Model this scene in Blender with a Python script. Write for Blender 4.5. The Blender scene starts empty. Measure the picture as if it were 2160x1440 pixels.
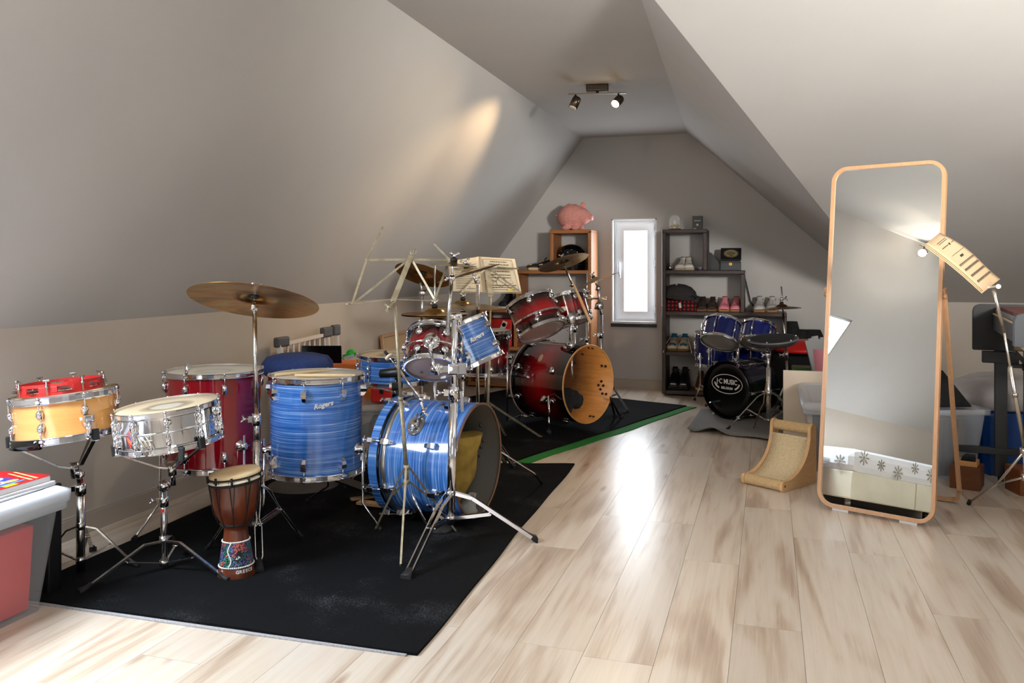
import bpy, bmesh, math, random
from mathutils import Vector, Matrix
random.seed(7)
# ------------------------------------------------------------------ camera, world, lights
FPX, CAMH, YAW = 1750.0, 1.15, math.radians(17.2)
SN, CS = math.sin(YAW), math.cos(YAW)
scene = bpy.context.scene
cd = bpy.data.cameras.new('camera'); cam = bpy.data.objects.new('camera', cd)
scene.collection.objects.link(cam); scene.camera = cam
cam.location = (0, 0, CAMH); cam.rotation_euler = (math.pi/2, 0, YAW)
cd.sensor_width = 36; cd.lens = 36*FPX/2160; cd.shift_y = -(720-566)/2160; cd.clip_start = .05
scene.view_settings.view_transform = 'Standard'; scene.view_settings.look = 'None'
scene.view_settings.exposure = 0.0; scene.view_settings.gamma = 1
scene.view_settings.use_curve_mapping = False
scene.cycles.use_denoising = True
scene.cycles.max_bounces = 8; scene.cycles.diffuse_bounces = 4; scene.cycles.glossy_bounces = 4
scene.cycles.transmission_bounces = 6; scene.cycles.transparent_max_bounces = 10
scene.cycles.sample_clamp_indirect = 4; scene.cycles.caustics_refractive = False
w = bpy.data.worlds.new('sky'); scene.world = w; w.use_nodes = True
bg = w.node_tree.nodes['Background']; bg.inputs[0].default_value = (.86, .93, 1, 1); bg.inputs[1].default_value = 4.5

def area(name, loc, direction, sx, sy, power, col, spread=180):
    l = bpy.data.lights.new(name, 'AREA'); l.shape = 'RECTANGLE'; l.size = sx; l.size_y = sy
    l.energy = power; l.color = col; l.spread = math.radians(spread)
    o = bpy.data.objects.new(name, l); scene.collection.objects.link(o); o.location = loc
    o.rotation_euler = Vector(direction).to_track_quat('-Z', 'Y').to_euler(); return o
# daylight through the roof window on the side slope, the near gable window and the far window
area('roof_window_daylight', (-2.485, 1.61, 1.365), (1.355, 0, -1), .56, .74, 62, (.78, .89, 1))
area('gable_window_daylight', (1.45, -1.53, 1.45), (-.95, 1, .5), 1.7, 1.3, 13, (.86, .93, 1), 130)
area('far_window_daylight', (-1.233, 7.99, 1.13), (0, -1, 0), .30, .80, 12, (.86, .93, 1))
sn = bpy.data.lights.new('sun', 'SUN'); sn.energy = 8; sn.angle = .02; sn.color = (1, .98, .95)
so_ = bpy.data.objects.new('sun', sn); scene.collection.objects.link(so_); so_.rotation_euler = Vector((-2.3, 1.1, -1.8)).to_track_quat('-Z', 'Y').to_euler()
def spot(name, loc, aim, power, ang, blend, col, r=.02):
    l = bpy.data.lights.new(name, 'SPOT'); l.energy = power; l.spot_size = math.radians(ang); l.spot_blend = blend
    l.color = col; l.shadow_soft_size = r
    o = bpy.data.objects.new(name, l); scene.collection.objects.link(o); o.location = loc
    o.rotation_euler = (Vector(aim)-Vector(loc)).to_track_quat('-Z', 'Y').to_euler(); return o
WARM = (1, .76, .50)
spot('added_fill_spot', (2.25, .98, 1.74), (1.2, 3.1, 2.46), 1000, 84, .9, (1, .97, .92), .25)  # added fill for the right-hand slope, not a known lamp of the room

# ------------------------------------------------------------------ projection helpers (photo pixel + real distance -> room point)
def P(px, py, D):
    a = (px-1080)/FPX
    return Vector((D*(-SN+CS*a), D*(CS+SN*a), CAMH-(py-566)/FPX*D))
def F(px, py, z=0.0):
    p = P(px, py, FPX*(CAMH-z)/(py-566)); p.z = z; return p
def V(r, u, f):
    return Vector((r*CS-f*SN, r*SN+f*CS, u))
def flo(p): return Vector((p[0], p[1], 0))

# ------------------------------------------------------------------ materials
MATS = {}
def lin(c):
    return tuple(((x/255)/12.92 if x <= 10 else ((x/255+.055)/1.055)**2.4) for x in c)+(1,)
def mat(name, col, rough=.5, metal=0, **kw):
    if name in MATS: return MATS[name]
    m = bpy.data.materials.new(name); m.use_nodes = True; MATS[name] = m
    b = m.node_tree.nodes['Principled BSDF']
    b.inputs['Base Color'].default_value = lin(col); b.inputs['Roughness'].default_value = rough
    b.inputs['Metallic'].default_value = metal
    for k, v in kw.items():
        b.inputs[{'coat': 'Coat Weight', 'spec': 'Specular IOR Level', 'trans': 'Transmission Weight', 'ior': 'IOR',
                  'alpha': 'Alpha', 'sheen': 'Sheen Weight', 'emis': 'Emission Strength'}[k]].default_value = v
    if 'emis' in kw: b.inputs['Emission Color'].default_value = lin(col)
    return m
def N(m, t, **kw):
    n = m.node_tree.nodes.new(t)
    for k, v in kw.items():
        if hasattr(n, k): setattr(n, k, v)
    return n
def L(m, a, b): m.node_tree.links.new(a, b)
def bsdf(m): return m.node_tree.nodes['Principled BSDF']
def ramp(m, fac, stops):
    r = N(m, 'ShaderNodeValToRGB'); e = r.color_ramp.elements
    while len(e) < len(stops): e.new(.5)
    for x, (p, c) in zip(e, stops): x.position = p; x.color = lin(c)
    L(m, fac, r.inputs[0]); return r.outputs[0]
def coords(m, kind='Object', scale=(1, 1, 1), rot=(0, 0, 0)):
    t = N(m, 'ShaderNodeTexCoord'); mp = N(m, 'ShaderNodeMapping')
    mp.inputs['Scale'].default_value = scale; mp.inputs['Rotation'].default_value = rot
    L(m, t.outputs[kind], mp.inputs[0]); return mp.outputs[0]
def noise(m, vec, scale=5, detail=4, rough=.55, dist=0):
    n = N(m, 'ShaderNodeTexNoise'); n.inputs['Scale'].default_value = scale; n.inputs['Detail'].default_value = detail
    n.inputs['Roughness'].default_value = rough; n.inputs['Distortion'].default_value = dist
    L(m, vec, n.inputs['Vector']); return n.outputs['Fac']
def bump(m, fac, strength=.2, dist=.002):
    b = N(m, 'ShaderNodeBump'); b.inputs['Strength'].default_value = strength; b.inputs['Distance'].default_value = dist
    L(m, fac, b.inputs['Height']); L(m, b.outputs[0], bsdf(m).inputs['Normal'])
def noisy(name, c1, c2, rough=.5, scale=20, sc=(1, 1, 1), lo=.35, hi=.65, bmp=0, metal=0, kind='Object', **kw):
    if name in MATS: return MATS[name]
    m = mat(name, c1, rough, metal, **kw); f = noise(m, coords(m, kind, sc), scale)
    L(m, ramp(m, f, [(lo, c1), (hi, c2)]), bsdf(m).inputs['Base Color'])
    if bmp: bump(m, f, bmp, .003)
    return m
wallm = noisy('wall_paint', (188, 185, 181), (191, 188, 184), .85, 3, lo=.3, hi=.7)
bump(wallm, noise(wallm, coords(wallm), 260, 2), .06, .001)
kneem = noisy('knee_wall_paint', (188, 178, 166), (191, 182, 170), .8, 3, lo=.3, hi=.7)
skirtm = mat('skirting_paint', (178, 166, 152), .5)
chrome = mat('chrome', (235, 235, 238), .10, 1)
chrome2 = noisy('worn_chrome', (215, 213, 210), (150, 145, 138), .22, 90, lo=.45, hi=.8, metal=1)
steel = mat('dull_steel', (165, 162, 158), .32, 1)
blackp = mat('black_plastic', (18, 18, 19), .38)
rubber = mat('black_rubber', (22, 22, 23), .7)
darkgl = mat('gloss_black', (8, 8, 9), .12)
whitep = mat('white_plastic', (228, 228, 226), .45)
brass = noisy('tarnished_brass', (166, 158, 136), (132, 118, 90), .42, 30, lo=.4, hi=.7, metal=.4)
goldm = mat('gold_metal', (230, 180, 80), .25, 1)
paperm = mat('paper', (238, 226, 200), .8)
pagem = mat('page_block', (240, 238, 240), .8)
inkm = mat('ink', (52, 50, 50), .7)
blackfab = noisy('black_fabric', (16, 16, 17), (30, 30, 31), .9, 60)
mirrorm = mat('mirror_glass', (244, 248, 247), .004, 1)
bsdf(mirrorm).inputs['Base Color'].default_value = (.93, .96, .95, 1)

def wood(name, c1, c2, c3=None, scale=1.0, rough=.45, axis=0, coat=0):
    if name in MATS: return MATS[name]
    m = mat(name, c1, rough, coat=coat)
    s = [26, 26, 26]; s[axis] = 1.6
    v = coords(m, 'Object', tuple(x*scale for x in s)); f = noise(m, v, 1.5, 5, .6, 1.2)
    L(m, ramp(m, f, [(.3, c1), (.55, c2), (.75, c3 or c1)]), bsdf(m).inputs['Base Color']); bump(m, f, .08, .001); return m
beech = wood('beech_frame', (206, 160, 120), (194, 147, 106), axis=2, rough=.42)
beech2 = wood('beech_plywood', (226, 186, 136), (212, 168, 116), axis=1, rough=.55)
shelfw = wood('orange_beech_shelf', (176, 116, 66), (158, 100, 52), axis=0, rough=.5)
shelfd = wood('dark_walnut_shelf', (74, 58, 52), (58, 45, 41), axis=0, rough=.5)
brownw = wood('brown_wood', (120, 68, 30), (96, 52, 22), axis=0, rough=.5)

def oak():
    m = mat('oak_laminate', (214, 188, 158), .27, spec=.5); nt = m.node_tree
    t = N(m, 'ShaderNodeTexCoord'); oi = N(m, 'ShaderNodeObjectInfo')
    add = N(m, 'ShaderNodeVectorMath', operation='MULTIPLY_ADD'); cmb = N(m, 'ShaderNodeCombineXYZ')
    for i in range(3): L(m, oi.outputs['Random'], cmb.inputs[i])
    L(m, cmb.outputs[0], add.inputs[0]); add.inputs[1].default_value = (37, 91, 13); L(m, t.outputs['Object'], add.inputs[2])
    def mp(s):
        q = N(m, 'ShaderNodeMapping'); q.inputs['Scale'].default_value = s; L(m, add.outputs[0], q.inputs[0]); return q.outputs[0]
    # cathedral figure: noise warped bands, long along y
    big = noise(m, mp((5.5, .75, 1)), 1.0, 3, .5, .6)
    mul = N(m, 'ShaderNodeMath', operation='MULTIPLY'); mul.inputs[1].default_value = 16; L(m, big, mul.inputs[0])
    sn = N(m, 'ShaderNodeMath', operation='SINE'); L(m, mul.outputs[0], sn.inputs[0])
    half = N(m, 'ShaderNodeMapRange'); half.inputs[1].default_value = -1; half.inputs[2].default_value = 1; L(m, sn.outputs[0], half.inputs[0])
    fine = noise(m, mp((150, 5, 1)), 1.0, 4, .6)
    mid = noise(m, mp((38, 1.5, 1)), 1.0, 5, .6, .8)
    mx = N(m, 'ShaderNodeMix', data_type='FLOAT'); mx.inputs[0].default_value = .42; L(m, half.outputs[0], mx.inputs[2]); L(m, fine, mx.inputs[3])
    mx2 = N(m, 'ShaderNodeMix', data_type='FLOAT'); mx2.inputs[0].default_value = .48; L(m, mx.outputs[0], mx2.inputs[2]); L(m, mid, mx2.inputs[3])
    colr = ramp(m, mx2.outputs[0], [(.24, (150, 120, 95)), (.42, (190, 165, 140)), (.56, (212, 194, 173)), (.78, (224, 211, 194))])
    # random tone per plank, and pale grey blotches
    tone = N(m, 'ShaderNodeMapRange'); tone.inputs[3].default_value = .87; tone.inputs[4].default_value = 1.06; L(m, oi.outputs['Random'], tone.inputs[0])
    hs = N(m, 'ShaderNodeHueSaturation'); L(m, tone.outputs[0], hs.inputs['Value']); L(m, colr, hs.inputs['Color']); hs.inputs['Saturation'].default_value = .95
    bl = noise(m, mp((4, .6, 1)), 1.3, 2)
    mc = N(m, 'ShaderNodeMix', data_type='RGBA'); L(m, bl, mc.inputs[0]); L(m, hs.outputs[0], mc.inputs[6])
    g = N(m, 'ShaderNodeMix', data_type='RGBA'); g.inputs[0].default_value = .35; L(m, hs.outputs[0], g.inputs[6]); g.inputs[7].default_value = lin((206, 196, 184))
    L(m, g.outputs[2], mc.inputs[7]); L(m, mc.outputs[2], bsdf(m).inputs['Base Color'])
    # knots
    vo = N(m, 'ShaderNodeTexVoronoi'); vo.inputs['Scale'].default_value = 1; L(m, mp((6, 1.5, 1)), vo.inputs['Vector'])
    rr = N(m, 'ShaderNodeMapRange'); rr.inputs[1].default_value = .0; rr.inputs[2].default_value = .12; L(m, vo.outputs['Distance'], rr.inputs[0])
    kn = N(m, 'ShaderNodeMix', data_type='RGBA'); L(m, rr.outputs[0], kn.inputs[0]); kn.inputs[6].default_value = lin((146, 108, 78)); L(m, mc.outputs[2], kn.inputs[7])
    L(m, kn.outputs[2], bsdf(m).inputs['Base Color'])
    bump(m, fine, .05, .0006)
    rf = N(m, 'ShaderNodeMapRange'); rf.inputs[3].default_value = .24; rf.inputs[4].default_value = .36; L(m, fine, rf.inputs[0]); L(m, rf.outputs[0], bsdf(m).inputs['Roughness'])
    return m
oakm = oak()

def wrap_blue(name, base=(62, 122, 196)):
    m = mat(name, base, .16, coat=.6); v = coords(m, 'UV', (2.2, 150, 1)); f = noise(m, v, 1.0, 5, .62, .35)
    v2 = coords(m, 'UV', (1.2, 420, 1)); f2 = noise(m, v2, 1.0, 3, .6)
    a = N(m, 'ShaderNodeMath', operation='MULTIPLY_ADD'); a.inputs[1].default_value = .35; L(m, f2, a.inputs[0])
    a2 = N(m, 'ShaderNodeMath', operation='MULTIPLY'); a2.inputs[1].default_value = .65; L(m, f, a2.inputs[0]); L(m, a2.outputs[0], a.inputs[2])
    L(m, ramp(m, a.outputs[0], [(.34, (16, 58, 132)), (.45, (42, 96, 176)), (.54, (78, 132, 200)), (.66, (198, 214, 238))]), bsdf(m).inputs['Base Color'])
    return m
bluew = wrap_blue('blue_pearl_wrap')
def burst(depth):
    n = 'crimson_burst_%d' % round(depth*1000)
    if n in MATS: return MATS[n]
    m = mat(n, (150, 8, 12), .12, coat=1.0); t = N(m, 'ShaderNodeTexCoord'); sp = N(m, 'ShaderNodeSeparateXYZ'); L(m, t.outputs['UV'], sp.inputs[0])
    d = N(m, 'ShaderNodeMath', operation='DIVIDE'); d.inputs[1].default_value = depth; L(m, sp.outputs[1], d.inputs[0])
    L(m, ramp(m, d.outputs[0], [(.0, (10, 4, 5)), (.14, (24, 4, 6)), (.5, (136, 6, 11)), (.86, (30, 4, 6)), (1, (10, 4, 5))]), bsdf(m).inputs['Base Color']); return m
maplem = noisy('honey_maple_gloss', (222, 162, 94), (212, 148, 80), .14, 3, sc=(1, 1, 12), coat=1.0)
crims = mat('crimson_lacquer', (128, 6, 22), .12, coat=1.0)
darkblue = mat('dark_blue_lacquer', (14, 30, 104), .14, coat=.8, metal=.3)
darkwrap = mat('midnight_wrap', (14, 16, 34), .2, coat=.5)
def coated(name, c, smud, centre):
    if name in MATS: return MATS[name]
    m = mat(name, c, .6); t = N(m, 'ShaderNodeTexCoord'); g = N(m, 'ShaderNodeTexGradient', gradient_type='SPHERICAL')
    mp = N(m, 'ShaderNodeMapping'); mp.inputs['Scale'].default_value = (10, 10, 10); L(m, t.outputs['UV'], mp.inputs[0])
    n = noise(m, t.outputs['UV'], 14, 4); ad = N(m, 'ShaderNodeVectorMath', operation='ADD'); L(m, mp.outputs[0], ad.inputs[0])
    sc_ = N(m, 'ShaderNodeMath', operation='MULTIPLY_ADD'); sc_.inputs[1].default_value = .5; sc_.inputs[2].default_value = -.25; L(m, n, sc_.inputs[0]); L(m, sc_.outputs[0], ad.inputs[1])
    L(m, ad.outputs[0], g.inputs[0])
    L(m, ramp(m, g.outputs['Fac'], [(.0, c), (.12, tuple((a+b)//2 for a, b in zip(c, smud))), (.38, smud), (.55, centre), (.9, centre)]), bsdf(m).inputs['Base Color']); return m
headw = coated('coated_head_worn', (200, 180, 148), (140, 125, 103), (184, 175, 158))
headc = coated('coated_head', (216, 208, 192), (196, 188, 172), (208, 204, 194))
headclear = mat('clear_head', (150, 130, 122), .12)
headgrey = mat('grey_head', (138, 128, 118), .3)
headblack = mat('black_head', (9, 9, 11), .22)
bronze = noisy('bronze_cymbal', (176, 132, 62), (132, 92, 40), .28, 9, lo=.35, hi=.65, metal=1)
def bronze_tarn(name, c1, c2, c3):
    if name in MATS: return MATS[name]
    m = mat(name, c1, .3, 1); v = coords(m, 'UV', (1.2, 3, 1)); f = noise(m, v, 3.2, 5, .65, .8); 
    L(m, ramp(m, f, [(.38, c1), (.5, c2), (.64, c3)]), bsdf(m).inputs['Base Color'])
    r = noise(m, coords(m, 'UV', (0, 420, 1)), 1, 2); bump(m, r, .12, .0006); return m
ridem = bronze_tarn('ride_bronze', (172, 150, 96), (176, 122, 62), (112, 88, 56))
silv = bronze_tarn('pale_bronze', (226, 206, 170), (214, 186, 140), (190, 160, 118))
olive = bronze_tarn('dull_bronze', (140, 118, 76), (122, 98, 60), (98, 78, 48))
def cloth_black():
    m = noisy('black_needle_felt', (14, 15, 17), (21, 22, 25), .95, 300, spec=.1)
    f = noise(m, coords(m, 'Object', (1, 1, 1)), 55, 2, .5, 6)
    f2 = noise(m, coords(m), 3.0, 3)
    ml = N(m, 'ShaderNodeMath', operation='MULTIPLY'); L(m, f, ml.inputs[0]); L(m, f2, ml.inputs[1])
    L(m, ramp(m, ml.outputs[0], [(.0, (12, 13, 14)), (.34, (17, 18, 20)), (.42, (66, 67, 70))]), bsdf(m).inputs['Base Color'])
    bump(m, noise(m, coords(m), 400, 2), .5, .002); return m
feltm = cloth_black()
greenm = noisy('green_turf_backing', (30, 128, 44), (22, 104, 36), .9, 200)
greyfelt = noisy('grey_felt', (140, 138, 136), (112, 110, 108), .95, 160, bmp=.3)
plast = mat('frosted_clear_plastic', (214, 220, 226), .30, alpha=.24, spec=.6)
plastd = mat('clear_plastic', (226, 229, 232), .18, alpha=.30, spec=.6)
plastl = mat('milky_lid_plastic', (226, 232, 240), .35, alpha=.85)

# ------------------------------------------------------------------ mesh helpers
class MB:
    """collects world-space shapes for one mesh"""
    def __init__(s): s.bm = bmesh.new(); s.uv = s.bm.loops.layers.uv.new('UVMap')
    def quad(s, pts):
        vs = [s.bm.verts.new(p) for p in pts]; return s.bm.faces.new(vs)
    def box(s, o, x, y, z, bev=0):
        """o = corner, x,y,z edge vectors"""
        o, x, y, z = map(Vector, (o, x, y, z))
        v = [s.bm.verts.new(o+x*i+y*j+z*k) for k in (0, 1) for j in (0, 1) for i in (0, 1)]
        fs = [s.bm.faces.new([v[i] for i in q]) for q in ((0, 2, 3, 1), (4, 5, 7, 6), (0, 1, 5, 4), (2, 6, 7, 3), (0, 4, 6, 2), (1, 3, 7, 5))]
        if bev:
            es = list({e for f in fs for e in f.edges})
            bmesh.ops.bevel(s.bm, geom=es, offset=bev, segments=2, affect='EDGES', profile=.5)
        return s
    def cbox(s, c, x, y, z, bev=0):
        x, y, z = map(Vector, (x, y, z)); return s.box(Vector(c)-x/2-y/2-z/2, x, y, z, bev)
    def aabb(s, x0, x1, y0, y1, z0, z1, bev=0):
        return s.box((x0, y0, z0), (x1-x0, 0, 0), (0, y1-y0, 0), (0, 0, z1-z0), bev)
    def tube(s, pts, r, n=10, cap=True):
        pts = [Vector(p) for p in pts]; rs = r if isinstance(r, (list, tuple)) else [r]*len(pts)
        rings = []; prev = None
        for i, p in enumerate(pts):
            a = pts[min(i+1, len(pts)-1)]-p; b = p-pts[max(i-1, 0)]
            t = (a.normalized()+b.normalized()) if a.length and b.length else (a if a.length else b)
            if t.length < 1e-6: t = a
            t.normalize()
            if prev is None: u = t.orthogonal().normalized()
            else: u = (prev-t*prev.dot(t)).normalized()
            prev = u; v = t.cross(u)
            k = 1.0
            if a.length and b.length: k = 1/max(.5, math.sqrt((1+a.normalized().dot(b.normalized()))/2))
            rings.append([s.bm.verts.new(p+(u*math.cos(2*math.pi*j/n)+v*math.sin(2*math.pi*j/n))*rs[i]) for j in range(n)])
        for A, B in zip(rings, rings[1:]):
            for j in range(n):
                f = s.bm.faces.new((A[j], A[(j+1) % n], B[(j+1) % n], B[j])); f.smooth = True
        if cap: s.bm.faces.new(rings[0][::-1]); s.bm.faces.new(rings[-1])
        return s
    def ring(s, c, ax, R, r, n=48, m=8):
        c = Vector(c); q = frame(ax)
        rr = [[s.bm.verts.new(c+q@Vector(((R+r*math.cos(2*math.pi*j/m))*math.cos(2*math.pi*i/n), (R+r*math.cos(2*math.pi*j/m))*math.sin(2*math.pi*i/n), r*math.sin(2*math.pi*j/m)))) for j in range(m)] for i in range(n)]
        for i in range(n):
            for j in range(m):
                f = s.bm.faces.new((rr[i][j], rr[(i+1) % n][j], rr[(i+1) % n][(j+1) % m], rr[i][(j+1) % m])); f.smooth = True
        return s
    def lathe(s, c, ax, prof, n=48, smooth=True, hint=None, uvr=None):
        """prof = [(r,z)...] about axis ax through c; uv = (angle*R, z) or polar for discs"""
        c = Vector(c); q = frame(ax, hint); rings = []
        for r, z in prof:
            if r < 1e-6: rings.append([s.bm.verts.new(c+q@Vector((0, 0, z)))])
            else: rings.append([s.bm.verts.new(c+q@Vector((r*math.cos(2*math.pi*i/n), r*math.sin(2*math.pi*i/n), z))) for i in range(n)])
        R = uvr or max(r for r, z in prof); z0 = min(z for r, z in prof)
        disc = (max(z for r, z in prof)-z0) < .35*R and uvr is None
        for k in range(len(rings)-1):
            A, B = rings[k], rings[k+1]
            if len(A) == 1 and len(B) == 1: continue
            for i in range(n):
                j = (i+1) % n
                if len(A) == 1: vs, id_ = (A[0], B[i], B[j]), ((k, i), (k+1, i), (k+1, i+1))
                elif len(B) == 1: vs, id_ = (A[i], B[0], A[j]), ((k, i), (k+1, i), (k, i+1))
                else: vs, id_ = (A[i], A[j], B[j], B[i]), ((k, i), (k, i+1), (k+1, i+1), (k+1, i))
                f = s.bm.faces.new(vs); f.smooth = smooth
                for lp, (kk, ii) in zip(f.loops, id_):
                    r, z = prof[kk]
                    if disc: lp[s.uv].uv = (r*math.cos(2*math.pi*ii/n), r*math.sin(2*math.pi*ii/n))
                    else: lp[s.uv].uv = (2*math.pi*ii/n*R, z-z0)
        return s
    def ball(s, c, r, n=12, m=8, sc=(1, 1, 1)):
        c = Vector(c); mt = Matrix.Translation(c) @ Matrix.Diagonal((sc[0], sc[1], sc[2], 1))
        g = bmesh.ops.create_uvsphere(s.bm, u_segments=n, v_segments=m, radius=r, matrix=mt)
        for v in g['verts']:
            for f in v.link_faces: f.smooth = True
        return s
    def prism(s, pts, vec, bev=0):
        vec = Vector(vec); a = [s.bm.verts.new(Vector(p)) for p in pts]; b = [s.bm.verts.new(Vector(p)+vec) for p in pts]
        n = len(pts); fs = [s.bm.faces.new(a[::-1]), s.bm.faces.new(b)]
        for i in range(n): fs.append(s.bm.faces.new((a[i], a[(i+1) % n], b[(i+1) % n], b[i])))
        if bev: bmesh.ops.bevel(s.bm, geom=list({e for f in fs for e in f.edges}), offset=bev, segments=2, affect='EDGES')
        return s
    def loft(s, rings, closed=True, cap=True, smooth=True):
        R = [[s.bm.verts.new(Vector(p)) for p in r] for r in rings]; n = len(R[0])
        for A, B in zip(R, R[1:]):
            for j in range(n if closed else n-1):
                f = s.bm.faces.new((A[j], A[(j+1) % n], B[(j+1) % n], B[j])); f.smooth = smooth
        if cap: s.bm.faces.new(R[0][::-1]); s.bm.faces.new(R[-1])
        return s
    def bar(s, p, q, w, t, up=(0, 0, 1)):
        """flat bar p->q, width w across, thickness t"""
        p, q = Vector(p), Vector(q); d = q-p; dn = d.normalized(); u = Vector(up); x = dn.cross(u)
        if x.length < 1e-4: x = dn.orthogonal()
        x.normalize(); y = dn.cross(x); return s.box(p-x*w/2-y*t/2, x*w, y*t, d)
def frame(ax, hint=None):
    z = Vector(ax).normalized(); h = Vector(hint) if hint is not None else (Vector((0, 0, 1)) if abs(z.z) < .9 else V(1, 0, 0))
    x = (h-z*h.dot(z)).normalized(); y = z.cross(x); return Matrix((x, y, z)).transposed()
def obj(name, mb, m, parent=None, **props):
    bm = mb.bm if isinstance(mb, MB) else mb
    bmesh.ops.recalc_face_normals(bm, faces=bm.faces)
    if parent is not None:
        off = Vector((0, 0, 0)); q = parent
        while q is not None: off += q.location; q = q.parent
        bmesh.ops.translate(bm, verts=bm.verts, vec=-off)
    me = bpy.data.meshes.new(name); bm.to_mesh(me); bm.free()
    ms = m if isinstance(m, (list, tuple)) else [m]
    for x in ms: me.materials.append(x)
    o = bpy.data.objects.new(name, me); scene.collection.objects.link(o)
    if parent is not None: o.parent = parent
    for k, v in props.items(): o[k] = v
    return o
def thing(name, label, cat, loc, group=None):
    o = bpy.data.objects.new(name, None); scene.collection.objects.link(o); o.location = Vector(loc); o.empty_display_size = .05
    o['label'] = label; o['category'] = cat
    if group: o['group'] = group
    return o
def solo(name, mb, m, label, cat, group=None):
    o = obj(name, mb, m); o['label'] = label; o['category'] = cat
    # put the origin at the base centre
    vs = [v.co for v in o.data.vertices]
    c = Vector((sum(v.x for v in vs)/len(vs), sum(v.y for v in vs)/len(vs), min(v.z for v in vs)))
    o.data.transform(Matrix.Translation(-c)); o.location = c
    if group: o['group'] = group
    return o
def struct(name, mb, m, parent=None):
    o = obj(name, mb, m, parent)
    if parent is None: o['kind'] = 'structure'
    return o
def text_part(name, body, size, m, origin, xd, yd, parent, shear=0, depth=.0008, align='CENTER', off=.0, sx=1):
    c = bpy.data.curves.new(name, 'FONT'); c.body = body; c.size = size; c.extrude = depth; c.align_x = align; c.align_y = 'CENTER'; c.shear = shear; c.offset = off
    c.resolution_u = 3
    t = bpy.data.objects.new('tmp', c); scene.collection.objects.link(t)
    dg = bpy.context.evaluated_depsgraph_get(); me = bpy.data.meshes.new_from_object(t.evaluated_get(dg)); bpy.data.objects.remove(t)
    x = Vector(xd).normalized(); z = x.cross(Vector(yd)).normalized(); y = z.cross(x)
    off_ = Vector((0, 0, 0)); q = parent
    while q is not None: off_ += q.location; q = q.parent
    M = Matrix.Translation(Vector(origin)-off_) @ Matrix((x*sx, y, z)).transposed().to_4x4(); me.transform(M)
    me.materials.clear(); me.materials.append(m)
    o = bpy.data.objects.new(name, me); scene.collection.objects.link(o); o.parent = parent; return o

# ------------------------------------------------------------------ the room
XL, XR, YN, YB, ZC, ZK = -2.84, 3.6, -1.6, 7.93, 2.42, .915
m_ = MB(); m_.aabb(XL-.2, XR+.2, YN-.2, YB+.2, -.2, -.012); floor = struct('floor', m_, mat('floor_screed', (90, 78, 66), .9))
PW, PL = .21, 1.38
row = 0; x = XL
while x < XR:
    x1 = min(x+PW, XR); y = YN-random.random()*PL
    while y < YB:
        y0, y1 = max(y, YN), min(y+PL, YB)
        if y1-y0 > .05:
            # only planks the photograph (or its near surroundings) can show
            cx, cy = (x+x1)/2, (y0+y1)/2; D = -SN*cx+CS*cy
            b = MB(); b.box((x+.0005, y0+.0005, -.012), (x1-x-.001, 0, 0), (0, y1-y0-.001, 0), (0, 0, .012))
            q = obj('plank', b, oakm, floor)
            # own origin per plank so that grain differs
        y += PL
    x += PW; row += 1

def slab(name, pts, thick, m=None):
    """planar polygon (inner face) thickened outwards; thick = offset vector"""
    b = MB(); b.prism(pts, thick); return struct(name, b, m or wallm)
# side walls and gables
b = MB(); b.aabb(XL-.15, XL, YN, YB, -.012, ZK); struct('wall_left', b, kneem)
xs = -1.729; sl = (ZC-ZK)/(xs-XL)
# left slope with a roof-window opening
def LS(z): return XL+(z-ZK)/sl
nL = Vector((-sl, 0, 1)).normalized()*.12
wy0, wy1, wz0, wz1 = 1.29, 1.93, 1.04, 1.69
b = MB()
for (y0, y1, z0, z1) in ((YN, wy0, ZK, ZC), (wy1, YB, ZK, ZC), (wy0, wy1, ZK, wz0), (wy0, wy1, wz1, ZC)):
    b.prism([(LS(z0), y0, z0), (LS(z0), y1, z0), (LS(z1), y1, z1), (LS(z1), y0, z1)], nL)
struct('ceiling_slope', b, wallm)
b = MB()
for (y0, y1, z0, z1) in ((wy0, wy0+.06, wz0, wz1), (wy1-.06, wy1, wz0, wz1), (wy0, wy1, wz0, wz0+.05), (wy0, wy1, wz1-.05, wz1)):
    b.prism([(LS(z0)-.02, y0, z0), (LS(z0)-.02, y1, z0), (LS(z1)-.02, y1, z1), (LS(z1)-.02, y0, z1)], nL*.6)
struct('window_2', b, mat('white_window_paint', (236, 237, 238), .35))
# right-hand slopes: main wing (far) and cross wing (near), meeting in a valley
A = Vector((-.565, 3.62, ZC)); Bv = Vector((.386, 5.89, 1.48)); 
ms = .40; zk2 = .88
yk = 3.72+(2.347-zk2)/ms; ytop = 3.72-(ZC-2.347)/ms
xk = .99
Cb = Vector((-.73, YB, ZC)); Rk = Vector((.97, YB, zk2)); Vk = Vector((xk, yk, zk2))
A = Vector((-.56, ytop, ZC))
up = Vector((0, 0, .12))
b = MB(); b.prism([A, Bv, Cb], up); b.prism([Bv, Rk, Cb], up); b.prism([Bv, Vk, Rk], up); struct('ceiling_slope', b, wallm)
b = MB(); b.prism([A, (XR, ytop, ZC), (XR, yk, zk2), Vk], up); struct('ceiling_slope', b, wallm)
b = MB(); b.prism([(xs, -.1, ZC), (XR, -.1, ZC), (XR, ytop, ZC), A, Cb, (xs, YB, ZC)], (0, 0, .12))
b.aabb(xs, -.6, YN, -.1, ZC, ZC+.12); b.aabb(.5, XR, YN, -.1, ZC, ZC+.12); b.aabb(-.6, .5, YN, -1.3, ZC, ZC+.12); b.aabb(-.6, -.32, -1.3, -.1, ZC, ZC+.12); struct('ceiling', b, wallm)
b = MB(); b.aabb(xk, XR+.15, yk, yk+.12, -.012, zk2); struct('wall_right', b, kneem)
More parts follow.
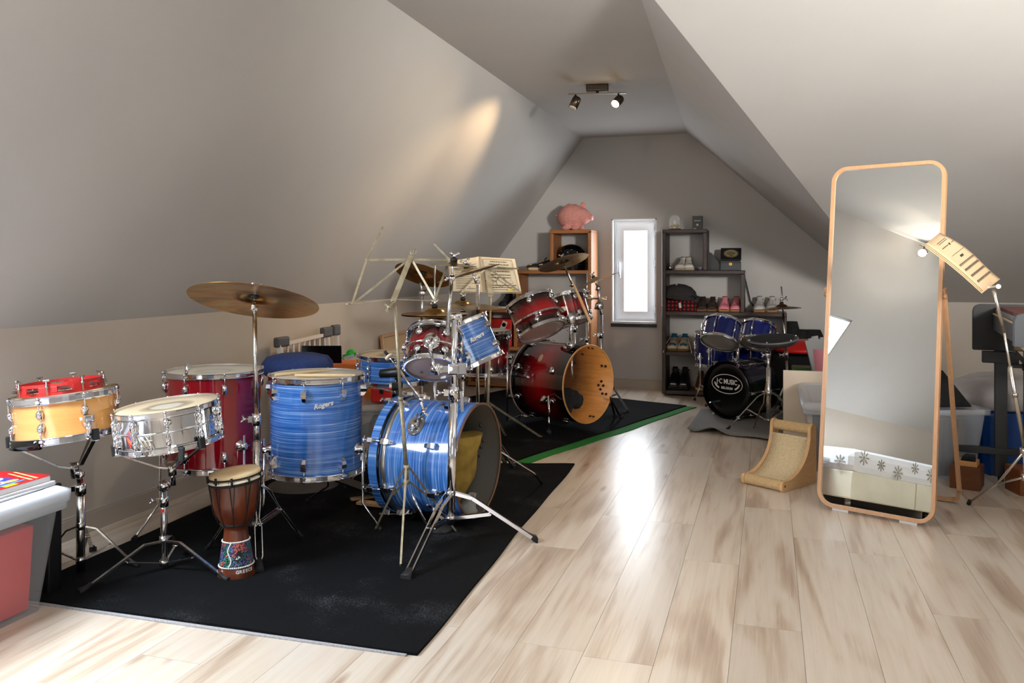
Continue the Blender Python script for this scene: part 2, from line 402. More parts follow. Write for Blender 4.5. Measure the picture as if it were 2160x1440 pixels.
b = MB(); b.prism([(xk, yk, -.012), (xk+.1, yk, -.012), (xk+.1, YB, -.012), (.97, YB, -.012)], (0, 0, zk2+.012)); struct('wall_right', b, kneem)
b = MB(); b.aabb(XR, XR+.15, YN, yk, -.012, 2.6); struct('wall_right', b, wallm)
b = MB()
for (x0, x1, y0_, y1_) in ((-.32, -.26, -1.3, -.1), (.44, .5, -1.3, -.1), (-.26, .44, -1.3, -1.24), (-.26, .44, -.16, -.1)): b.aabb(x0, x1, y0_, y1_, ZC+.02, ZC+.08)
struct('added_sun_window', b, MATS['white_window_paint'])  # frame of an unseen ceiling opening, added so sunlight reaches the bed
# near gable with a window opening behind the camera
gx0, gx1, gz0, gz1 = .55, 2.35, .8, 2.1
b = MB()
for (x0, x1, z0, z1) in ((XL-.1, gx0, -.012, 2.6), (gx1, XR+.15, -.012, 2.6), (gx0, gx1, -.012, gz0), (gx0, gx1, gz1, 2.6)): b.aabb(x0, x1, YN-.15, YN, z0, z1)
struct('wall_near', b, wallm)
b = MB()
for (x0, x1, z0, z1) in ((gx0, gx0+.07, gz0, gz1), (gx1-.07, gx1, gz0, gz1), (gx0, gx1, gz0, gz0+.07), (gx0, gx1, gz1-.07, gz1), (1.42, 1.5, gz0, gz1)): b.aabb(x0, x1, YN-.12, YN-.05, z0, z1)
struct('window_3', b, MATS['white_window_paint'])
# back wall with the narrow window
wx0, wx1, wz0b, wz1b = -1.449, -1.018, .624, 1.626
b = MB()
def bk(poly): b.prism([(p[0], YB, p[1]) for p in poly], (0, .2, 0))
bk([(XL-.1, -.012), (wx0, -.012), (wx0, ZC), (xs, ZC), (XL, ZK), (XL-.1, ZK)])
bk([(wx0, -.012), (wx1, -.012), (wx1, wz0b), (wx0, wz0b)]); bk([(wx0, wz1b), (wx1, wz1b), (wx1, ZC), (wx0, ZC)])
bk([(wx1, -.012), (1.1, -.012), (1.1, zk2-.1), (.97, zk2), (-.73, ZC), (wx1, ZC)])
struct('wall_back', b, wallm)
# window: white reveal, frame, sash, pane, handle, dark sill
wp = MATS['white_window_paint']
win = obj('window_1', MB().aabb(wx0, wx0+.012, YB-.004, YB+.17, wz0b, wz1b).aabb(wx1-.012, wx1, YB-.004, YB+.17, wz0b, wz1b).aabb(wx0, wx1, YB-.004, YB+.17, wz1b-.012, wz1b).aabb(wx0, wx1, YB-.01, YB+.17, wz0b, wz0b+.018), wp); win['kind'] = 'structure'
def rectframe(x0, x1, z0, z1, wd, y0, y1, mb=None):
    mb = mb or MB(); mb.aabb(x0, x0+wd, y0, y1, z0, z1); mb.aabb(x1-wd, x1, y0, y1, z0, z1); mb.aabb(x0+wd, x1-wd, y0, y1, z0, z0+wd); mb.aabb(x0+wd, x1-wd, y0, y1, z1-wd, z1); return mb
obj('window_frame', rectframe(wx0+.012, wx1-.012, wz0b+.018, wz1b-.012, .03, YB+.085, YB+.15), wp, win)
sash = obj('sash', rectframe(wx0+.042, wx1-.03, wz0b+.045, wz1b-.045, .066, YB+.065, YB+.12), wp, win)
obj('pane', MB().aabb(wx0+.105, wx1-.09, YB+.09, YB+.096, wz0b+.11, wz1b-.11), mat('window_glass', (255, 255, 255), .0, alpha=.12, spec=.5), win)
hb = MB(); hb.aabb(wx0+.055, wx0+.078, YB+.05, YB+.066, 1.06, 1.13, .003); hb.aabb(wx0+.06, wx0+.074, YB+.03, YB+.045, 1.09, 1.21, .004); hb.tube([(wx0+.067, YB+.066, 1.1), (wx0+.067, YB+.03, 1.1)], .007)
obj('window_handle', hb, mat('silver_handle', (190, 192, 196), .3, .8), win)
for z in (1.5, 1.2, .75): obj('hinge', MB().tube([(wx1-.025, YB+.06, z-.03), (wx1-.025, YB+.06, z+.03)], .007), MATS['silver_handle'], win)
b = MB(); b.aabb(wx0-.004, wx1+.004, YB-.03, YB+.02, wz0b-.032, wz0b, .002); obj('window_sill', b, mat('dark_slate', (34, 35, 38), .35), win)
# low brick parapet seen through the pane, outdoors
brk = noisy('sunlit_brick', (214, 176, 160), (196, 152, 136), .9, 30)
b = MB(); b.aabb(-7, 2.5, 15, 15.3, -2.5, .86); struct('exterior_wall', b, brk)
# skirting boards
b = MB(); b.aabb(XL, XL+.014, YN, YB, 0, .085); b.aabb(XL, XL+.009, YN, YB, .085, .093); struct('baseboard_left', b, skirtm)
b = MB(); b.aabb(XL, xk, YB-.014, YB, 0, .085); b.aabb(XL, xk, YB-.009, YB, .085, .093); struct('baseboard_back', b, skirtm)
b = MB(); b.aabb(xk, XR, yk-.014, yk, 0, .085); struct('baseboard_right', b, skirtm)

# ------------------------------------------------------------------ ceiling track light
TC = P(1260, 181, 5.74); TC.z = ZC
tl = thing('track_light', 'brushed dark metal track light with two spot heads on the flat ceiling', 'ceiling light', TC)
R_, Ff = V(1, 0, 0), V(0, 0, 1)
dk = mat('dark_nickel', (92, 84, 76), .28, 1)
tx = V(1, 0, -.12).normalized(); ty = Vector((0, 0, 1)).cross(tx)
obj('canopy', MB().cbox(TC-Vector((0, 0, .024)), tx*.155, ty*.075, (0, 0, .048), .008), dk, tl)
bc = TC-Vector((0, 0, .062)); obj('rail', MB().cbox(bc, tx*.40, ty*.028, (0, 0, .008), .002), mat('satin_nickel', (176, 172, 166), .2, 1), tl)
obj('stem', MB().tube([TC-Vector((0, 0, .046)), bc], .01), dk, tl)
heads = []
for sx_, aim, lit in ((-.15, V(-.45, -1, -.25), False), (.145, V(-.55, -.62, -.62), True)):
    hp = bc+tx*sx_; a = aim.normalized(); pc = hp-Vector((0, 0, .05))
    hd = obj('spot_head', MB().lathe(pc-a*.035, a, [(0, 0), (.02, 0), (.029, .008), (.031, .02), (.031, .085), (.028, .085), (.026, .07), (0, .07)], 24), dk, tl)
    obj('head_stem', MB().tube([hp, pc], .0065), dk, tl)
    bulb = mat('lit_bulb', (255, 214, 150), .3, emis=45) if lit else mat('dim_bulb', (200, 190, 170), .2)
    obj('bulb', MB().lathe(pc+a*.052, a, [(.026, -.012), (.026, .0), (.02, .006), (0, .009)], 20), bulb, hd)
    heads.append((pc+a*.075, a))
spot('track_spot_lit', heads[1][0], heads[1][0]+heads[1][1], 55, 95, .6, WARM, .03)
spot('track_spot_side', heads[0][0]+V(-.02, 0, 0), (-2.25, 5.35, 1.70), 34, 84, .8, (1, .68, .38), .03)

# ------------------------------------------------------------------ rugs
Cc = lambda xr, D: Vector((xr*CS-D*SN, xr*SN+D*CS, 0))
def rug(name, pts, z0, z1, m, label, cat='rug', n=26, wav=.004):
    b = MB(); rnd = random.Random(hash(name) % 99 if False else len(label)); ring = []
    for i in range(4):
        p, q = Vector(pts[i]), Vector(pts[(i+1) % 4]); d = q-p; nrm = Vector((d.y, -d.x, 0)).normalized()
        for k in range(n):
            t = k/n; wv = wav*(math.sin(t*9+i*2)+.6*math.sin(t*23+i)) if 0 < k else 0
            ring.append(p+d*t+nrm*wv)
    b.prism([Vector((p.x, p.y, z0)) for p in ring], (0, 0, z1-z0)); return solo(name, b, m, label, cat)
P1, P2, P3, P4 = F(880, 1383), F(1212, 980), F(8, 1260), F(654, 977)
rug('felt_rug', [P1, P2, P4, P3], .0, .009, feltm, 'large black felt rug under the front drums, littered with pale lint')
b = MB(); d = (P3-P1); 
b.prism([P1+d*.02+Vector((0, -.004, .0005)), P1+d*.98+Vector((0, -.004, .0005)), P1+d*.98+Vector((-.004, -.016, .0005)), P1+d*.5+Vector((-.004, -.02, .0005)), P1+d*.02+Vector((0, -.014, .0005))], (0, 0, .004))
ed = obj('rug_edging', b, noisy('grey_fleece', (176, 174, 176), (140, 140, 144), .95, 200), None)
fr = bpy.data.objects['felt_rug']; ed.parent = fr; ed.matrix_parent_inverse = Matrix.Translation(fr.location).inverted()
T1, T2 = Cc(1.449, 6.89), Cc(.0858, 5.006); dv = (T2-T1).normalized(); pv = V(-.81, 0, .587)
T2b = T2+dv*.12
bb = [T1, T2b, T2b+pv*1.75, T1+pv*1.75]
rug('green_mat', [p-dv*(.012)-pv*.085 for p in bb[:2]]+bb[2:], .0, .006, greenm, 'bright green backed mat showing as a strip under the far black rug', 'mat', wav=.008)
rug('felt_rug', bb, .0065, .014, feltm, 'smaller black rug under the dark red drum kit, on the green mat')
# grey mat with a curled edge under the small blue kit
g = [F(1450, 910), F(1660, 934), F(1760, 872), F(1478, 864)]
b = MB(); nx, ny = 30, 8; grid = []
for j in range(ny+1):
    rw = []
    for i in range(nx+1):
        u, v = i/nx, j/ny; p = (g[0]*(1-u)+g[1]*u)*(1-v)+(g[3]*(1-u)+g[2]*u)*v
        lift = .045*math.exp(-((u-.26)/.12)**2)*max(0, 1-v*5)+.012*math.exp(-((u-.7)/.2)**2)*max(0, 1-v*5)+.02*math.exp(-(u/.05)**2)*(1-v)**2
        rw.append(Vector((p.x, p.y, .008+lift)))
    grid.append(rw)
b.loft(grid, closed=False, cap=False)
gm = solo('felt_mat', b, greyfelt, 'grey felt mat with a curled front edge under the small blue kit', 'mat')
md = gm.modifiers.new('thick', 'SOLIDIFY'); md.thickness = .006; md.offset = -1

# ------------------------------------------------------------------ drums
def lug_shape(mb, o, r, ax, tg, kind, h, s=1):
    """o: point on shell; r outward, ax axis direction (towards nearest hoop), tg tangent"""
    if kind == 'wedge':      # beavertail: long tapered casing
        w = .030*s; w2 = .021*s
        b0 = MB.box
        pts = [o-ax*h*.55, o+ax*h*.45]
        rings = []
        for t, ww, dd in ((-.55, w2*.7, .004), (-.5, w2*.9, .012), (-.18, w2, .024), (.1, w, .026), (.42, w, .024), (.45, w*.9, .018)):
            c = o+ax*h*t
            rings.append([c-tg*ww/2-r*.002, c+tg*ww/2-r*.002, c+tg*ww/2*.8+r*dd*s, c-tg*ww/2*.8+r*dd*s])
        mb.loft(rings, smooth=False)
    elif kind == 'tube':
        mb.tube([o-ax*h*.5+r*.017, o+ax*h*.5+r*.017], .0065*s, 10); mb.tube([o+ax*h*.28, o+ax*h*.28+r*.017], .006*s); mb.tube([o-ax*h*.28, o-ax*h*.28+r*.017], .006*s)
    elif kind == 'round':
        mb.lathe(o, r, [(.0, .020), (.009*s, .019), (.0165*s, .013), (.0175*s, .007), (.010*s, .004), (.010*s, -.002)], 18)
    elif kind == 'oval':     # teardrop casing, chrome on a black gasket
        rings = []
        for t, ww, dd in ((-.5, .010, .004), (-.42, .020, .010), (-.1, .026, .020), (.25, .024, .022), (.45, .016, .014), (.5, .008, .006)):
            c = o+ax*h*t; ww *= s
            rings.append([c-tg*ww/2-r*.002, c-tg*ww*.36+r*dd*s*.8, c+r*dd*s, c+tg*ww*.36+r*dd*s*.8, c+tg*ww/2-r*.002])
        mb.loft(rings)
    elif kind == 'bow':      # imperial style double bow
        for q in (1, -1):
            rings = []
            for t, ww, dd in ((0, .006, .010), (.2*q, .018, .018), (.38*q, .022, .020), (.5*q, .012, .008)):
                c = o+ax*h*t; ww *= s
                rings.append([c-tg*ww/2-r*.002, c-tg*ww*.3+r*dd*s, c+tg*ww*.3+r*dd*s, c+tg*ww/2-r*.002])
            mb.loft(rings)
        mb.tube([o-ax*h*.42+r*.014, o+ax*h*.42+r*.014], .0045*s)
def hoop_mb(c, ax, R, h=.021, flip=1, wood=False, n=56):
    b = MB()
    if wood: prof = [(R+.001, 0), (R+.012, 0), (R+.013, .002), (R+.013, h-.002), (R+.012, h), (R+.001, h), (R+.001, 0)]
    else: prof = [(R+.002, 0), (R+.011, 0), (R+.012, .002), (R+.0085, .005), (R+.0085, h-.004), (R+.0125, h-.0015), (R+.0125, h), (R+.005, h), (R+.005, .004), (R+.002, .004), (R+.002, 0)]
    return b.lathe(c, Vector(ax)*flip, prof, n, smooth=False)
def drum(name, label, C, ax, R, Ld, shell, top=headw, bot=None, nl=8, lug='wedge', phase=0, cat='drum', group=None, hoopmat=chrome, bothoop=True, tophoop=True,
         opening=0, hint=None, lugh=.05, pairs=True, rods=True, inner=None, lugmat=chrome, center_lug=False, s=1, hoopw=.022, woodhoop=False, skip=(), base=None, tophoopmat=None):
    """opening: 0 none, +1 top open, -1 bottom open; ax points to the batter side"""
    ax = Vector(ax).normalized(); C = Vector(C); bot = bot or top
    root = thing(name, label, cat, base if base is not None else Vector((C.x, C.y, C.z-Ld/2)), group)
    h = Ld/2; th = .007; t0 = h-(.012 if opening != 1 else 0); t1 = -h+(.012 if opening != -1 else 0)
    q = frame(ax, hint)
    sh = MB(); n = 72
    sh.lathe(C, ax, [(R, t1), (R, t0)], n, hint=(-Vector(hint) if hint is not None else None))
    obj('shell', sh, shell, root)
    ins = MB().lathe(C, ax, [(R, t1), (R-th, t1), (R-th, t0), (R, t0)], n, hint=hint); obj('shell_lining', ins, inner or mat('maple_inside', (150, 100, 54), .5), root)
    if opening != 1: obj('batter_head', MB().lathe(C+ax*(h-.013), ax, [(R+.003, 0), (R+.003, .006), (R-.002, .013), (R*.75, .013), (R*.5, .013), (R*.25, .013), (0, .013)], n, hint=hint), top, root)
    if opening != -1: obj('resonant_head', MB().lathe(C-ax*(h-.013), -ax, [(R+.003, 0), (R+.003, .006), (R-.002, .013), (R*.75, .013), (R*.5, .013), (R*.25, .013), (0, .013)], n, hint=hint), bot, root)
    hw = hoopw
    if tophoop: obj('hoop', hoop_mb(C+ax*(h-hw*.62), ax, R, hw, 1, woodhoop), tophoopmat or hoopmat, root)
    if bothoop: obj('hoop', hoop_mb(C-ax*(h-hw*.62), ax, R, hw, -1, woodhoop), hoopmat, root)
    for i in range(nl):
        if i in skip: continue
        a = 2*math.pi*i/nl+phase; r = q@Vector((math.cos(a), math.sin(a), 0)); tg = ax.cross(r)
        ends = [(1, tophoop), (-1, bothoop)]
        if center_lug:
            mb = MB(); lug_shape(mb, C+r*R, r, ax, tg, lug, lugh, s); lo = obj('lug', mb, lugmat, root)
            if rods:
                for sg, ok in ends:
                    if ok: obj('tension_rod', MB().tube([C+r*(R+.013)+ax*sg*lugh*.4, C+r*(R+.013)+ax*sg*(h+.004)], .0026, 6).tube([C+r*(R+.013)+ax*sg*(h+.003), C+r*(R+.013)+ax*sg*(h+.010)], .005, 6), chrome, lo)
            continue
        for sg, ok in ends:
            if not ok: continue
            z = sg*(h-.030-lugh*.62); o = C+r*R+ax*z
            mb = MB(); lug_shape(mb, o, r, ax*sg, tg, lug, lugh, s); lo = obj('lug', mb, lugmat, root)
            if rods:
                mb = MB(); mb.tube([o+r*.013+ax*sg*lugh*.3, C+r*(R+.013)+ax*sg*(h+.004)], .0026, 6)
                mb.tube([C+r*(R+.013)+ax*sg*(h+.003), C+r*(R+.013)+ax*sg*(h+.011)], .0048, 6)
                mb.cbox(C+r*(R+.013)+ax*sg*(h-.006), tg*.014, r*.01, ax*.008, .001)
                obj('tension_rod', mb, chrome, lo)
    return root
Z = Vector((0, 0, 1))
def leg_rod(root, pts, r=.005, foot=True, m=chrome, name='leg'):
    l = obj(name, MB().tube(pts, r, 8), m, root)
    if foot:
        d = (Vector(pts[-1])-Vector(pts[-2])).normalized(); p = Vector(pts[-1])
        obj('rubber_foot', MB().tube([p-d*.005, p+d*.018], [r*1.5, r*2.1]), rubber, l)
    return l
def bracket(root, p, r, ax=Z, s=1, name='leg_bracket'):
    mb = MB(); mb.lathe(p, r, [(.026*s, -.004), (.026*s, .004), (.018*s, .008), (.018*s, .03*s), (.013*s, .036*s), (0, .036*s)], 20)
    tg = Vector(ax).cross(r).normalized(); mb.tube([p+r*.022*s-tg*.03*s, p+r*.022*s+tg*.03*s], .0045*s)
    return obj(name, mb, chrome, root)

# --- big blue floor tom
C = P(668, 888, 3.76); C.z = (.665+.243)/2; LD = .422; R = .203
bf = drum('floor_tom', 'blue pearl floor tom with a script badge and two sticks lying on its head', C, Z, R, LD, bluew, nl=8, lug='wedge', phase=math.radians(-1), lugh=.052, hint=-V(0, 0, 1), top=headc, hoopw=.024, base=flo(C))
fw = -V(0, 0, 1); bd = (fw+V(.38, 0, 0)).normalized()
text_part('script_badge', 'Rogers', .028, mat('badge_silver', (232, 230, 222), .3, .6), C+bd*(R+.002)+Z*.108, V(1, .22, .38), Z, bf, shear=.35, depth=.0012, off=.0008, sx=1.05)
def floor_leg(root, C, R, ang, z0, foot, kz=.12, r=.0055, s=1):
    d = (V(math.sin(ang), 0, -math.cos(ang))).normalized(); p = Vector((C.x, C.y, z0))+d*R
    bracket(root, p, d, Z, s)
    q = p+d*.026*s; k = Vector((q.x, q.y, kz)); leg_rod(root, [Vector((q.x, q.y, z0+.05*s)), k, Vector(foot)+Z*.02], r)
floor_leg(bf, C, R, math.radians(74), .345, F(800, 1121), .105)
floor_leg(bf, C, R, math.radians(-72), .345, F(560, 1122)+V(-.04, 0, .05), .105)
floor_leg(bf, C, R, math.radians(180), .345, F(652, 1062), .105)
# sticks on the blue floor tom
def stick(name, p, q, label, r=.0072, m=None, group=None):
    p, q = Vector(p), Vector(q); d = (q-p); b = MB().tube([p, p+d*.01, p+d*.6, p+d*.93, p+d*.95, p+d*.98, q], [r*.8, r, r, r*.5, r*.38, r*.62, r*.3], 10)
    return solo(name, b, m or mat('hickory', (226, 196, 150), .5), label, 'drumstick', group)
hz = C.z+LD/2+.0085
p0 = P(622, 779, 3.70); p1 = P(750, 780, 3.66); stick('drumstick', (p0.x, p0.y, hz+.001), (p1.x, p1.y, hz+.006), 'pale drumstick lying across the blue floor tom, butt end near its middle')
p0 = P(580, 783, 3.72); p1 = P(700, 777, 3.9); stick('drumstick', (p0.x, p0.y, hz), (p1.x, p1.y, hz), 'second drumstick lying behind the first on the blue floor tom')

# --- crimson floor tom
C = P(452, 880, 3.78); C.z = (.690+.262)/2; LD = .415; R = .205
cf = drum('floor_tom', 'glossy crimson floor tom behind the chrome snare drum', C, Z, R, LD, crims, nl=8, lug='oval', phase=math.radians(-14), lugh=.05, hint=-V(0, 0, 1), top=headc, hoopw=.024, base=flo(C))
floor_leg(cf, C, R, math.radians(-75), .36, F(286, 1142), .10)
floor_leg(cf, C, R, math.radians(52), .37, F(497, 1143), .10)
floor_leg(cf, C, R, math.radians(178), .36, Vector((C.x, C.y, 0))+V(.02, 0, .30), .10)
mb = MB(); q = P(395, 782, 3.60); mb.tube([q-Z*.03, q+Z*.035], .010); obj('leg_clamp', mb, chrome, cf)

# --- maple snare on a stand, tambourine on it
ax = V(-.10, 1, .015).normalized(); C = P(141, 873, 3.10); R = .178; LD = .150
drum('snare_drum', 'honey maple snare drum with teardrop lugs carrying a red tambourine', C, ax, R, LD, maplem, nl=8, lug='oval', phase=math.radians(2), lugh=.036, hint=-V(0, 0, 1), top=headw, hoopw=.026, cat='drum')
sd = bpy.data.objects['snare_drum']
fr = frame(ax, -V(0, 0, 1))
dd = fr@Vector((math.cos(.85), math.sin(.85), 0)); obj('strainer', MB().cbox(C+dd*(R+.014)-ax*.01, ax.cross(dd)*.035, dd*.03, ax*.028, .004).tube([C+dd*(R+.02)-ax*.02, C+dd*(R+.02)-ax*.07], .007), chrome, sd)
obj('throw_lever', MB().cbox(C+dd*(R+.02)-ax*.012-V(.035, 0, 0), V(.055, 0, 0), dd*.008, ax*.012, .002), chrome, sd)
dd2 = fr@Vector((math.cos(-.75), math.sin(-.75), 0)); obj('hoop_guard', MB().lathe(C-ax*(LD/2+.008), ax, [(R+.014, -.006), (R+.016, .012), (R+.015, .02)], 56, smooth=True), blackp, sd) if False else None
# black segment of the lower hoop (rubber basket cover)
mb = MB(); rr = []
for k in range(9):
    a = math.radians(-52+k*6.5); d_ = fr@Vector((math.cos(a), math.sin(a), 0)); cc = C-ax*(LD/2-.002)+d_*(R+.011)
    rr.append([cc-ax*.022-d_*.012, cc-ax*.022+d_*.006, cc+ax*.012+d_*.006, cc+ax*.012-d_*.002])
mb.loft(rr); obj('hoop_cover', mb, darkgl, sd)
# tambourine
tC = C+ax*(LD/2+.030)+V(-.012, 0, .0); tR = .142; redw = mat('red_painted_wood', (186, 36, 34), .4)
tb = thing('tambourine', 'red wooden tambourine with brass lugs lying on the maple snare', 'tambourine', tC-ax*.02)
obj('frame', MB().lathe(tC, ax, [(tR, .010), (tR, .021), (tR-.008, .021), (tR-.008, .010), (tR, .010)], 48, smooth=False).lathe(tC, ax, [(tR, -.010), (tR, -.021), (tR-.008, -.021), (tR-.008, -.010), (tR, -.010)], 48, smooth=False), redw, tb)
for k in range(8):
    a = 2*math.pi*k/8+.2; d_ = fr@Vector((math.cos(a), math.sin(a), 0)); tg = ax.cross(d_)
    obj('frame_block', MB().cbox(tC+d_*(tR-.004), tg*.062, d_*.0078, ax*.0205, .001), redw, tb)
    a2 = a+math.pi/8; d2 = fr@Vector((math.cos(a2), math.sin(a2), 0)); jm = MB()
    for dz in (-.003, .003): jm.lathe(tC+d2*(tR-.004)+ax*dz, ax, [(0, .002), (.01, .002), (.022, -.001)], 14)
    jm.tube([tC+d2*(tR-.004)-ax*.011, tC+d2*(tR-.004)+ax*.011], .0012, 6); obj('jingle', jm, steel, tb)
    if k % 2 == 0 or True:
        lm = MB().tube([tC+d_*(tR+.008)-ax*.018, tC+d_*(tR+.008)+ax*.036], .0025, 6).ball(tC+d_*(tR+.008)+ax*.012, .007, 8, 6).cbox(tC+d_*(tR+.006)+ax*.034, tg*.022, d_*.006, ax*.006, .001)
        obj('tension_lug', lm, steel, tb)

# --- chrome snare
chr_shell = mat('chrome_shell', (232, 234, 238), .05, 1)
ax = V(-.10, 1, -.04).normalized(); C = P(356, 893, 3.06); R = .176; LD = .130
cs = drum('snare_drum', 'chrome snare drum with a worn coated head, tilted on its stand', C, ax, R, LD, chr_shell, nl=10, lug='bow', phase=math.radians(21), lugh=.105, hint=-V(0, 0, 1), top=headw, hoopw=.022, center_lug=True, rods=True)
obj('shell_bead', MB().ring(C, ax, R+.001, .004, 64, 8), chr_shell, cs)
fr = frame(ax, -V(0, 0, 1))
for a, nm in ((.28, 'snare_strainer'), (-.28, 'snare_butt')):
    d_ = fr@Vector((math.cos(a), math.sin(a), 0)); tg = ax.cross(d_)
    if a < 0: continue
    o_ = C+d_*R-ax*.035+V(-.06, 0, 0)
    obj(nm, MB().cbox(o_+d_*.01, tg*.04, d_*.018, ax*.02, .003).tube([o_+d_*.018+tg*.014, o_+d_*.018+tg*.014-ax*.035], .004).tube([o_+d_*.018-tg*.014, o_+d_*.018-tg*.014-ax*.035], .004), chrome, cs)
    cb = MB()
    for k in range(3): cb.tube([o_+d_*.02+tg*(.012*k-.012)+ax*.012, o_+d_*.03+tg*(.012*k-.02)+ax*.026, o_+d_*.02+tg*(.012*k)-ax*.02], .0018, 5)
    obj('snare_cord', cb, mat('cream_cord', (226, 214, 190), .8), cs)
d_ = fr@Vector((math.cos(.02), math.sin(.02), 0)); obj('air_vent_badge', MB().lathe(C+(-V(.02, 0, 1)).normalized()*R*1.0+V(.075, 0, .018)+ax*.035, (-V(-.38, 0, 1)).normalized(), [(0, .006), (.004, .006), (.009, .003), (.009, -.004)], 14), chrome2, cs)
strap = MB(); qq = P(383, 958, 2.90); strap.cbox(qq, V(.02, 0, 0), V(0, 0, .014), V(.002, .052, 0), .004); obj('basket_grip', strap, rubber, cs)

# ------------------------------------------------------------------ stands
def mid(a, b, t): return Vector(a)*(1-t)+Vector(b)*t
def tripod(root, top, low, feet, style='flat', w=.014, footr=.011, jt=.5, m=chrome2, hubr=.017):
    """legs from the sliding collar (top) to the feet, braces from the low collar"""
    top, low = Vector(top), Vector(low)
    obj('leg_collar', MB().tube([top-Z*.014, top+Z*.014], hubr), m, root); obj('brace_collar', MB().tube([low-Z*.010, low+Z*.010], hubr), m, root)
    for ft in feet:
        ft = Vector(ft); d = flo(ft-top); d.normalize(); a = top+d*hubr; sd_ = d.cross(Z)
        k = mid(a, ft, .2); k.z += .022; e = ft+(a-ft).normalized()*.03+Z*.006
        mb = MB()
        if style == 'flat': mb.bar(a-Z*.004, k, w, .006); mb.bar(k, e, w, .006)
        elif style == 'double':
            for sg in (-1, 1): mb.bar(a+sd_*sg*w*.6, k+sd_*sg*w*.6, w*.28, w*.7); mb.bar(k+sd_*sg*w*.6, e+sd_*sg*w*.6, w*.28, w*.7)
        elif style == 'wire':
            for sg in (-1, 1): mb.tube([a+sd_*sg*.012, k+sd_*sg*.013, mid(a, ft, .42)+sd_*sg*.004+Z*.01, mid(a, ft, .5)+sd_*sg*.013+Z*.006, mid(a, ft, .82)+sd_*sg*.013+Z*.004, mid(a, ft, .88)+sd_*sg*.003, e+sd_*sg*.002], .0028, 6)
        else: mb.bar(a, e, w, .0035)
        lg = obj('leg', mb, m, root)
        fd = (ft-a).normalized(); o_ = ft-fd*.012
        if style in ('strip',): fm = MB().tube([e, ft+Z*.004], .005)
        else: fm = MB().loft([[c+sd_*sx*ww+Z*sz*hh for sx, sz in ((-1, -1), (1, -1), (1, 1), (-1, 1))] for c, ww, hh in ((e-fd*.016+Z*.002, footr*.65, footr*.5), (e+fd*.008, footr*1.0, footr*.7), (ft+Z*.009, footr*1.3, footr*.8))])
        obj('rubber_foot', fm, rubber, lg)
        bj = mid(a, ft, jt); bm_ = MB()
        if style == 'double' or style == 'wire':
            for sg in (-1, 1): bm_.bar(low+d*hubr*.8+sd_*sg*w*.4, bj+sd_*sg*w*.4, w*.25, w*.7)
        else: bm_.bar(low+d*hubr*.8, bj, w*.8, .004)
        bm_.tube([bj-sd_*w*.9, bj+sd_*w*.9], .004, 8)
        obj('brace', bm_, m, lg)
def wing(mb, p, ax, s=1):
    ax = Vector(ax).normalized(); x = ax.orthogonal().normalized(); mb.tube([p-ax*.006*s, p+ax*.008*s], .006*s, 8)
    for sg in (-1, 1): mb.tube([p, p+ax*.012*s+x*sg*.016*s], [.003*s, .005*s], 6)
def pole(root, p, q, r, m=chrome2, name='pole'): return obj(name, MB().tube([p, q], r, 14), m, root)
def clampcol(root, p, d, r, s=1, m=chrome, name='height_clamp'):
    d = Vector(d).normalized(); mb = MB().tube([p-d*.02*s, p+d*.02*s], r, 14); x = d.cross(V(0, 0, 1)).normalized()
    mb.cbox(p+x*r, x*.025*s, d.cross(x)*.014*s, d*.022*s, .002); mb.tube([p+x*r, p+x*(r+.022*s)], .004*s); wing(mb, p+x*(r+.026*s), x, s*.8); return obj(name, mb, m, root)
def basket(root, C, ax, R, hub, m=chrome2):
    """three snare-basket arms from hub to below the drum rim"""
    ax = Vector(ax).normalized(); fr = frame(ax, -V(0, 0, 1))
    for a in (55, 178, 298):
        d_ = fr@Vector((math.cos(math.radians(a)), math.sin(math.radians(a)), 0)); e = Vector(C)+d_*(R+.016)
        mb = MB().bar(hub+d_*.012, hub+d_*.05+ax*.012, .016, .006, ax).bar(hub+d_*.05+ax*.012, e-ax*.010-d_*.02, .016, .006, ax).bar(e-ax*.010-d_*.03, e-ax*.008, .016, .006, ax).bar(e-ax*.008, e+ax*.03, .016, .006, d_)
        ar = obj('basket_arm', mb, m, root); obj('arm_grip', MB().cbox(e+ax*.012, d_*.014, ax.cross(d_)*.022, ax*.04, .003), rubber, ar)
    obj('basket_hub', MB().tube([hub-ax*.03, hub+ax*.02], .016), m, root)
# stand of the maple snare
bx = P(170, 1200, 3.10); base = flo(bx); 
st = thing('snare_stand', 'chrome snare stand with a ball tilter under the maple snare', 'drum stand', base)
C = P(141, 873, 3.10); ax = V(-.10, 1, .015).normalized(); hubp = P(157, 985, 3.10)
top, low = base+Z*P(178, 1108, 3.10).z, base+Z*P(175, 1180, 3.10).z
tripod(st, top, low, [F(292, 1199), F(62, 1222), F(196, 1163)], 'flat', .014, jt=.45)
pole(st, base+Z*.02, base+Z*P(0, 1040, 3.10).z, .0155)
clampcol(st, base+Z*P(0, 1030, 3.1).z, Z, .020)
u = base+Z*P(0, 1020, 3.1).z; v_ = P(160, 998, 3.08)
obj('tilter', MB().lathe(P(168, 1000, 3.07), V(0, 0, -1), [(0, .012), (.012, .012), (.017, .006), (.017, -.006), (.012, -.012), (0, -.012)], 20).bar(u, P(166, 1000, 3.1), .018, .014).tube([P(157, 1008, 3.1), hubp], .013), chrome, st)
basket(st, C-ax*.083, ax, .178, hubp-ax*.0)
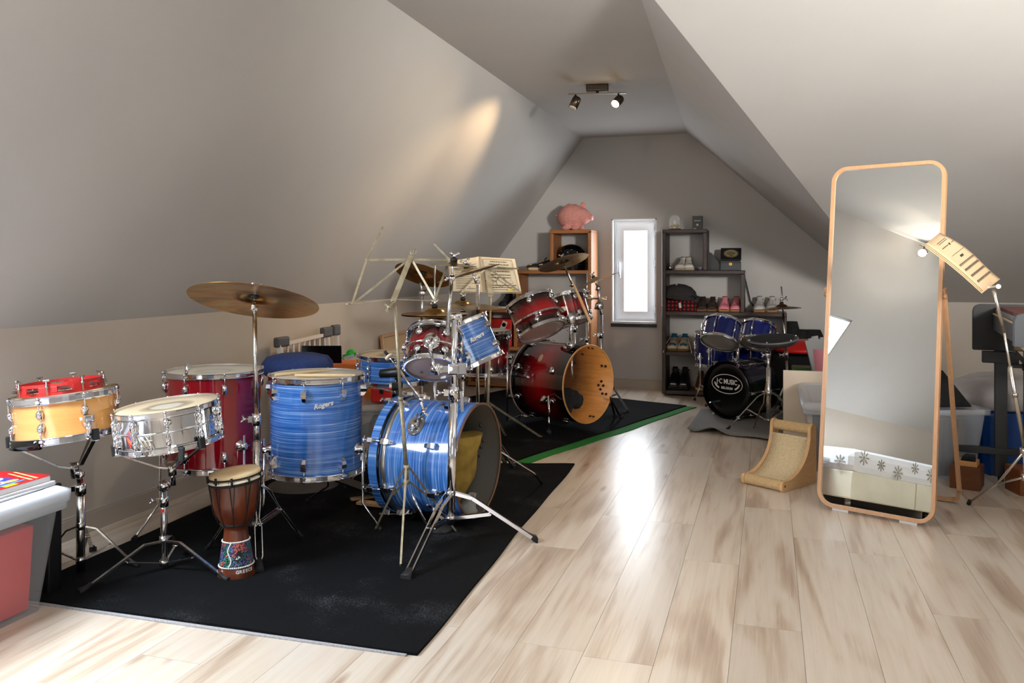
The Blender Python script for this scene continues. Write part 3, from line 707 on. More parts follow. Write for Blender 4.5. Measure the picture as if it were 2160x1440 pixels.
# stand of the chrome snare
base = flo(P(346, 1200, 3.15)); st = thing('snare_stand', 'chrome snare stand with a toothed tilter, its front leg pointing to the crate', 'drum stand', base)
top, low = base+Z*P(0, 1138, 3.15).z, base+Z*P(0, 1186, 3.15).z
tripod(st, top, low, [F(166, 1254), F(484, 1228), F(395, 1172)], 'flat', .012, jt=.42)
pole(st, base+Z*.03, base+Z*P(0, 1035, 3.15).z, .0125); clampcol(st, base+Z*P(0, 1056, 3.15).z, Z, .0165)
C = P(356, 893, 3.06); ax = V(-.10, 1, -.04).normalized(); hubp = P(362, 985, 3.08)
obj('tilter', MB().lathe(P(346, 1024, 3.11), V(0, 0, -1), [(0, .016), (.010, .016), (.012, .010), (.022, .008), (.022, -.008), (.012, -.012), (0, -.012)], 24).bar(P(350, 1024, 3.13), P(364, 1016, 3.12), .016, .012).tube([P(366, 1022, 3.1), hubp], .010), chrome, st)
obj('pole_sticker', MB().aabb(0, 0, 0, 0, 0, 0) if False else MB().cbox(base+Z*P(0, 1075, 3.15).z+V(0, 0, -.0128), V(.012, 0, 0), V(0, 0, .001), Z*.012), mat('red_sticker', (200, 30, 30), .5), st)
basket(st, C-ax*.072, ax, .176, hubp)

# ------------------------------------------------------------------ djembe
bt = F(499, 1213); tp = P(496, 992, 3.12); ax = (tp-bt).normalized()+V(-.10, 0, 0); ax = (tp-bt).normalized()
Hh = (tp-bt).length; RT = .097
dj = thing('djembe', 'carved brown djembe hand drum with a painted dotted band at its foot', 'hand drum', bt)
djw = noisy('stained_djembe_wood', (112, 54, 30), (78, 34, 20), .32, 6, sc=(3, 3, 1), coat=.4)
k = Hh
prof = [(.070, 0), (.071, .004), (.062, .10*k), (.052, .28*k), (.047, .36*k), (.043, .44*k), (.043, .47*k), (.056, .52*k), (.074, .60*k), (.084, .70*k), (.0885, .82*k), (.090, .93*k)]
obj('body', MB().lathe(bt, ax, prof, 56, uvr=.07), djw, dj)
axt = (ax+V(-.08, 0, -.04)).normalized(); tpc = bt+ax*(.945*k)
obj('skin_head', MB().lathe(tpc, axt, [(.091, -.012), (.094, .012), (.090, .021), (.05, .024), (0, .025)], 48), noisy('goat_skin', (236, 214, 172), (222, 192, 144), .6, 9), dj)
obj('white_ring', MB().ring(tpc-axt*.006, axt, .0945, .005), mat('white_cord', (232, 224, 206), .8), dj)
blc = mat('black_cord', (20, 18, 18), .8)
obj('black_ring', MB().ring(tpc+axt*.006, axt, .0955, .0035).ring(tpc-axt*.017, axt, .0945, .0032), blc, dj)
obj('waist_ring', MB().ring(bt+ax*.505*k, ax, .054, .0042), blc, dj)
frd = frame(ax, -V(0, 0, 1))
for i in range(10):
    a = 2*math.pi*i/10+.2
    pts = []
    for sg in (0, .22):
        top_ = frd@Vector((math.cos(a+sg-.11), math.sin(a+sg-.11), 0)); lo = frd@Vector((math.cos(a), math.sin(a), 0))
        pts.append([tpc+top_*.0975-ax*.004, bt+ax*.8*k+(top_*.6+lo*.4).normalized()*.0905, bt+ax*.62*k+lo*.080, bt+ax*.505*k+lo*.060])
    obj('tuning_rope', MB().tube(pts[0], .0017, 6).tube(pts[1], .0017, 6).tube([tpc+frd@Vector((math.cos(a), math.sin(a), 0))*.099-axt*.014, tpc+frd@Vector((math.cos(a), math.sin(a), 0))*.099+axt*.012], .0045, 6), blc, dj)
# painted band: dots in blue, green and coral, real beads along its edges
pb = mat('painted_dot_band', (70, 84, 150), .5); vo = N(pb, 'ShaderNodeTexVoronoi'); vo.inputs['Scale'].default_value = 260
L(pb, coords(pb, 'UV'), vo.inputs['Vector']); reg = noise(pb, coords(pb, 'UV', (1, 1, 1)), 22, 1, .3, 1.2)
rc = ramp(pb, reg, [(.30, (226, 110, 96)), (.43, (20, 24, 28)), (.445, (104, 116, 190)), (.55, (20, 24, 28)), (.565, (40, 144, 112)), (.68, (226, 110, 96))])
bsn = [n for n in pb.node_tree.nodes if n.type == 'VALTORGB'][-1]; bsn.color_ramp.interpolation = 'CONSTANT'
dr = N(pb, 'ShaderNodeMapRange'); dr.inputs[1].default_value = .42; dr.inputs[2].default_value = .55; L(pb, vo.outputs['Distance'], dr.inputs[0])
mx = N(pb, 'ShaderNodeMix', data_type='RGBA'); L(pb, dr.outputs[0], mx.inputs[0]); L(pb, rc, mx.inputs[6]); mx.inputs[7].default_value = lin((24, 24, 40)); L(pb, mx.outputs[2], bsdf(pb).inputs['Base Color'])
def rad(t):
    for (r0, z0), (r1, z1) in zip(prof, prof[1:]):
        if z0 <= t*k <= z1: return r0+(r1-r0)*(t*k-z0)/(z1-z0)
    return prof[-1][0]
obj('painted_band', MB().lathe(bt, ax, [(rad(t)+.0012, t*k) for t in (.115, .18, .24, .30, .345)], 56, uvr=.06), pb, dj)
bd = MB()
for t in (.115, .345):
    for i in range(58):
        a = 2*math.pi*i/58; bd.ball(bt+ax*t*k+frd@Vector((math.cos(a), math.sin(a), 0))*(rad(t)+.0015), .0032, 6, 4)
for i in range(16):
    t = .13+i*.0135; a = -.12+.12*math.sin(i*.45); bd.ball(bt+ax*t*k+frd@Vector((math.cos(a), math.sin(a), 0))*(rad(t)+.002), .0032, 6, 4)
obj('bead_rows', bd, mat('white_bead', (244, 242, 236), .4), dj, kind='stuff')
lt = MB()
word = 'GREECE'
for i, ch in enumerate(word):
    a = .38+i*.175; d_ = frd@Vector((math.cos(a), math.sin(a), 0)); tg = ax.cross(d_)
    text_part('letter', ch, .0165, mat('white_bead', (244, 242, 236), .4), bt+ax*(.077*k)+d_*(rad(.077)+.001), tg, ax, dj, depth=.0006, off=.0004)
ff = frd@Vector((math.cos(.42), math.sin(.42), 0)); tgf = ax.cross(ff)
def curvepatch(pts, m, nm):
    b = MB(); b.prism([bt+ax*(v*k)+(frd@Vector((math.cos(u), math.sin(u), 0)))*(rad(v)+.0016) for u, v in pts], ff*.001); obj(nm, b, m, dj)
curvepatch([(.22, .185), (.40, .175), (.62, .19), (.75, .235), (.60, .262), (.42, .268), (.28, .23)], mat('painted_black', (14, 14, 16), .5), 'painted_dolphin')
curvepatch([(.26, .195), (.40, .190), (.52, .205), (.60, .20), (.52, .22), (.42, .222), (.34, .212)], mat('painted_pale', (190, 206, 210), .5), 'painted_belly')

# ------------------------------------------------------------------ cymbals
def cymbal(name, label, C, nrm, R, m, group=None, bell=.15, bow=.045, felt=True, star=False, base=None, cat='cymbal', n=64):
    nrm = Vector(nrm).normalized(); C = Vector(C); br = R*bell*1.45
    prof = [(R, -R*bow*1.25), (R*.8, -R*bow*.78), (R*.6, -R*bow*.42), (R*.4, -R*bow*.16), (br*1.02, 0), (br*.92, br*.17), (br*.7, br*.32), (br*.4, br*.41), (.006, br*.44)]
    rt = thing(name, label, cat, C, group)
    b = MB(); b.lathe(C, nrm, prof, n); b.lathe(C-nrm*.0012, nrm, prof[::-1], n)
    b.lathe(C, nrm, [(R, -R*bow*1.25), (R+.0004, -R*bow*1.25-.0006), (R, -R*bow*1.25-.0012)], n)
    obj('bow', b, m, rt)
    if felt:
        zt = br*.44
        obj('felt', MB().tube([C+nrm*(zt), C+nrm*(zt+.014)], .015, 14).tube([C-nrm*.016+nrm*zt*.6, C+nrm*zt*.7], .017, 14), rubber, rt)
        mb = MB(); wing(mb, C+nrm*(zt+.022), nrm, 1.3); obj('wing_nut', mb, chrome, rt)
    return rt
def cup(root, C, nrm, zt, q, r=.006):
    mb = MB().tube([C-Vector(nrm)*.05, C+Vector(nrm)*(zt+.024)], .0035, 6).tube([C-Vector(nrm)*.05, C-Vector(nrm)*.012], .009, 10)
    return obj('cymbal_rod', mb, chrome, root)
def tiltknob(root, p, d, s=1):
    d = Vector(d).normalized(); mb = MB().lathe(p, d, [(0, .012*s), (.010*s, .012*s), (.015*s, .007*s), (.015*s, -.007*s), (.010*s, -.012*s), (0, -.012*s)], 18); wing(mb, p-d*.02*s, -d, s); return obj('tilter', mb, chrome, root)
# --- large ride on its stand, front left
D0 = 3.33; base = flo(P(541, 1170, D0)); top = P(537, 632, D0)
st = thing('cymbal_stand', 'straight chrome cymbal stand between the crimson and the big blue floor tom', 'cymbal stand', base)
tripod(st, base+Z*P(0, 1022, D0).z, base+Z*P(0, 1106, D0).z, [F(548, 1210), F(436, 1162), F(636, 1137)], 'wire', .020, footr=.012, jt=.45)
z = lambda y: P(0, y, D0).z
pole(st, base+Z*.06, base+Z*z(930), .0145); pole(st, base+Z*z(940), base+Z*z(872), .012); pole(st, base+Z*z(880), top-Z*.045, .0085)
clampcol(st, base+Z*z(884), Z, .0175, 1.2); clampcol(st, base+Z*z(1000), Z, .018, 1.0)
nr = V(.055, 1, .335).normalized(); cc = P(537, 628, D0)
tiltknob(st, top-Z*.035, V(.3, 0, -1), .9); cup(st, cc, nr, .02, None)
cymbal('ride_cymbal', 'large bronze ride cymbal showing its stained underside, tilted on a tall stand', cc, nr, .256, ridem)

# --- double stand in front of the blue bass drum
D0 = 3.44; base = flo(P(950, 1150, D0)); z = lambda y: P(0, y, D0).z
st = thing('double_tom_stand', 'heavy chrome stand with double-braced legs before the blue bass drum', 'drum stand', base)
tripod(st, base+Z*z(1040), base+Z*z(1092), [F(1133, 1142), F(855, 1226), F(858, 1098)], 'double', .020, footr=.016, jt=.42, m=chrome, hubr=.020)
tp_ = P(959, 668, D0); pb_ = base+Z*z(860); pl = lambda y: mid(base, tp_, (z(y))/tp_.z)
pole(st, base+Z*.09, pl(848), .0180, chrome); pole(st, pl(860), tp_, .0125, chrome)
clampcol(st, pl(828), Z, .0225, 1.3); obj('clamp_lever', MB().bar(P(973, 825, D0-.03), P(975, 868, D0-.05), .012, .008), chrome, st)
obj('multi_clamp', MB().cbox(pl(778), V(.045, 0, 0), V(0, 0, .045), Z*.045, .006).tube([P(950, 778, D0-.05), P(950, 778, D0-.06)], .009), chrome, st)
obj('top_tee', MB().tube([P(943, 668, D0), P(972, 668, D0)], .017, 14).tube([P(970, 660, D0), P(970, 686, D0)], .010), chrome, st)
bm = [P(945, 705, D0), P(951, 600, D0+.02), P(953, 588, D0+.02)]
obj('boom_arm', MB().tube([P(944, 702, D0), P(952, 592, D0+.02)], .009, 10), chrome2, st); obj('boom_arm', MB().bar(P(944, 702, D0-.02), P(947, 658, D0-.02), .014, .006), chrome2, st)
tiltknob(st, P(954, 586, D0+.02), V(1, 0, 0), .9); obj('cymbal_rod', MB().tube([P(954, 586, D0+.02), P(957, 541, D0+.02)], .0055), chrome, st)
obj('felt_stack', MB().tube([P(957, 560, D0+.02), P(957, 551, D0+.02)], .014, 14), rubber, st)
# small crimson tom held by a rod from the clamp
ax = V(.04, .84, .54).normalized(); C = P(914, 740, 3.58); R = .108; LD = .165
tA = drum('tom_drum', 'small dark red burst tom on the chrome double stand, its bottom head facing forward', C, ax, R, LD, burst(LD-.024), nl=6, lug='round', phase=math.radians(30), lugh=.02, hint=-V(0, 0, 1), top=headw, bot=mat('tan_bottom_head', (158, 134, 122), .3), hoopw=.020)
fr = frame(ax, -V(0, 0, 1)); fd = fr@Vector((1, 0, 0))
obj('suspension_mount', MB().lathe(C+fd*(R+.004)-ax*.012, fd, [(0, .03), (.024, .03), (.030, .022), (.030, .004), (.036, 0)], 24).tube([C+fd*(R+.03)-ax*.012, C+fd*(R+.03)-ax*.05-Z*.02], .010).ring(C-ax*.012, ax, R+.016, .0045, 40, 6), chrome, tA)
for sg in (-1, 1):
    dd_ = fr@Vector((math.cos(sg*1.25), math.sin(sg*1.25), 0)); obj('mount_grommet', MB().tube([C+dd_*(R+.012)-ax*.01, C+dd_*(R+.030)-ax*.01], .015, 14), chrome, tA)
text_part('head_print', 'C', .022, inkm, C-ax*(LD/2+.002)-V(.045, 0, 0)-fd*.035, V(1, .2, 0), -fd, tA)
pa = C+fd*(R+.03)-ax*.05-Z*.02; pb2 = P(917, 778, 3.40)
obj('tom_arm', MB().tube([pa, P(915, 770, 3.40), pb2, P(940, 779, D0)], .0075, 10).tube([P(908, 778, 3.42), P(934, 778, 3.42)], .021, 14).tube([P(922, 766, 3.40), P(922, 790, 3.40)], .012, 12).cbox(P(941, 778, D0), V(.04, 0, 0), V(0, 0, .035), Z*.03, .003), chrome, st)
# blue rack tom
ax = V(-.44, 1, .075).normalized(); R = .150; LD = .200; C = P(980, 729, 3.95)
tB = drum('tom_drum', 'blue pearl rack tom tipped sideways behind the chrome stand pole', C, ax, R, LD, bluew, nl=6, lug='wedge', phase=math.radians(4), lugh=.038, hint=-V(0, 0, 1), top=headc, hoopw=.022, s=.9)
rt_ = (V(.55, .22, -1)).normalized(); rt_ = (rt_-ax*rt_.dot(ax)).normalized()
text_part('script_badge', 'Rogers', .028, MATS['badge_silver'], C+rt_*(R+.002)+ax*.012, ax.cross(rt_)*1.0+ax*.12, ax, tB, shear=.35, depth=.0012, off=.0006)
obj('tom_arm', MB().tube([P(962, 778, D0), P(978, 775, D0+.12), P(985, 760, 3.80)], .010, 10).cbox(P(972, 777, D0+.03), V(.05, 0, 0), V(0, 0, .04), Z*.05, .004), chrome, st)
# cymbals on top of the stand
cymbal('crash_cymbal', 'dark splash cymbal with a wing nut on top of the tall chrome boom', P(957, 556, D0+.02), V(.07, 1, -.05), .098, olive)
cymbal('crash_cymbal', 'thin pale bronze cymbal seen edge-on just below the splash cymbal', P(987, 571, D0+.22), V(-.30, 1, .03), .145, silv, bow=.06)

# --- blue bass drum, open front
fl = V(math.cos(math.radians(22)), 0, -math.sin(math.radians(22))); R = .252; LD = .40
Cf = P(1012, 968, 3.70); Cf.z = .296; C = Cf-fl*LD/2
bb_ = drum('bass_drum', 'blue pearl bass drum without a front head, a yellow pillow inside', C, -fl, R, LD, bluew, nl=8, lug='wedge', phase=math.radians(22.5), opening=-1, lugh=.06, hint=Z, top=headc, bothoop=False, inner=mat('grey_drum_inside', (74, 69, 61), .6), hoopmat=bluew, hoopw=.04, woodhoop=True, rods=False, base=flo(C), s=1.0)
obj('bearing_edge', MB().ring(C+fl*(LD/2-.004), fl, R-.004, .0055, 72, 8), mat('edge_wood', (120, 84, 60), .5), bb_)
obj('inlay_ring', MB().lathe(C-fl*(LD/2-.052), fl, [(R+.0015, -.011), (R+.0045, -.011), (R+.0045, .011), (R+.0015, .011)], 72), mat('satin_alloy', (196, 194, 188), .25, .9), bb_)
obj('inlay_ring', MB().lathe(C-fl*(LD/2-.024), fl, [(R+.0045, -.010), (R+.0075, -.010), (R+.0075, .010), (R+.0045, .010)], 72), darkgl, bb_)
fr = frame(-fl, Z)
def around(ang, axd, R_): d_ = fr@Vector((math.cos(math.radians(ang)), math.sin(math.radians(ang)), 0)); return C+d_*R_+fl*axd, d_
# which sign of angle faces the camera?
sgn = 1 if (fr@Vector((0, 1, 0))).dot(V(0, 0, -1)) > 0 else -1
for i, a in enumerate((22.5, 67.5, 112.5, 157.5, -22.5, -67.5, -112.5, -157.5)):
    a *= sgn; p, d_ = around(a, -LD/2-.02, R+.030); p1, _ = around(a, -LD/2+.10, R+.014); tg = fl.cross(d_)
    mb = MB().tube([p-fl*.02, p1], .0036, 8).tube([p-fl*.018-tg*.018, p-fl*.018+tg*.018], .0042, 8)
    hp, _ = around(a, -LD/2-.008, R+.016); mb.cbox(hp, d_*.036, tg*.026, fl*.03, .004); obj('claw_hook', mb, chrome, bb_)
for a, axd in ((67.5, .08), (22.5, .075), (112.5, .08), (157.5, .08), (-22.5, .08)):
    p, d_ = around(a*sgn, axd, R); mb = MB(); lug_shape(mb, p, d_, fl, fl.cross(d_), 'wedge', .06, 1); obj('lug', mb, chrome, bb_)
    p, d_ = around(a*sgn, axd+.09, R-.012)
pl_, d_ = around(47*sgn, -.02, R); tg = fl.cross(d_)
mb = MB(); mb.prism([pl_+fl*(.038*math.cos(t))+tg*(.052*math.sin(t))-d_*.004 for t in [i*math.pi/9 for i in range(18)]], d_*.009)
plate = obj('tom_holder_plate', mb, steel, bb_)
obj('holder_block', MB().tube([pl_, pl_+d_*.035], .019, 14).tube([pl_+d_*.025-tg*.04, pl_+d_*.025+tg*.04], .008), chrome, plate)
for sx, sy in ((-.6, -.6), (.6, -.6), (-.6, .6), (.6, .6)): obj('screw', MB().ball(pl_+fl*.034*sx+tg*.05*sy+d_*.006, .005, 8, 5), chrome, plate)
hd_ = pl_+d_*.03; j1 = P(893, 868, 3.50); j2 = P(888, 842, 3.50); e_ = P(825, 757, 3.62)
obj('cymbal_arm', MB().tube([hd_, j1, j2], .0065, 10).tube([j2, P(835, 771, 3.60)], .0062, 10).tube([P(835, 771, 3.6), P(815, 745, 3.62)], .004, 8), chrome, bb_)
mb = MB(); wing(mb, j1, V(1, .3, -.2), 1.3); mb.ball(j2, .012); obj('arm_joint', mb, chrome, bb_)
dA = (P(815, 745, 3.62)-P(835, 771, 3.6)).normalized()
obj('felt_washer', MB().tube([P(822, 754, 3.62), P(822, 754, 3.62)+dA*.010], .019, 18), mat('white_felt', (226, 214, 192), .9), bb_)
obj('rod_sleeve', MB().tube([P(818, 749, 3.62), P(811, 740, 3.62)], .007, 10), rubber, bb_)
# second holder, memory plate near the pole
p2, d2 = around(62*sgn, .075, R); tg2 = fl.cross(d2); 
for sg, f0 in ((1, F(1143, 1022)), (-1, None)):
    pass
sp, sdir = around(-112*sgn, .12, R); obj('spur', MB().tube([P(1050, 950, 3.95), P(1058, 954, 3.95), P(1125, 997, 4.22), F(1143, 1024)+Z*.012], .0055, 8), chrome, bb_)
sp, sdir = around(118*sgn, -.02, R); q_ = F(905, 1128); 
obj('spur', MB().tube([sp, mid(sp, q_, .5)+Z*.01, q_+Z*.02], .007, 8), chrome, bb_)
for k_, (a, axd) in enumerate(((-40, .06), (-62, .11), (-75, .10), (-82, .115), (-90, .10), (-100, .09), (-30, -.05))):
    p, d_ = around(a*sgn, axd, R-.010); obj('inner_bolt', MB().tube([p, p-d_*.010], .0065, 10), steel, bb_)
# yellow foam pillow inside, crumpled plastic
yel = noisy('mustard_foam', (176, 146, 66), (142, 112, 44), .9, 12)
mb = MB(); q0 = C-fl*.02; rings = []
for i in range(9):
    t = i/8; zz = .055+t*.33; xx = -.06+.12*t; w_ = .10*(.75+.25*math.sin(t*math.pi)); 
    cc_ = q0+fl*(xx*.6)+V(.05+.04*t, 0, .05); cc_.z = zz
    rings.append([cc_+V(w_*math.cos(a_), 0, 0)+fl.cross(Z)*(.11*math.sin(a_))+fl*(.012*math.sin(3*a_+i)) for a_ in [j*math.pi/7 for j in range(14)]])
mb.loft(rings); solo('foam_pillow', mb, yel, 'mustard yellow foam block standing inside the open blue bass drum', 'pillow')
mb = MB(); rings = []
for i in range(7):
    t = i/6; cc_ = C+fl*(.13+.03*t); cc_.z = .048+t*.09; rings.append([cc_+V(.05*(1-.6*t)*math.cos(a_)+.02*math.sin(i*2+a_*3)*.3, 0, .04*math.sin(a_)) for a_ in [j*math.pi/6 for j in range(12)]])
mb.loft(rings); solo('plastic_bag', mb, mat('crumpled_grey_plastic', (176, 178, 172), .25), 'small crumpled grey plastic bag on the floor of the blue bass drum', 'bag')
# round rubber practice disc under the stand
q_ = F(932, 1124); solo('practice_pad', MB().lathe(q_+Z*.0095, Z, [(0, .0), (.045, 0), (.048, .004), (.048, .012), (.044, .016), (0, .016)], 28), noisy('dark_rubber_disc', (60, 60, 60), (34, 34, 35), .85, 60), 'round dark rubber disc under the spur of the blue bass drum', 'pad')

# --- blue snare on a low stand behind
ax = V(-.0, 1, -.03).normalized(); C = P(832, 783, 4.40); C.z = .625; R = .180; LD = .135
bs = drum('snare_drum', 'blue pearl snare drum with a stained head behind the music stand pole', C, ax, R, LD, bluew, nl=8, lug='tube', phase=math.radians(10), lugh=.04, hint=-V(0, 0, 1), top=headw, hoopw=.022)
base = flo(C); st = thing('snare_stand', 'low chrome snare stand under the blue snare drum, behind the blue bass drum', 'drum stand', base)
tripod(st, base+Z*.24, base+Z*.10, [base+V(.22, 0, -.12), base+V(-.25, 0, -.08), base+V(.02, 0, .26)], 'flat', .014); pole(st, base+Z*.03, base+Z*.50, .011); basket(st, C-ax*.07, ax, R, base+Z*.50)
# cowbell
mb = MB(); q0, q1 = P(800, 788, 3.98), P(868, 782, 3.98); d_ = q1-q0; rings = []
for t, hh, dd_ in ((0, .010, .012), (.04, .019, .02), (.9, .024, .034), (1, .020, .030)):
    c_ = q0+d_*t; rings.append([c_+V(0, 0, dd_*sx)+Z*hh*sz for sx, sz in ((-1, -.6), (-.7, -1), (.7, -1), (1, -.6), (1, .6), (.7, 1), (-.7, 1), (-1, .6))])
mb.loft(rings); mb.tube([P(838, 797, 3.98), P(838, 830, 3.98), P(846, 850, 3.94)], .007); mb.cbox(P(838, 812, 3.98), V(.05, 0, 0), V(0, 0, .03), Z*.03, .003)
solo('cowbell', mb, blackp, 'matt black cowbell on a short post above the blue bass drum', 'cowbell')
# pedal by the bass drum
base = F(836, 930)+V(-.02, 0, .10); mb = MB(); 
pd = thing('bass_pedal', 'black and chrome bass drum pedal behind the blue bass drum', 'pedal', base)
b0 = flo(P(822, 1000, 4.06)); 
obj('footboard', MB().bar(b0+Z*.03, b0+V(-.28, 0, .10)+Z*.10, .085, .010), blackp, pd)
obj('pedal_frame', MB().bar(b0+V(-.01, 0, -.05), b0+V(-.01, 0, -.05)+Z*.20, .02, .02).bar(b0+V(-.01, 0, .08), b0+V(-.01, 0, .08)+Z*.20, .02, .02).tube([b0+V(-.01, 0, -.06)+Z*.19, b0+V(-.01, 0, .09)+Z*.19], .008), blackp, pd)
obj('beater', MB().tube([b0+V(-.01, 0, .015)+Z*.19, b0+V(-.05, 0, .015)+Z*.34], .004).tube([b0+V(-.075, 0, .015)+Z*.34, b0+V(-.03, 0, .015)+Z*.35], .02), chrome, pd)

# --- dark red kit
fl = V(.706, 0, -.708).normalized(); R = .277; LD = .50
Cf = P(1243, 812, 5.85); Cf.z = .334; C = Cf-fl*LD/2
rb = drum('bass_drum', 'dark red burst bass drum with an open front showing orange wood', C, -fl, R, LD, burst(LD-.024), nl=8, lug='round', phase=math.radians(22.5), opening=-1, lugh=.03, hint=Z, top=headclear, bothoop=False, inner=noisy('orange_birch_inside', (202, 138, 70), (184, 118, 54), .45, 6, sc=(1, 1, 8)), hoopmat=darkgl, hoopw=.042, woodhoop=True, rods=False, base=flo(C), s=1.5)
obj('bearing_edge', MB().ring(C+fl*(LD/2-.006), fl, R-.003, .005, 72, 8), mat('pale_edge_wood', (214, 166, 110), .5), rb)
obj('inlay_ring', MB().lathe(C-fl*(LD/2+.000), fl, [(R+.014, -.009), (R+.0165, -.009), (R+.0165, .009), (R+.014, .009)], 72), mat('inlay_red_grey', (150, 128, 122), .3), rb)
fr = frame(-fl, Z); sgn = 1 if (fr@Vector((0, 1, 0))).dot(V(0, 0, -1)) > 0 else -1
for a in (22.5, 67.5, 112.5, 157.5, -22.5, -67.5):
    a *= sgn; p, d_ = around(a, -LD/2-.01, R+.022); p1, _ = around(a, -LD/2+.075, R+.014); tg = fl.cross(d_)
    obj('claw_hook', MB().tube([p-fl*.03, p1], .0042, 8).tube([p-fl*.03-tg*.02, p-fl*.03+tg*.02], .005, 8).cbox(p-d_*.006, d_*.03, tg*.022, fl*.04, .004), chrome2, rb)
    p, d_ = around(a, LD/2-.12, R); mb = MB(); lug_shape(mb, p, d_, fl, tg, 'round', .03, 1.5); obj('lug', mb, chrome, rb)
p, d_ = around(50*sgn, -.02, R); tg = fl.cross(d_)
mb = MB(); mb.prism([p+fl*(.016*math.cos(t))+tg*(.032*math.sin(t))-d_*.002 for t in [i*math.pi/8 for i in range(16)]], d_*.006); obj('badge', mb, mat('gold_badge', (196, 168, 130), .3, .6), rb)
p, d_ = around(112*sgn, .06, R); fo = F(1158, 921)
obj('spur_mount', MB().lathe(p, d_, [(.034, -.004), (.034, .006), (.026, .014), (.018, .03), (0, .034)], 20), chrome, rb)
s0 = P(1158, 836, 5.72); l = obj('spur', MB().tube([p+d_*.02, s0, fo+Z*.14], .010, 10).tube([fo+Z*.14, fo+Z*.05], .006, 8), chrome, rb); obj('rubber_foot', MB().ball(fo+Z*.032, .020, 12, 8), rubber, l)
for (x_, y_) in ((1311, 885), (1298, 884)):
    fo = F(x_, y_); l = obj('spur', MB().tube([P(1288, 838, 5.95), mid(P(1288, 838, 5.95), fo, .75), fo+Z*.03], [.008, .008, .005], 8), dk, rb); obj('rubber_foot', MB().ball(fo+Z*.022, .018, 10, 8), rubber, l)
# shell bolts in clusters on the inside
def infront(px, py):
    """point on the inside of the shell seen through the opening at a photo pixel"""
    o = Vector((0, 0, CAMH)); d = (P(px, py, 1)-o); best = None
    dx, ox = d-fl*d.dot(fl), (o-C)-fl*(o-C).dot(fl); aa, bq, cq = dx.dot(dx), 2*dx.dot(ox), ox.dot(ox)-(R-.008)**2
    t = (-bq+math.sqrt(max(0, bq*bq-4*aa*cq)))/(2*aa); q = o+d*t; n = (q-C); n = n-fl*n.dot(fl); return q, n.normalized()
for x_, y_ in ((1242, 733), (1250, 734), (1229, 746), (1213, 765), (1270, 771), (1278, 772), (1269, 804), (1263, 812), (1273, 813), (1267, 821), (1271, 830), (1279, 831), (1245, 878), (1252, 879)):
    q, n_ = infront(x_, y_); obj('shell_bolt', MB().tube([q+n_*.002, q-n_*.005], .0095, 10), mat('dark_bolt', (44, 30, 22), .5), rb)
mb = MB(); rings = []; q0 = C-fl*.01  # rounded black lump low inside the shell
for i in range(8):
    t = i/7; cc_ = q0+V(-.06+.14*t, 0, 0); cc_.z = .105+.10*math.sin(t*2); rings.append([cc_+fl*(.16*math.cos(a_)*(1-.35*t))+Z*(.098*math.sin(a_)*(1-.5*t)+.02*math.sin(2*a_+i)) for a_ in [j*math.pi/7 for j in range(14)]])
mb.loft(rings); solo('black_lump', mb, blackfab, 'black rounded lump inside the open dark red bass drum', 'pillow')
# tom post, clamps and toms
topc, _ = around(5*sgn, .02, R); tpst = flo(topc)+Z*(R+.334)
ts = thing('tom_holder', 'chrome double tom post rising from the top of the dark red bass drum', 'drum mount', tpst)
pp = P(1204, 728, 5.80); obj('post', MB().tube([pp-Z*.03, P(1204, 660, 5.80)], .0125, 12).tube([pp-Z*.02, pp+Z*.02], .03, 16), chrome, ts)
obj('cross_arm', MB().tube([P(1165, 668, 5.75), P(1185, 676, 5.78), P(1204, 672, 5.8), P(1216, 664, 5.85), P(1224, 655, 5.9)], .011, 10).lathe(P(1204, 672, 5.76), V(0, 0, -1), [(0, .03), (.03, .03), (.036, .02), (.036, -.01)], 20).lathe(P(1185, 672, 5.74), V(0, 0, -1), [(0, .02), (.022, .02), (.028, .01), (.028, -.01)], 18), chrome, ts)
ax = V(-.36, .88, .38).normalized(); R = .160; LD = .225; C2 = P(1130, 668, 5.62)
rt1 = drum('tom_drum', 'dark red burst rack tom with a chrome suspension bar, beside the music stand', C2, ax, R, LD, burst(LD-.024), nl=6, lug='round', phase=math.radians(0), lugh=.02, hint=-V(0, 0, 1), top=headc, bot=headclear, hoopw=.024, s=1.1)
fr2 = frame(ax, -V(0, 0, 1)); pts = []
for a in range(-70, 75, 12):
    d_ = fr2@Vector((math.cos(math.radians(a+18)), math.sin(math.radians(a+18)), 0)); pts.append(C2+d_*(R+.022)-ax*.035)
mb = MB()
for q, q2 in zip(pts, pts[1:]): mb.bar(q, q2, .012, .026, ax.cross(q2-q))
obj('suspension_bar', mb, chrome, rt1)
ax = V(-.24, .92, .22).normalized(); C3 = P(1200, 652, 6.0)
rt2 = drum('tom_drum', 'dark red burst tom with a round white badge, partly hidden behind cymbal poles', C3, ax, .135, .20, burst(.176), nl=6, lug='round', phase=math.radians(25), lugh=.02, hint=-V(0, 0, 1), top=headc, bot=headclear, hoopw=.024, s=1.1)
fr2 = frame(ax, -V(0, 0, 1)); d_ = fr2@Vector((math.cos(-.35), math.sin(-.35), 0)); tg = ax.cross(d_)
mb = MB(); mb.prism([C3+d_*.135+tg*(.028*math.cos(t))+ax*(.018*math.sin(t)-.01) for t in [i*math.pi/8 for i in range(16)]], d_*.004); obj('badge', mb, mat('badge_cream', (214, 204, 186), .35), rt2)
C4 = P(1022, 740, 6.02); C4.z = .545
rf = drum('floor_tom', 'dark red burst floor tom on bent chrome legs behind the blue rack tom', C4, Z, .183, .30, burst(.276), nl=8, lug='round', phase=math.radians(16), lugh=.02, hint=-V(0, 0, 1), top=headc, hoopw=.024, s=1.2, base=flo(C4))
fo = F(1096, 893); p = P(1069, 760, 5.85)
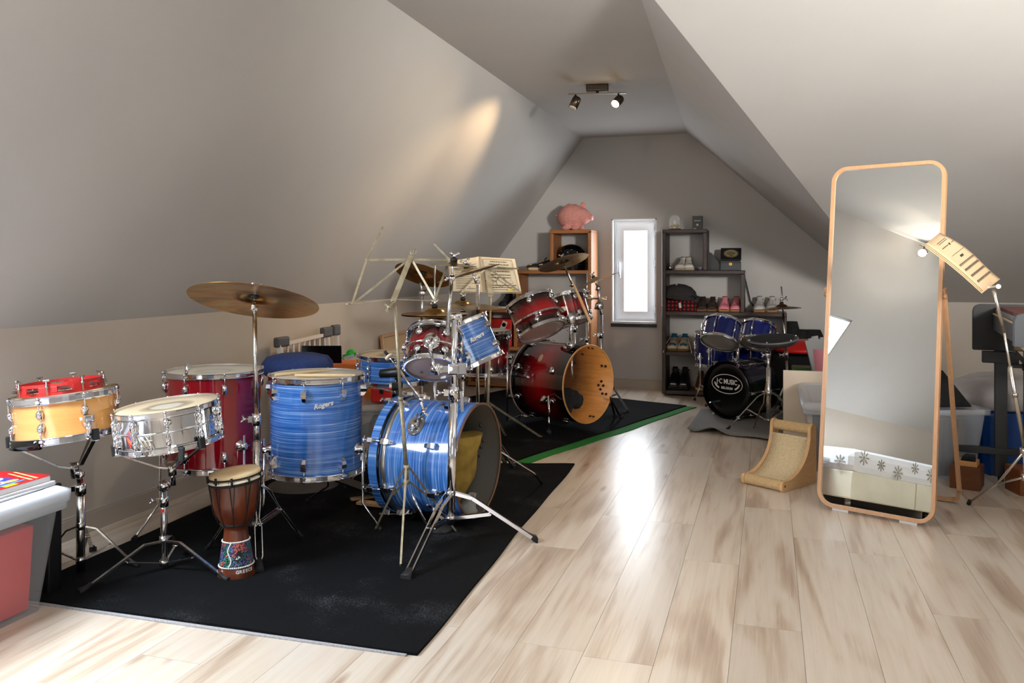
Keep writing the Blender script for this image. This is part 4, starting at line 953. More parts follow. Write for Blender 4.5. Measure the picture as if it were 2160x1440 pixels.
bracket(rf, C4+V(.17, 0, -.07)+Z*(-.03), V(.9, 0, -.4).normalized()); leg_rod(rf, [P(1070, 742, 5.86), Vector((P(1070, 742, 5.86).x, P(1070, 742, 5.86).y, .075)), Vector((fo.x, fo.y, .06)), fo+Z*.03], .0055)
for dx_, dz_ in ((-.17, -.08), (0, .19)):
    q_ = flo(C4)+V(dx_, 0, dz_); bracket(rf, Vector((q_.x, q_.y, .5)), V(dx_, 0, dz_).normalized()); leg_rod(rf, [Vector((q_.x, q_.y, .62))+V(dx_*.12, 0, dz_*.12), q_+V(dx_*.12, 0, dz_*.12)+Z*.10, q_+V(dx_*.4, 0, dz_*.4)+Z*.03], .0055)
# mounted small black-red tom parts omitted; cymbals of the dark red kit
cymbal('crash_cymbal', 'brownish crash cymbal steeply tilted before the beech shelf', P(1188, 551, 6.35), V(-.30, 1, .26), .197, olive)
cymbal('crash_cymbal', 'silvery cymbal slanting up in front of the window edge', P(1254, 590, 6.50), V(-.40, 1, .05), .207, silv, bow=.06)
def boom(label, basept, zt, tip, kn, r=.0125, feet=None, style='double', extra=(), m=chrome2, name='cymbal_stand', rtop=None):
    base = flo(basept); st = thing(name, label, 'cymbal stand', base)
    feet = feet or [base+V(.26, 0, -.14), base+V(-.28, 0, -.05), base+V(.03, 0, .28)]
    tripod(st, base+Z*.30, base+Z*.11, feet, style, .018, m=m); pole(st, base+Z*.05, base+Z*zt, r, m)
    for zc in extra: clampcol(st, base+Z*zc, Z, r+.005, 1.3)
    if rtop: pole(st, base+Z*zt, Vector(kn), rtop, m)
    tiltknob(st, Vector(kn), V(0, 0, -1), 1.3); obj('boom_arm', MB().tube([kn, tip], .0075, 10), m, st); return st
bq = flo(P(1213, 850, 6.72)); boom('chrome cymbal boom stand behind the post of the dark red bass drum', bq, .86, P(1190, 559, 6.35), P(1207, 600, 6.66), extra=(.66,), rtop=.009, feet=[bq+V(.22, 0, -.12), bq+V(-.26, 0, .02), bq+V(.05, 0, .24)])
obj('memory_rod', MB().tube([P(1206, 750, 5.76), P(1206, 798, 5.76)], .009, 10), chrome, ts)
stick('drumstick', P(1246, 682, 5.72), P(1206, 590, 5.9), 'worn drumstick hooked upright on the dark red kit beneath the steep cymbal', .011, mat('worn_hickory', (190, 150, 104), .5))
bq = flo(P(1268, 845, 6.62)); st2 = boom('chrome boom stand with stacked clamps, closest to the far window', bq, .78, P(1255, 592, 6.50), P(1262, 608, 6.54), extra=(.47, .62,), rtop=.010, feet=[bq+V(.05, 0, .2), bq+V(-.22, 0, .10), bq+V(.22, 0, -.05)])
tiltknob(st2, P(1264, 645, 6.56), V(0, 0, -1), 2.2)
# hi-hat of the dark red kit
bq = flo(P(1238, 850, 7.0)); c_ = P(1242, 631, 7.0)
hs = thing('hi_hat_stand', 'chrome hi-hat stand behind the dark red bass drum', 'cymbal stand', bq)
tripod(hs, bq+Z*.28, bq+Z*.08, [bq+V(.2, 0, -.1), bq+V(-.22, 0, -.1), bq+V(0, 0, .25)], 'double', .018); pole(hs, bq+Z*.04, Vector((bq.x, bq.y, c_.z-.05)), .012); clampcol(hs, bq+Z*.55, Z, .016, 1.3); pole(hs, Vector((bq.x, bq.y, c_.z-.05)), Vector((bq.x, bq.y, P(0, 572, 7.0).z)), .0045)
cb_ = Vector((bq.x, bq.y, c_.z))
cymbal('hi_hat_cymbal', 'upper cymbal of the silvery hi-hat left of the window', cb_+Z*.020, V(.03, 1, 0), .165, silv, bow=.06, bell=.2)
cymbal('hi_hat_cymbal', 'lower cymbal of the silvery hi-hat left of the window', cb_, V(.03, -1, 0), .165, silv, felt=False, bow=.06, bell=.2)
# china-like dark cymbal left with its stand
c_ = P(893, 577, 4.9); cymbal('crash_cymbal', 'brown bronze cymbal tipped forward behind the wire music stand', c_, V(.25, 1, .42), .170, ridem)
bq = flo(P(889, 900, 4.9)); boom('chrome boom stand with ratchet tilter left of the small dark red tom', bq, .80, c_-V(.02, .03, 0), P(891, 618, 4.88), extra=(.78,), rtop=.008, feet=[bq+V(.26, 0, -.05), bq+V(.04, 0, -.27), bq+V(-.02, 0, .28)])
# wide dull ride
c_ = P(976, 640, 5.0); cymbal('ride_cymbal', 'wide dull ride cymbal lying almost level behind the chrome boom pole', c_, V(.06, 1, -.035), .235, olive)
boom('chrome cymbal stand under the wide dull ride cymbal', flo(P(976, 880, 5.0)), .62, c_-Z*.02, P(975, 662, 5.0), extra=(.5,), rtop=.007)
# gold hi-hat
base = flo(P(917, 960, 4.15)); zh = P(0, 663, 4.15).z
hs = thing('hi_hat_stand', 'chrome hi-hat stand behind the small dark red tom', 'cymbal stand', base)
tripod(hs, base+Z*.27, base+Z*.06, [base+V(.25, 0, -.1), base+V(-.2, 0, -.18), base+V(-.02, 0, .27)], 'double', .018); pole(hs, base+Z*.03, base+Z*(zh-.06), .011); pole(hs, base+Z*(zh-.06), base+Z*P(0, 560, 4.15).z, .0038); 
cl = P(917, 637, 4.15); mb = MB().tube([cl+Z*.02, cl-Z*.03], .008); wing(mb, cl-V(.01, 0, 0), V(-1, 0, 0)); obj('clutch', mb, chrome, hs)
cb_ = base+Z*zh
cymbal('hi_hat_cymbal', 'upper golden hi-hat cymbal above the small dark red tom', cb_+Z*.012, V(.0, 1, -.01), .168, bronze, bow=.07, bell=.22)
cymbal('hi_hat_cymbal', 'lower golden hi-hat cymbal above the small dark red tom', cb_-Z*.012, V(.0, -1, 0.01), .168, bronze, felt=False, bow=.07, bell=.22)
# plain rod stand beside the blue rack tom
base = flo(P(1008, 900, 4.9)); st = thing('cymbal_stand', 'bare chrome stand with a tilted rod, in front of the sheet music', 'cymbal stand', base)
tripod(st, base+Z*.26, base+Z*.09, [base+V(.22, 0, -.15), base+V(-.25, 0, -.05), base+V(.05, 0, .26)], 'double', .018); pole(st, base+Z*.04, base+Z*P(0, 600, 4.9).z, .0105); mb = MB(); wing(mb, P(1004, 590, 4.9), V(1, 0, 0), 1.6); mb.tube([P(1005, 598, 4.9), P(996, 573, 4.9)], .008); obj('tilter', mb, chrome, st)

# ------------------------------------------------------------------ wire music stand (front)
def strip(root, name, p, q, w=.010, t=.0015, up=None, m=brass): return obj(name, MB().bar(p, q, w, t, up if up is not None else V(0, .3, 1)), m, root)
base = flo(P(852, 1140, 3.46)); ms_ = thing('music_stand', 'empty folding music stand of tarnished brass-coloured metal', 'music stand', base)
d1, d2, d3 = 3.44, 3.52, 3.60
w = .009
strip(ms_, 'desk_ledge', P(736, 641, d1), P(828, 631, d1+.02), .018, .002, Z); strip(ms_, 'desk_ledge', P(828, 631, d1+.02), P(918, 634, d1+.02), .016, .002, Z)
obj('ledge_lip', MB().bar(P(732, 641, d1-.02), P(745, 641, d1+.02), .012, .004), brass, ms_)
strip(ms_, 'desk_top_bar', P(773, 548, d2), P(866, 547, d2), .010); strip(ms_, 'desk_top_bar', P(866, 547, d2), P(949, 548, d2), .010)
strip(ms_, 'side_arm', P(743, 640, d1), P(773, 548, d2), w); strip(ms_, 'side_arm', P(773, 548, d2), P(808, 478, d3), w)
strip(ms_, 'side_arm', P(917, 632, d1), P(948, 547, d2), w); strip(ms_, 'side_arm', P(948, 547, d2), P(915, 514, d3), w)
strip(ms_, 'diagonal_arm', P(748, 638, d1), P(860, 549, d2), w); strip(ms_, 'diagonal_arm', P(869, 548, d2), P(917, 632, d1), w)
strip(ms_, 'spine', P(828, 637, d1), P(867, 540, d2), .022, .003)
obj('page_clip', MB().ring(P(872, 532, d2), V(.1, .2, -1), .012, .0022, 24, 6).tube([P(868, 542, d2), P(876, 524, d2)], .0022), brass, ms_)
mb = MB(); wing(mb, P(822, 648, d1-.03), V(-1, 0, -.4), 1.4); mb.tube([P(822, 648, d1-.03), P(830, 636, d1)], .006); obj('wing_nut', mb, brass, ms_)
for x_, y_ in ((773, 548), (948, 548), (743, 640), (917, 632), (866, 547), (828, 634)): obj('rivet', MB().tube([P(x_, y_, d2 if y_ < 600 else d1)-V(0, 0, .004), P(x_, y_, d2 if y_ < 600 else d1)+V(0, 0, .004)], .007, 10), brass, ms_)
pt, pm, pb3 = P(833, 645, d1), P(845, 840, 3.45), P(857, 985, 3.46)
pole(ms_, pt, pm, .0065, brass); pole(ms_, pm, pb3, .0088, brass); pole(ms_, pb3, P(858, 1015, 3.46), .010, brass)
obj('pole_collar', MB().tube([mid(pt, pm, .98), mid(pt, pm, 1.02)], .0115), brass, ms_)
hub1, hub2 = P(857, 985, 3.46), P(857, 1016, 3.46)
obj('leg_collar', MB().tube([hub1-Z*.01, hub1+Z*.01], .014), brass, ms_); obj('brace_collar', MB().tube([hub2-Z*.01, hub2+Z*.01], .014), brass, ms_)
for ft in (F(845, 1198), F(792, 1121), F(962, 1126)):
    dd_ = flo(ft-hub1).normalized(); l = strip(ms_, 'leg', hub1+dd_*.012, ft+Z*.012, .008, .0025); obj('foot_cap', MB().tube([ft+Z*.016, ft+Z*.002], .005), rubber, l)
    strip(ms_, 'brace', hub2+dd_*.012, mid(hub1, ft, .42), .008, .002)

# ------------------------------------------------------------------ music stand with sheet music (behind)
base = flo(P(1033, 935, 5.3)); m2 = thing('music_stand', 'folding brass-coloured music stand holding an open music sheet', 'music stand', base)
Dm = 5.3
pole(m2, P(1035, 625, Dm), P(1032, 760, Dm), .007, brass); pole(m2, P(1032, 760, Dm), P(1028, 880, Dm), .0095, brass)
for ft in (F(1142, 925), base+V(-.3, 0, .02), base+V(.1, 0, .34)):
    l = strip(m2, 'leg', P(1029, 848, Dm), Vector(ft)+Z*.010, .014, .003); obj('foot_cap', MB().tube([Vector(ft)+Z*.016, Vector(ft)+Z*.004], .007), mat('yellow_cap', (190, 160, 60), .6), l)
strip(m2, 'spine', P(1036, 625, Dm), P(1027, 563, Dm+.04), .034, .003); strip(m2, 'diagonal_arm', P(974, 617, Dm-.02), P(1024, 566, Dm+.02), .011); strip(m2, 'diagonal_arm', P(1032, 566, Dm+.02), P(1099, 617, Dm-.02), .011)
strip(m2, 'desk_top_bar', P(955, 566, Dm+.0), P(1094, 566, Dm+.0), .010); strip(m2, 'desk_ledge', P(970, 617, Dm-.04), P(1100, 618, Dm-.04), .014, .003, Z)
strip(m2, 'page_holder', P(1048, 563, Dm-.05), P(1094, 567, Dm-.05), .009)
sh_ = [P(935, 566, Dm+.08), P(972, 612, Dm+.0), P(1028, 616, Dm+.02), P(1099, 616, Dm+.0), P(1093, 566, Dm+.06), P(1084, 548, Dm+.08), P(1012, 541, Dm+.1), P(985, 543, Dm+.1), P(945, 549, Dm+.1)]
sheet = thing('sheet_music', 'large open sheet of printed music exercises on the rear music stand', 'sheet music', P(1030, 616, Dm))
def grid_sheet(a, b_, c, d, bulge, nx=10, ny=6):
    g = []
    for j in range(ny+1):
        v = j/ny; g.append([(a*(1-i/nx)+b_*i/nx)*(1-v)+(d*(1-i/nx)+c*i/nx)*v+V(0, 0, -bulge*math.sin(math.pi*i/nx)) for i in range(nx+1)])
    return g
creamp = mat('cream_page', (222, 206, 176), .8)
S = [P(950, 614, Dm+.03), P(1018, 616, Dm+.05), P(1010, 541, Dm+.12), P(945, 551, Dm+.10)]
S2 = [P(1018, 616, Dm+.05), P(1100, 616, Dm+.03), P(1086, 546, Dm+.10), P(1010, 541, Dm+.12)]
for S_, nm in ((S, 'page'), (S2, 'page')):
    b = MB(); b.loft(grid_sheet(*S_, .006), closed=False, cap=False); o = obj(nm, b, creamp, sheet); md = o.modifiers.new('t', 'SOLIDIFY'); md.thickness = .002; md.offset = 1
def onS(S_, u, v, off=-.014): return (S_[0]*(1-u)+S_[1]*u)*(1-v)+(S_[3]*(1-u)+S_[2]*u)*v+V(0, 0, off)
b = MB(); rnd = random.Random(3)
for (v, u0, u1) in ((.88, .3, .75), (.80, .25, .8), (.70, .2, .85), (.60, .25, .8), (.50, .25, .8), (.42, .2, .8), (.32, .1, .4), (.2, .12, .9), (.14, .12, .8)):
    u = u0
    while u < u1:
        du = rnd.uniform(.02, .07); b.bar(onS(S2, u, v), onS(S2, min(u+du, u1), v), .0045, .0006, V(0, 0, 1)); u += du+.012
for (u0, v0, u1, v1) in ((.1, .08, .95, .08), (.1, .94, .9, .94), (.1, .08, .1, .94), (.95, .08, .9, .94)): b.bar(onS(S2, u0, v0), onS(S2, u1, v1), .002, .0006, V(0, 0, 1))
for i in range(16):
    v = .1+i*.05; b.bar(onS(S, .2, v), onS(S, rnd.uniform(.6, .9), v), .0025, .0006, V(0, 0, 1))
b.ring(onS(S2, .52, .30, -.016), V(0, .1, -1), .030, .0012, 28, 4)
b.ring(onS(S2, .28, .30, -.016), V(0, .1, -1), .018, .001, 4, 4); b.ring(onS(S2, .78, .30, -.016), V(0, .1, -1), .018, .001, 3, 4)
obj('printed_lines', b, inkm, sheet, kind='stuff')
obj('yellow_label', MB().bar(onS(S2, .66, .07, -.017), onS(S2, .80, .07, -.017), .012, .0008, V(0, 0, 1)), mat('yellow_label', (224, 190, 40), .6), sheet)

# ------------------------------------------------------------------ shelves
def shelf_box(name, label, cells, m, y0, y1, t=.034):
    """cells: list of panels (x0,x1,z0,z1)"""
    rt = thing(name, label, 'shelf', ((cells[0][1][0]+cells[0][1][1])/2, (y0+y1)/2, 0))
    for nm, (x0, x1, z0, z1) in cells: obj(nm, MB().aabb(x0, x1, y0, y1, z0, z1, .006), m, rt)
    return rt
y0, y1 = 7.58, 7.905
def stair(x_in, xs_, zs, t, sgn):
    """x_in inner (window side) x; xs_ = outer x per level from top; zs = heights top..bottom"""
    c = []; lo = lambda a, b_: (min(a, b_), max(a, b_)); T = t*sgn
    c.append(('side_panel', lo(x_in, x_in+T)+(.015, zs[0]-t*.4)))
    for i, z in enumerate(zs[:-1]):
        c.append(('shelf_board', lo(x_in+(T if i else 0), xs_[i])+(z-t, z))); c.append(('side_panel', lo(xs_[i]-T, xs_[i])+(zs[i+1], z-t)))
    c.append(('base_board', lo(x_in+T, xs_[-1])+(.015, .015+t))); return c
zs = [1.502, 1.133, .762, .40, .05]
sr = shelf_box('stepped_shelf', 'dark walnut stepped shelf unit to the window side opposite the beech one, filled with shoes', stair(-.925, [-.528, -.205, .150, .50, .50], zs, .034, 1), shelfd, y0, y1)
zs2 = [1.512, 1.133, .762, .40, .05]
sl_ = shelf_box('stepped_shelf', 'orange beech stepped shelf unit with a plush pig on top', stair(-1.575, [-1.972, -2.31, -2.675, -2.80, -2.80], zs2, .034, -1), shelfw, y0, y1)
obj('divider', MB().aabb(-2.33, -2.296, y0, y1, .40, .728, .004), shelfw, sl_); obj('divider', MB().aabb(-2.15, -2.116, y0, y1, .05, .37, .004), shelfw, sl_)

# ------------------------------------------------------------------ shoes
def shoe_sections(Lg, W, Hh, high=0, toe=1.0):
    # t, half width, height
    return [(0, .30, .22), (.03, .40, .34), (.12, .47, .40), (.28, .50, .46), (.42, .46, .54), (.55, .42, .66), (.66, .40, .76+high*.15), (.80, .40, .78+high*.3), (.93, .36, .82+high*.35), (1.0, .26, .80+high*.35)]
def shoe(label, pos, yaw, upper, sole, lace=None, accent=None, group=None, Lg=.27, W=.098, Hh=.095, high=0, side=1, bar=None, tongue=None):
    """pos: toe tip floor point, the toe points along yaw"""
    pos = Vector(pos); d = Vector((math.cos(yaw), math.sin(yaw), 0)); s_ = d.cross(Z)
    rt = thing('shoe', label, 'shoe', pos-d*Lg*.5, group)
    sh = .026; rings = []; srings = []
    for t, hw, hh in shoe_sections(Lg, W, Hh, high):
        c = pos-d*(t*Lg)+s_*side*.006*math.sin(t*3); w_ = hw*W; H = sh*.7+hh*Hh
        rings.append([c+s_*(-w_)+Z*sh*.8, c+s_*(-w_*.98)+Z*(sh+(H-sh)*.35), c+s_*(-w_*.72)+Z*(sh+(H-sh)*.78), c+s_*(-w_*.34)+Z*H, c+s_*(w_*.34)+Z*H, c+s_*(w_*.72)+Z*(sh+(H-sh)*.78), c+s_*(w_*.98)+Z*(sh+(H-sh)*.35), c+s_*w_+Z*sh*.8])
        ws = w_*1.07+.002; rc_ = .010 if t < .02 else 0
        srings.append([c+s_*(-ws*.93)+Z*rc_, c+s_*(-ws)+Z*sh*.5, c+s_*(-ws*.98)+Z*sh, c+s_*(ws*.98)+Z*sh, c+s_*ws+Z*sh*.5, c+s_*(ws*.93)+Z*rc_])
    # bring toe and heel slightly outwards for a rounded end
    obj('sole', MB().loft(srings), sole, rt); obj('upper', MB().loft(rings), upper, rt)
    if accent: 
        mb = MB(); c = pos-d*(.045*Lg); mb.loft([[pos-d*(t*Lg)+s_*(hw*W*q)+Z*(sh+hz_*Hh) for q, hz_ in ((-.8, h*.2), (-.5, h*.9), (0, h*1.05), (.5, h*.9), (.8, h*.2))] for t, hw, h in ((.015, .32, .26), (.07, .44, .34), (.14, .49, .37))], cap=False, closed=False); o = obj('toe_cap', mb, accent, rt); o.modifiers.new('t', 'SOLIDIFY').thickness = .004
    tg_ = MB(); c = pos-d*(.60*Lg)
    tg_.loft([[c-d*a+s_*w_+Z*z_ for w_, z_ in ((-.024, z0), (.024, z0), (.022, z0+.008), (-.022, z0+.008))] for a, z0 in ((-.05, sh+.40*Hh), (0, sh+.58*Hh), (.02, sh+.84*Hh+high*.02), (.03, sh+.96*Hh+high*.03))]); obj('tongue', tg_, tongue or upper, rt)
    ob = MB(); oc = pos-d*(.82*Lg)+Z*(sh*.7+Hh*(.79+high*.3)); ob.lathe(oc, (Z+d*.10), [(0, .002), (W*.27, .003), (W*.30, .006), (W*.34, .002)], 20); obj('collar_lining', ob, mat('shoe_lining', (70, 64, 60), .9), rt)
    if lace:
        lb = MB()
        for i in range(5):
            t = .34+i*.06; zz = sh*.7+Hh*(.50+i*.062); c = pos-d*(t*Lg)
            lb.tube([c-s_*.024+Z*(zz-.002), c+Z*(zz+.008)-d*.004, c+s_*.024+Z*(zz-.002)], .0026, 5)
        obj('laces', lb, lace, rt)
    if bar: obj('heel_bar', MB().cbox(pos+d*.003+Z*(sh+.028), s_*.05, d*.006, Z*.008, .001), bar, rt)
    return rt
def on_shelf(px, zlev, y=7.66):
    """x on the shelf for a photo column at depth plane y"""
    a = (px-1080)/FPX; D = y/(CS+SN*a); return Vector((D*(-SN+CS*a), y, zlev))
dn = -math.pi/2
wht = mat('white_leather', (222, 214, 204), .5); gum = mat('gum_rubber', (150, 108, 66), .5); wsole = mat('white_rubber', (214, 206, 194), .5); blk = mat('black_leather', (20, 19, 19), .5)
pnk = mat('pink_leather', (226, 128, 138), .5); brn = mat('dark_brown_suede', (48, 30, 20), .7); gr = mat('grey_lace', (190, 184, 174), .7); grw = noisy('pale_grey_mesh', (200, 196, 192), (180, 176, 172), .7, 120)
for i, (px, lab) in enumerate(((1433, 'white sneaker in the top cell of the dark shelf, beside the silver ball'), (1454, 'white sneaker in the top cell of the dark shelf, on the purple cup side'))):
    shoe(lab, on_shelf(px, zs[1], 7.62), dn+(.12 if i else -.08), wht, mat('beige_rubber', (178, 160, 134), .5), gr, group='white sneakers in the top cell')
for i, (px, lab) in enumerate(((1480, 'dark brown shoe next to the plaid scarf'), (1501, 'dark brown shoe next to the pink pair'))):
    shoe(lab, on_shelf(px, zs[2], 7.62), dn, brn, mat('amber_sole', (110, 74, 40), .5), None, group='dark brown shoes', Hh=.10)
for i, (px, lab) in enumerate(((1527, 'pink sneaker touching the dark brown shoe'), (1552, 'pink sneaker against the shelf side panel'))):
    shoe(lab, on_shelf(px, zs[2], 7.62), dn, pnk, gum, mat('pink_lace', (236, 150, 158), .6), group='pink sneakers', W=.105, Hh=.105)
for i, (px, lab) in enumerate(((1602, 'white and grey sneaker beyond the pink pair'), (1629, 'white and grey sneaker above the small cymbal'))):
    shoe(lab, on_shelf(px, zs[2], 7.62), dn, grw, gum, gr, group='white and grey sneakers', W=.108, Hh=.11)
tealm = mat('teal_fabric', (24, 98, 128), .7); crm = mat('cream_leather', (214, 190, 156), .6)
for i, (px, lab) in enumerate(((1418, 'cream and teal running shoe with a hanging lace, by the shelf side panel'), (1441, 'cream and teal running shoe with a hanging lace, towards the blue drums'))):
    r_ = shoe(lab, on_shelf(px, zs[3], 7.60), dn, crm, mat('amber_black_sole', (120, 92, 40), .5), mat('cream_lace', (232, 212, 184), .7), tealm, group='cream and teal running shoes', tongue=tealm, W=.11, Hh=.12)
    p_ = on_shelf(px, zs[3], 7.60); sd2 = -1 if i == 0 else 1
    obj('hanging_lace', MB().tube([p_+Vector((sd2*.03, .10, .12)), p_+Vector((sd2*.06, .02, .06)), p_+Vector((sd2*.075, -.02, .004)), p_+Vector((sd2*.078, -.03, -.01))], .0035, 6), MATS['cream_lace'], r_)
for i, (px, lab) in enumerate(((1420, 'black sneaker with a white bar on the shelf bottom, beside the window side panel'), (1441, 'black sneaker with a white bar on the shelf bottom, towards the guitar-brown shoe'))):
    shoe(lab, on_shelf(px, .084 if False else .05, 7.62), dn, blk, rubber, None, group='black sneakers', Hh=.15, high=.4, W=.115, bar=mat('white_reflector', (226, 224, 220), .4))
shoe('brown shoe with a tan sole behind the small blue floor tom legs', on_shelf(1480, .05, 7.62), dn+.1, mat('chestnut_leather', (96, 48, 22), .4), mat('tan_sole', (196, 158, 102), .5), None, Hh=.13)
# shoes on the beech shelf
for i, (px, lab) in enumerate(((1123, 'black and cream sneaker on the beech shelf, outer one'), (1146, 'black and cream sneaker on the beech shelf, inner one'))):
    p = on_shelf(px, zs2[1], 7.64); shoe(lab, p+Vector((-.05, 0, 0)), math.pi+.55, blk, crm, gr, crm, group='black and cream sneakers')
for i, (px, lab) in enumerate(((1060, 'black high shoe with a pale sole below the music sheet, outer one'), (1080, 'black high shoe with a pale sole below the music sheet, inner one'))):
    shoe(lab, on_shelf(px, zs2[2], 7.62), dn, blk, wsole, None, group='black high shoes', Hh=.14, high=.5, W=.11)
for i, (px, lab) in enumerate(((978, 'tan slipper on the low beech shelf, outer one'), (998, 'tan slipper on the low beech shelf, inner one'))):
    shoe(lab, on_shelf(px, zs2[3], 7.62), dn, blk, mat('tan_slipper', (206, 150, 104), .6), None, MATS['tan_slipper'], group='tan toe slippers')
for px in (935, 955): shoe('black shoe at the bottom of the beech shelf, '+('towards the window' if px == 935 else 'towards the knee wall'), on_shelf(985 if px == 955 else 1010, .05, 7.62), dn, blk, MATS['tan_slipper'], None, MATS['tan_slipper'], group='black and tan shoes at the bottom')

# ------------------------------------------------------------------ things on the shelves
# plush pig
pp = on_shelf(1211, zs2[0], 7.70); pm = noisy('pink_plush', (226, 158, 146), (206, 132, 122), .95, 90, bmp=.5)
pgr = thing('plush_pig', 'round pink plush pig sitting on the beech shelf', 'soft toy', pp)
xr = Vector((1, 0, 0)); fw_ = Vector((0, -1, 0))
b = MB(); b.ball(pp+Z*.125+xr*-.02, .125, 24, 16, (1.12, 1, .98)); b.ball(pp+Z*.130+xr*.075+fw_*.02, .088, 20, 14, (1.05, .9, .92)); b.ball(pp+Z*.115+xr*.145+fw_*.03, .036, 14, 10, (1.1, .9, .9))
for q in (Vector((.03, -.085, .02)), Vector((-.055, -.10, .02)), Vector((-.07, .06, .02)), Vector((.05, .05, .02))): b.ball(pp+q, .036, 12, 8, (1.2, 1, .7))
for q in (Vector((-.045, -.02, .225)), Vector((.085, .01, .238))): b.ball(pp+q, .030, 12, 8, (1, .45, 1.15))
body = obj('body', b, pm, pgr); r_ = body.modifiers.new('r', 'REMESH'); r_.mode = 'VOXEL'; r_.voxel_size = .008; r_.use_smooth_shade = True; sm_ = body.modifiers.new('s', 'SMOOTH'); sm_.iterations = 6
for q in (Vector((.112, -.062, .168)),): obj('eye', MB().ball(pp+q, .007, 10, 8), darkgl, pgr)
obj('eye', MB().ball(pp+Vector((.09, .062, .17)), .007, 8, 6), darkgl, pgr)
obj('snout', MB().lathe(pp+Vector((.178, -.032, .115)), (1, -.2, 0), [(0, .008), (.022, .008), (.027, 0), (.024, -.012)], 18), mat('pink_satin', (232, 160, 150), .5), pgr)
obj('nostril', MB().ball(pp+Vector((.178, -.052, .118)), .0045, 8, 6), MATS['shoe_lining'], pgr)
obj('tail', MB().tube([pp+Vector((-.155, 0, .12)), pp+Vector((-.175, 0, .13)), pp+Vector((-.17, -.02, .145))], .006), pm, pgr)
# black helmet with star dots
hp = on_shelf(1205, zs2[1], 7.74); hm = thing('helmet', 'glossy black helmet with tiny white stars in the top cell of the beech shelf', 'helmet', hp)
obj('helmet_shell', MB().lathe(hp+Z*.0, Z, [(.135, .0), (.140, .05), (.139, .12), (.13, .18), (.09, .225), (.04, .245), (0, .25)], 36), darkgl, hm)
for a, e in ((-1.9, .9), (-1.3, .7), (-1.1, 1.0), (-2.2, .6), (-1.6, .5), (-.9, .5)):
    d_ = Vector((math.cos(a)*math.cos(e), math.sin(a)*math.cos(e), math.sin(e))); obj('star_dot', MB().ball(hp+Z*.10+Vector((d_.x*.150, d_.y*.150, d_.z*.145)), .0045, 6, 4), wht, hm)
obj('visor', MB().lathe(hp+Vector((.03, -.06, .05)), Z, [(.10, 0), (.125, .0), (.125, .006), (.10, .006)], 30), blackp, hm)
# red box on the low beech shelf
q = on_shelf(1052, zs2[3], 7.66); bx = thing('red_box', 'red box with a slanting white band and black dots on the low beech shelf', 'box', q)
redp = mat('bright_red', (206, 22, 16), .45); obj('box_body', MB().aabb(q.x-.17, q.x+.14, 7.63, 7.85, zs2[3]-0, zs2[3]+.26, .006), redp, bx)
obj('white_band', MB().bar(Vector((q.x-.02, 7.626, zs2[3]+.02)), Vector((q.x+.08, 7.626, zs2[3]+.24)), .05, .006, Vector((0, 1, 0))), wht, bx)
for t in (.15, .5, .85): obj('black_dot', MB().tube([Vector((q.x-.02+.1*t, 7.62, zs2[3]+.02+.22*t)), Vector((q.x-.02+.1*t, 7.628, zs2[3]+.02+.22*t))], .02, 16), darkgl, bx)
# glass dome with moss
q = on_shelf(1423, zs[0], 7.70); gd = thing('glass_dome', 'small glass dome over a yellow flower on a wooden base', 'ornament', q)
obj('wooden_base', MB().lathe(q, Z, [(0, 0), (.058, 0), (.058, .012), (0, .012)], 24), brownw, gd)
obj('dome', MB().lathe(q+Z*.012, Z, [(.048, 0), (.048, .08), (.042, .105), (.025, .122), (0, .128)], 28), mat('dome_glass', (255, 255, 255), .02, alpha=.22, spec=.8), gd)
b = MB(); rnd = random.Random(2)
for i in range(14): b.ball(q+Vector((rnd.uniform(-.03, .03), rnd.uniform(-.03, .03), rnd.uniform(.02, .05))), rnd.uniform(.008, .014), 8, 5)
obj('flower', b, noisy('yellow_moss', (190, 160, 30), (120, 130, 30), .8, 90), gd, kind='stuff')
obj('candle', MB().tube([q+Z*.012, q+Z*.085], .009), mat('wax', (220, 214, 200), .5), gd)
# black box book
q = on_shelf(1471, zs[0], 7.70); bk_ = thing('boxed_perfume', 'small upright black carton with white print on the dark shelf', 'box', q)
obj('carton', MB().aabb(q.x-.045, q.x+.045, q.y, q.y+.05, zs[0], zs[0]+.125, .002), blackp, bk_)
obj('printed_word', MB().aabb(q.x-.028, q.x+.028, q.y-.0012, q.y, zs[0]+.078, zs[0]+.084), gr, bk_); obj('printed_emblem', MB().tube([q+Vector((0, .001, .045)), q+Vector((0, -.001, .045))], .010, 12), gr, bk_)
obj('printed_line', MB().aabb(q.x-.035, q.x-.01, q.y-.0012, q.y, zs[0]+.008, zs[0]+.014), gr, bk_)
# silver ball ornament
q = on_shelf(1414, zs[1], 7.62); so = thing('silver_bauble', 'small mirror-polished silver figure beside the white sneakers', 'ornament', q)
obj('ball', MB().ball(q+Z*.022, .022, 18, 12), chrome, so); obj('finial', MB().ball(q+Z*.053, .008, 10, 8).tube([q+Z*.04, q+Z*.05], .004), chrome, so)
q = on_shelf(1477, zs[1], 7.62); pc_ = thing('purple_cup', 'tiny purple and white cup in the top cell of the dark shelf', 'cup', q)
obj('cup_body', MB().lathe(q, Z, [(0, 0), (.016, 0), (.021, .012), (.021, .026), (.018, .026), (.015, .006)], 18), mat('purple_glaze', (92, 74, 116), .4), pc_); obj('cup_rim', MB().ring(q+Z*.026, Z, .020, .002, 18, 6), gr, pc_)
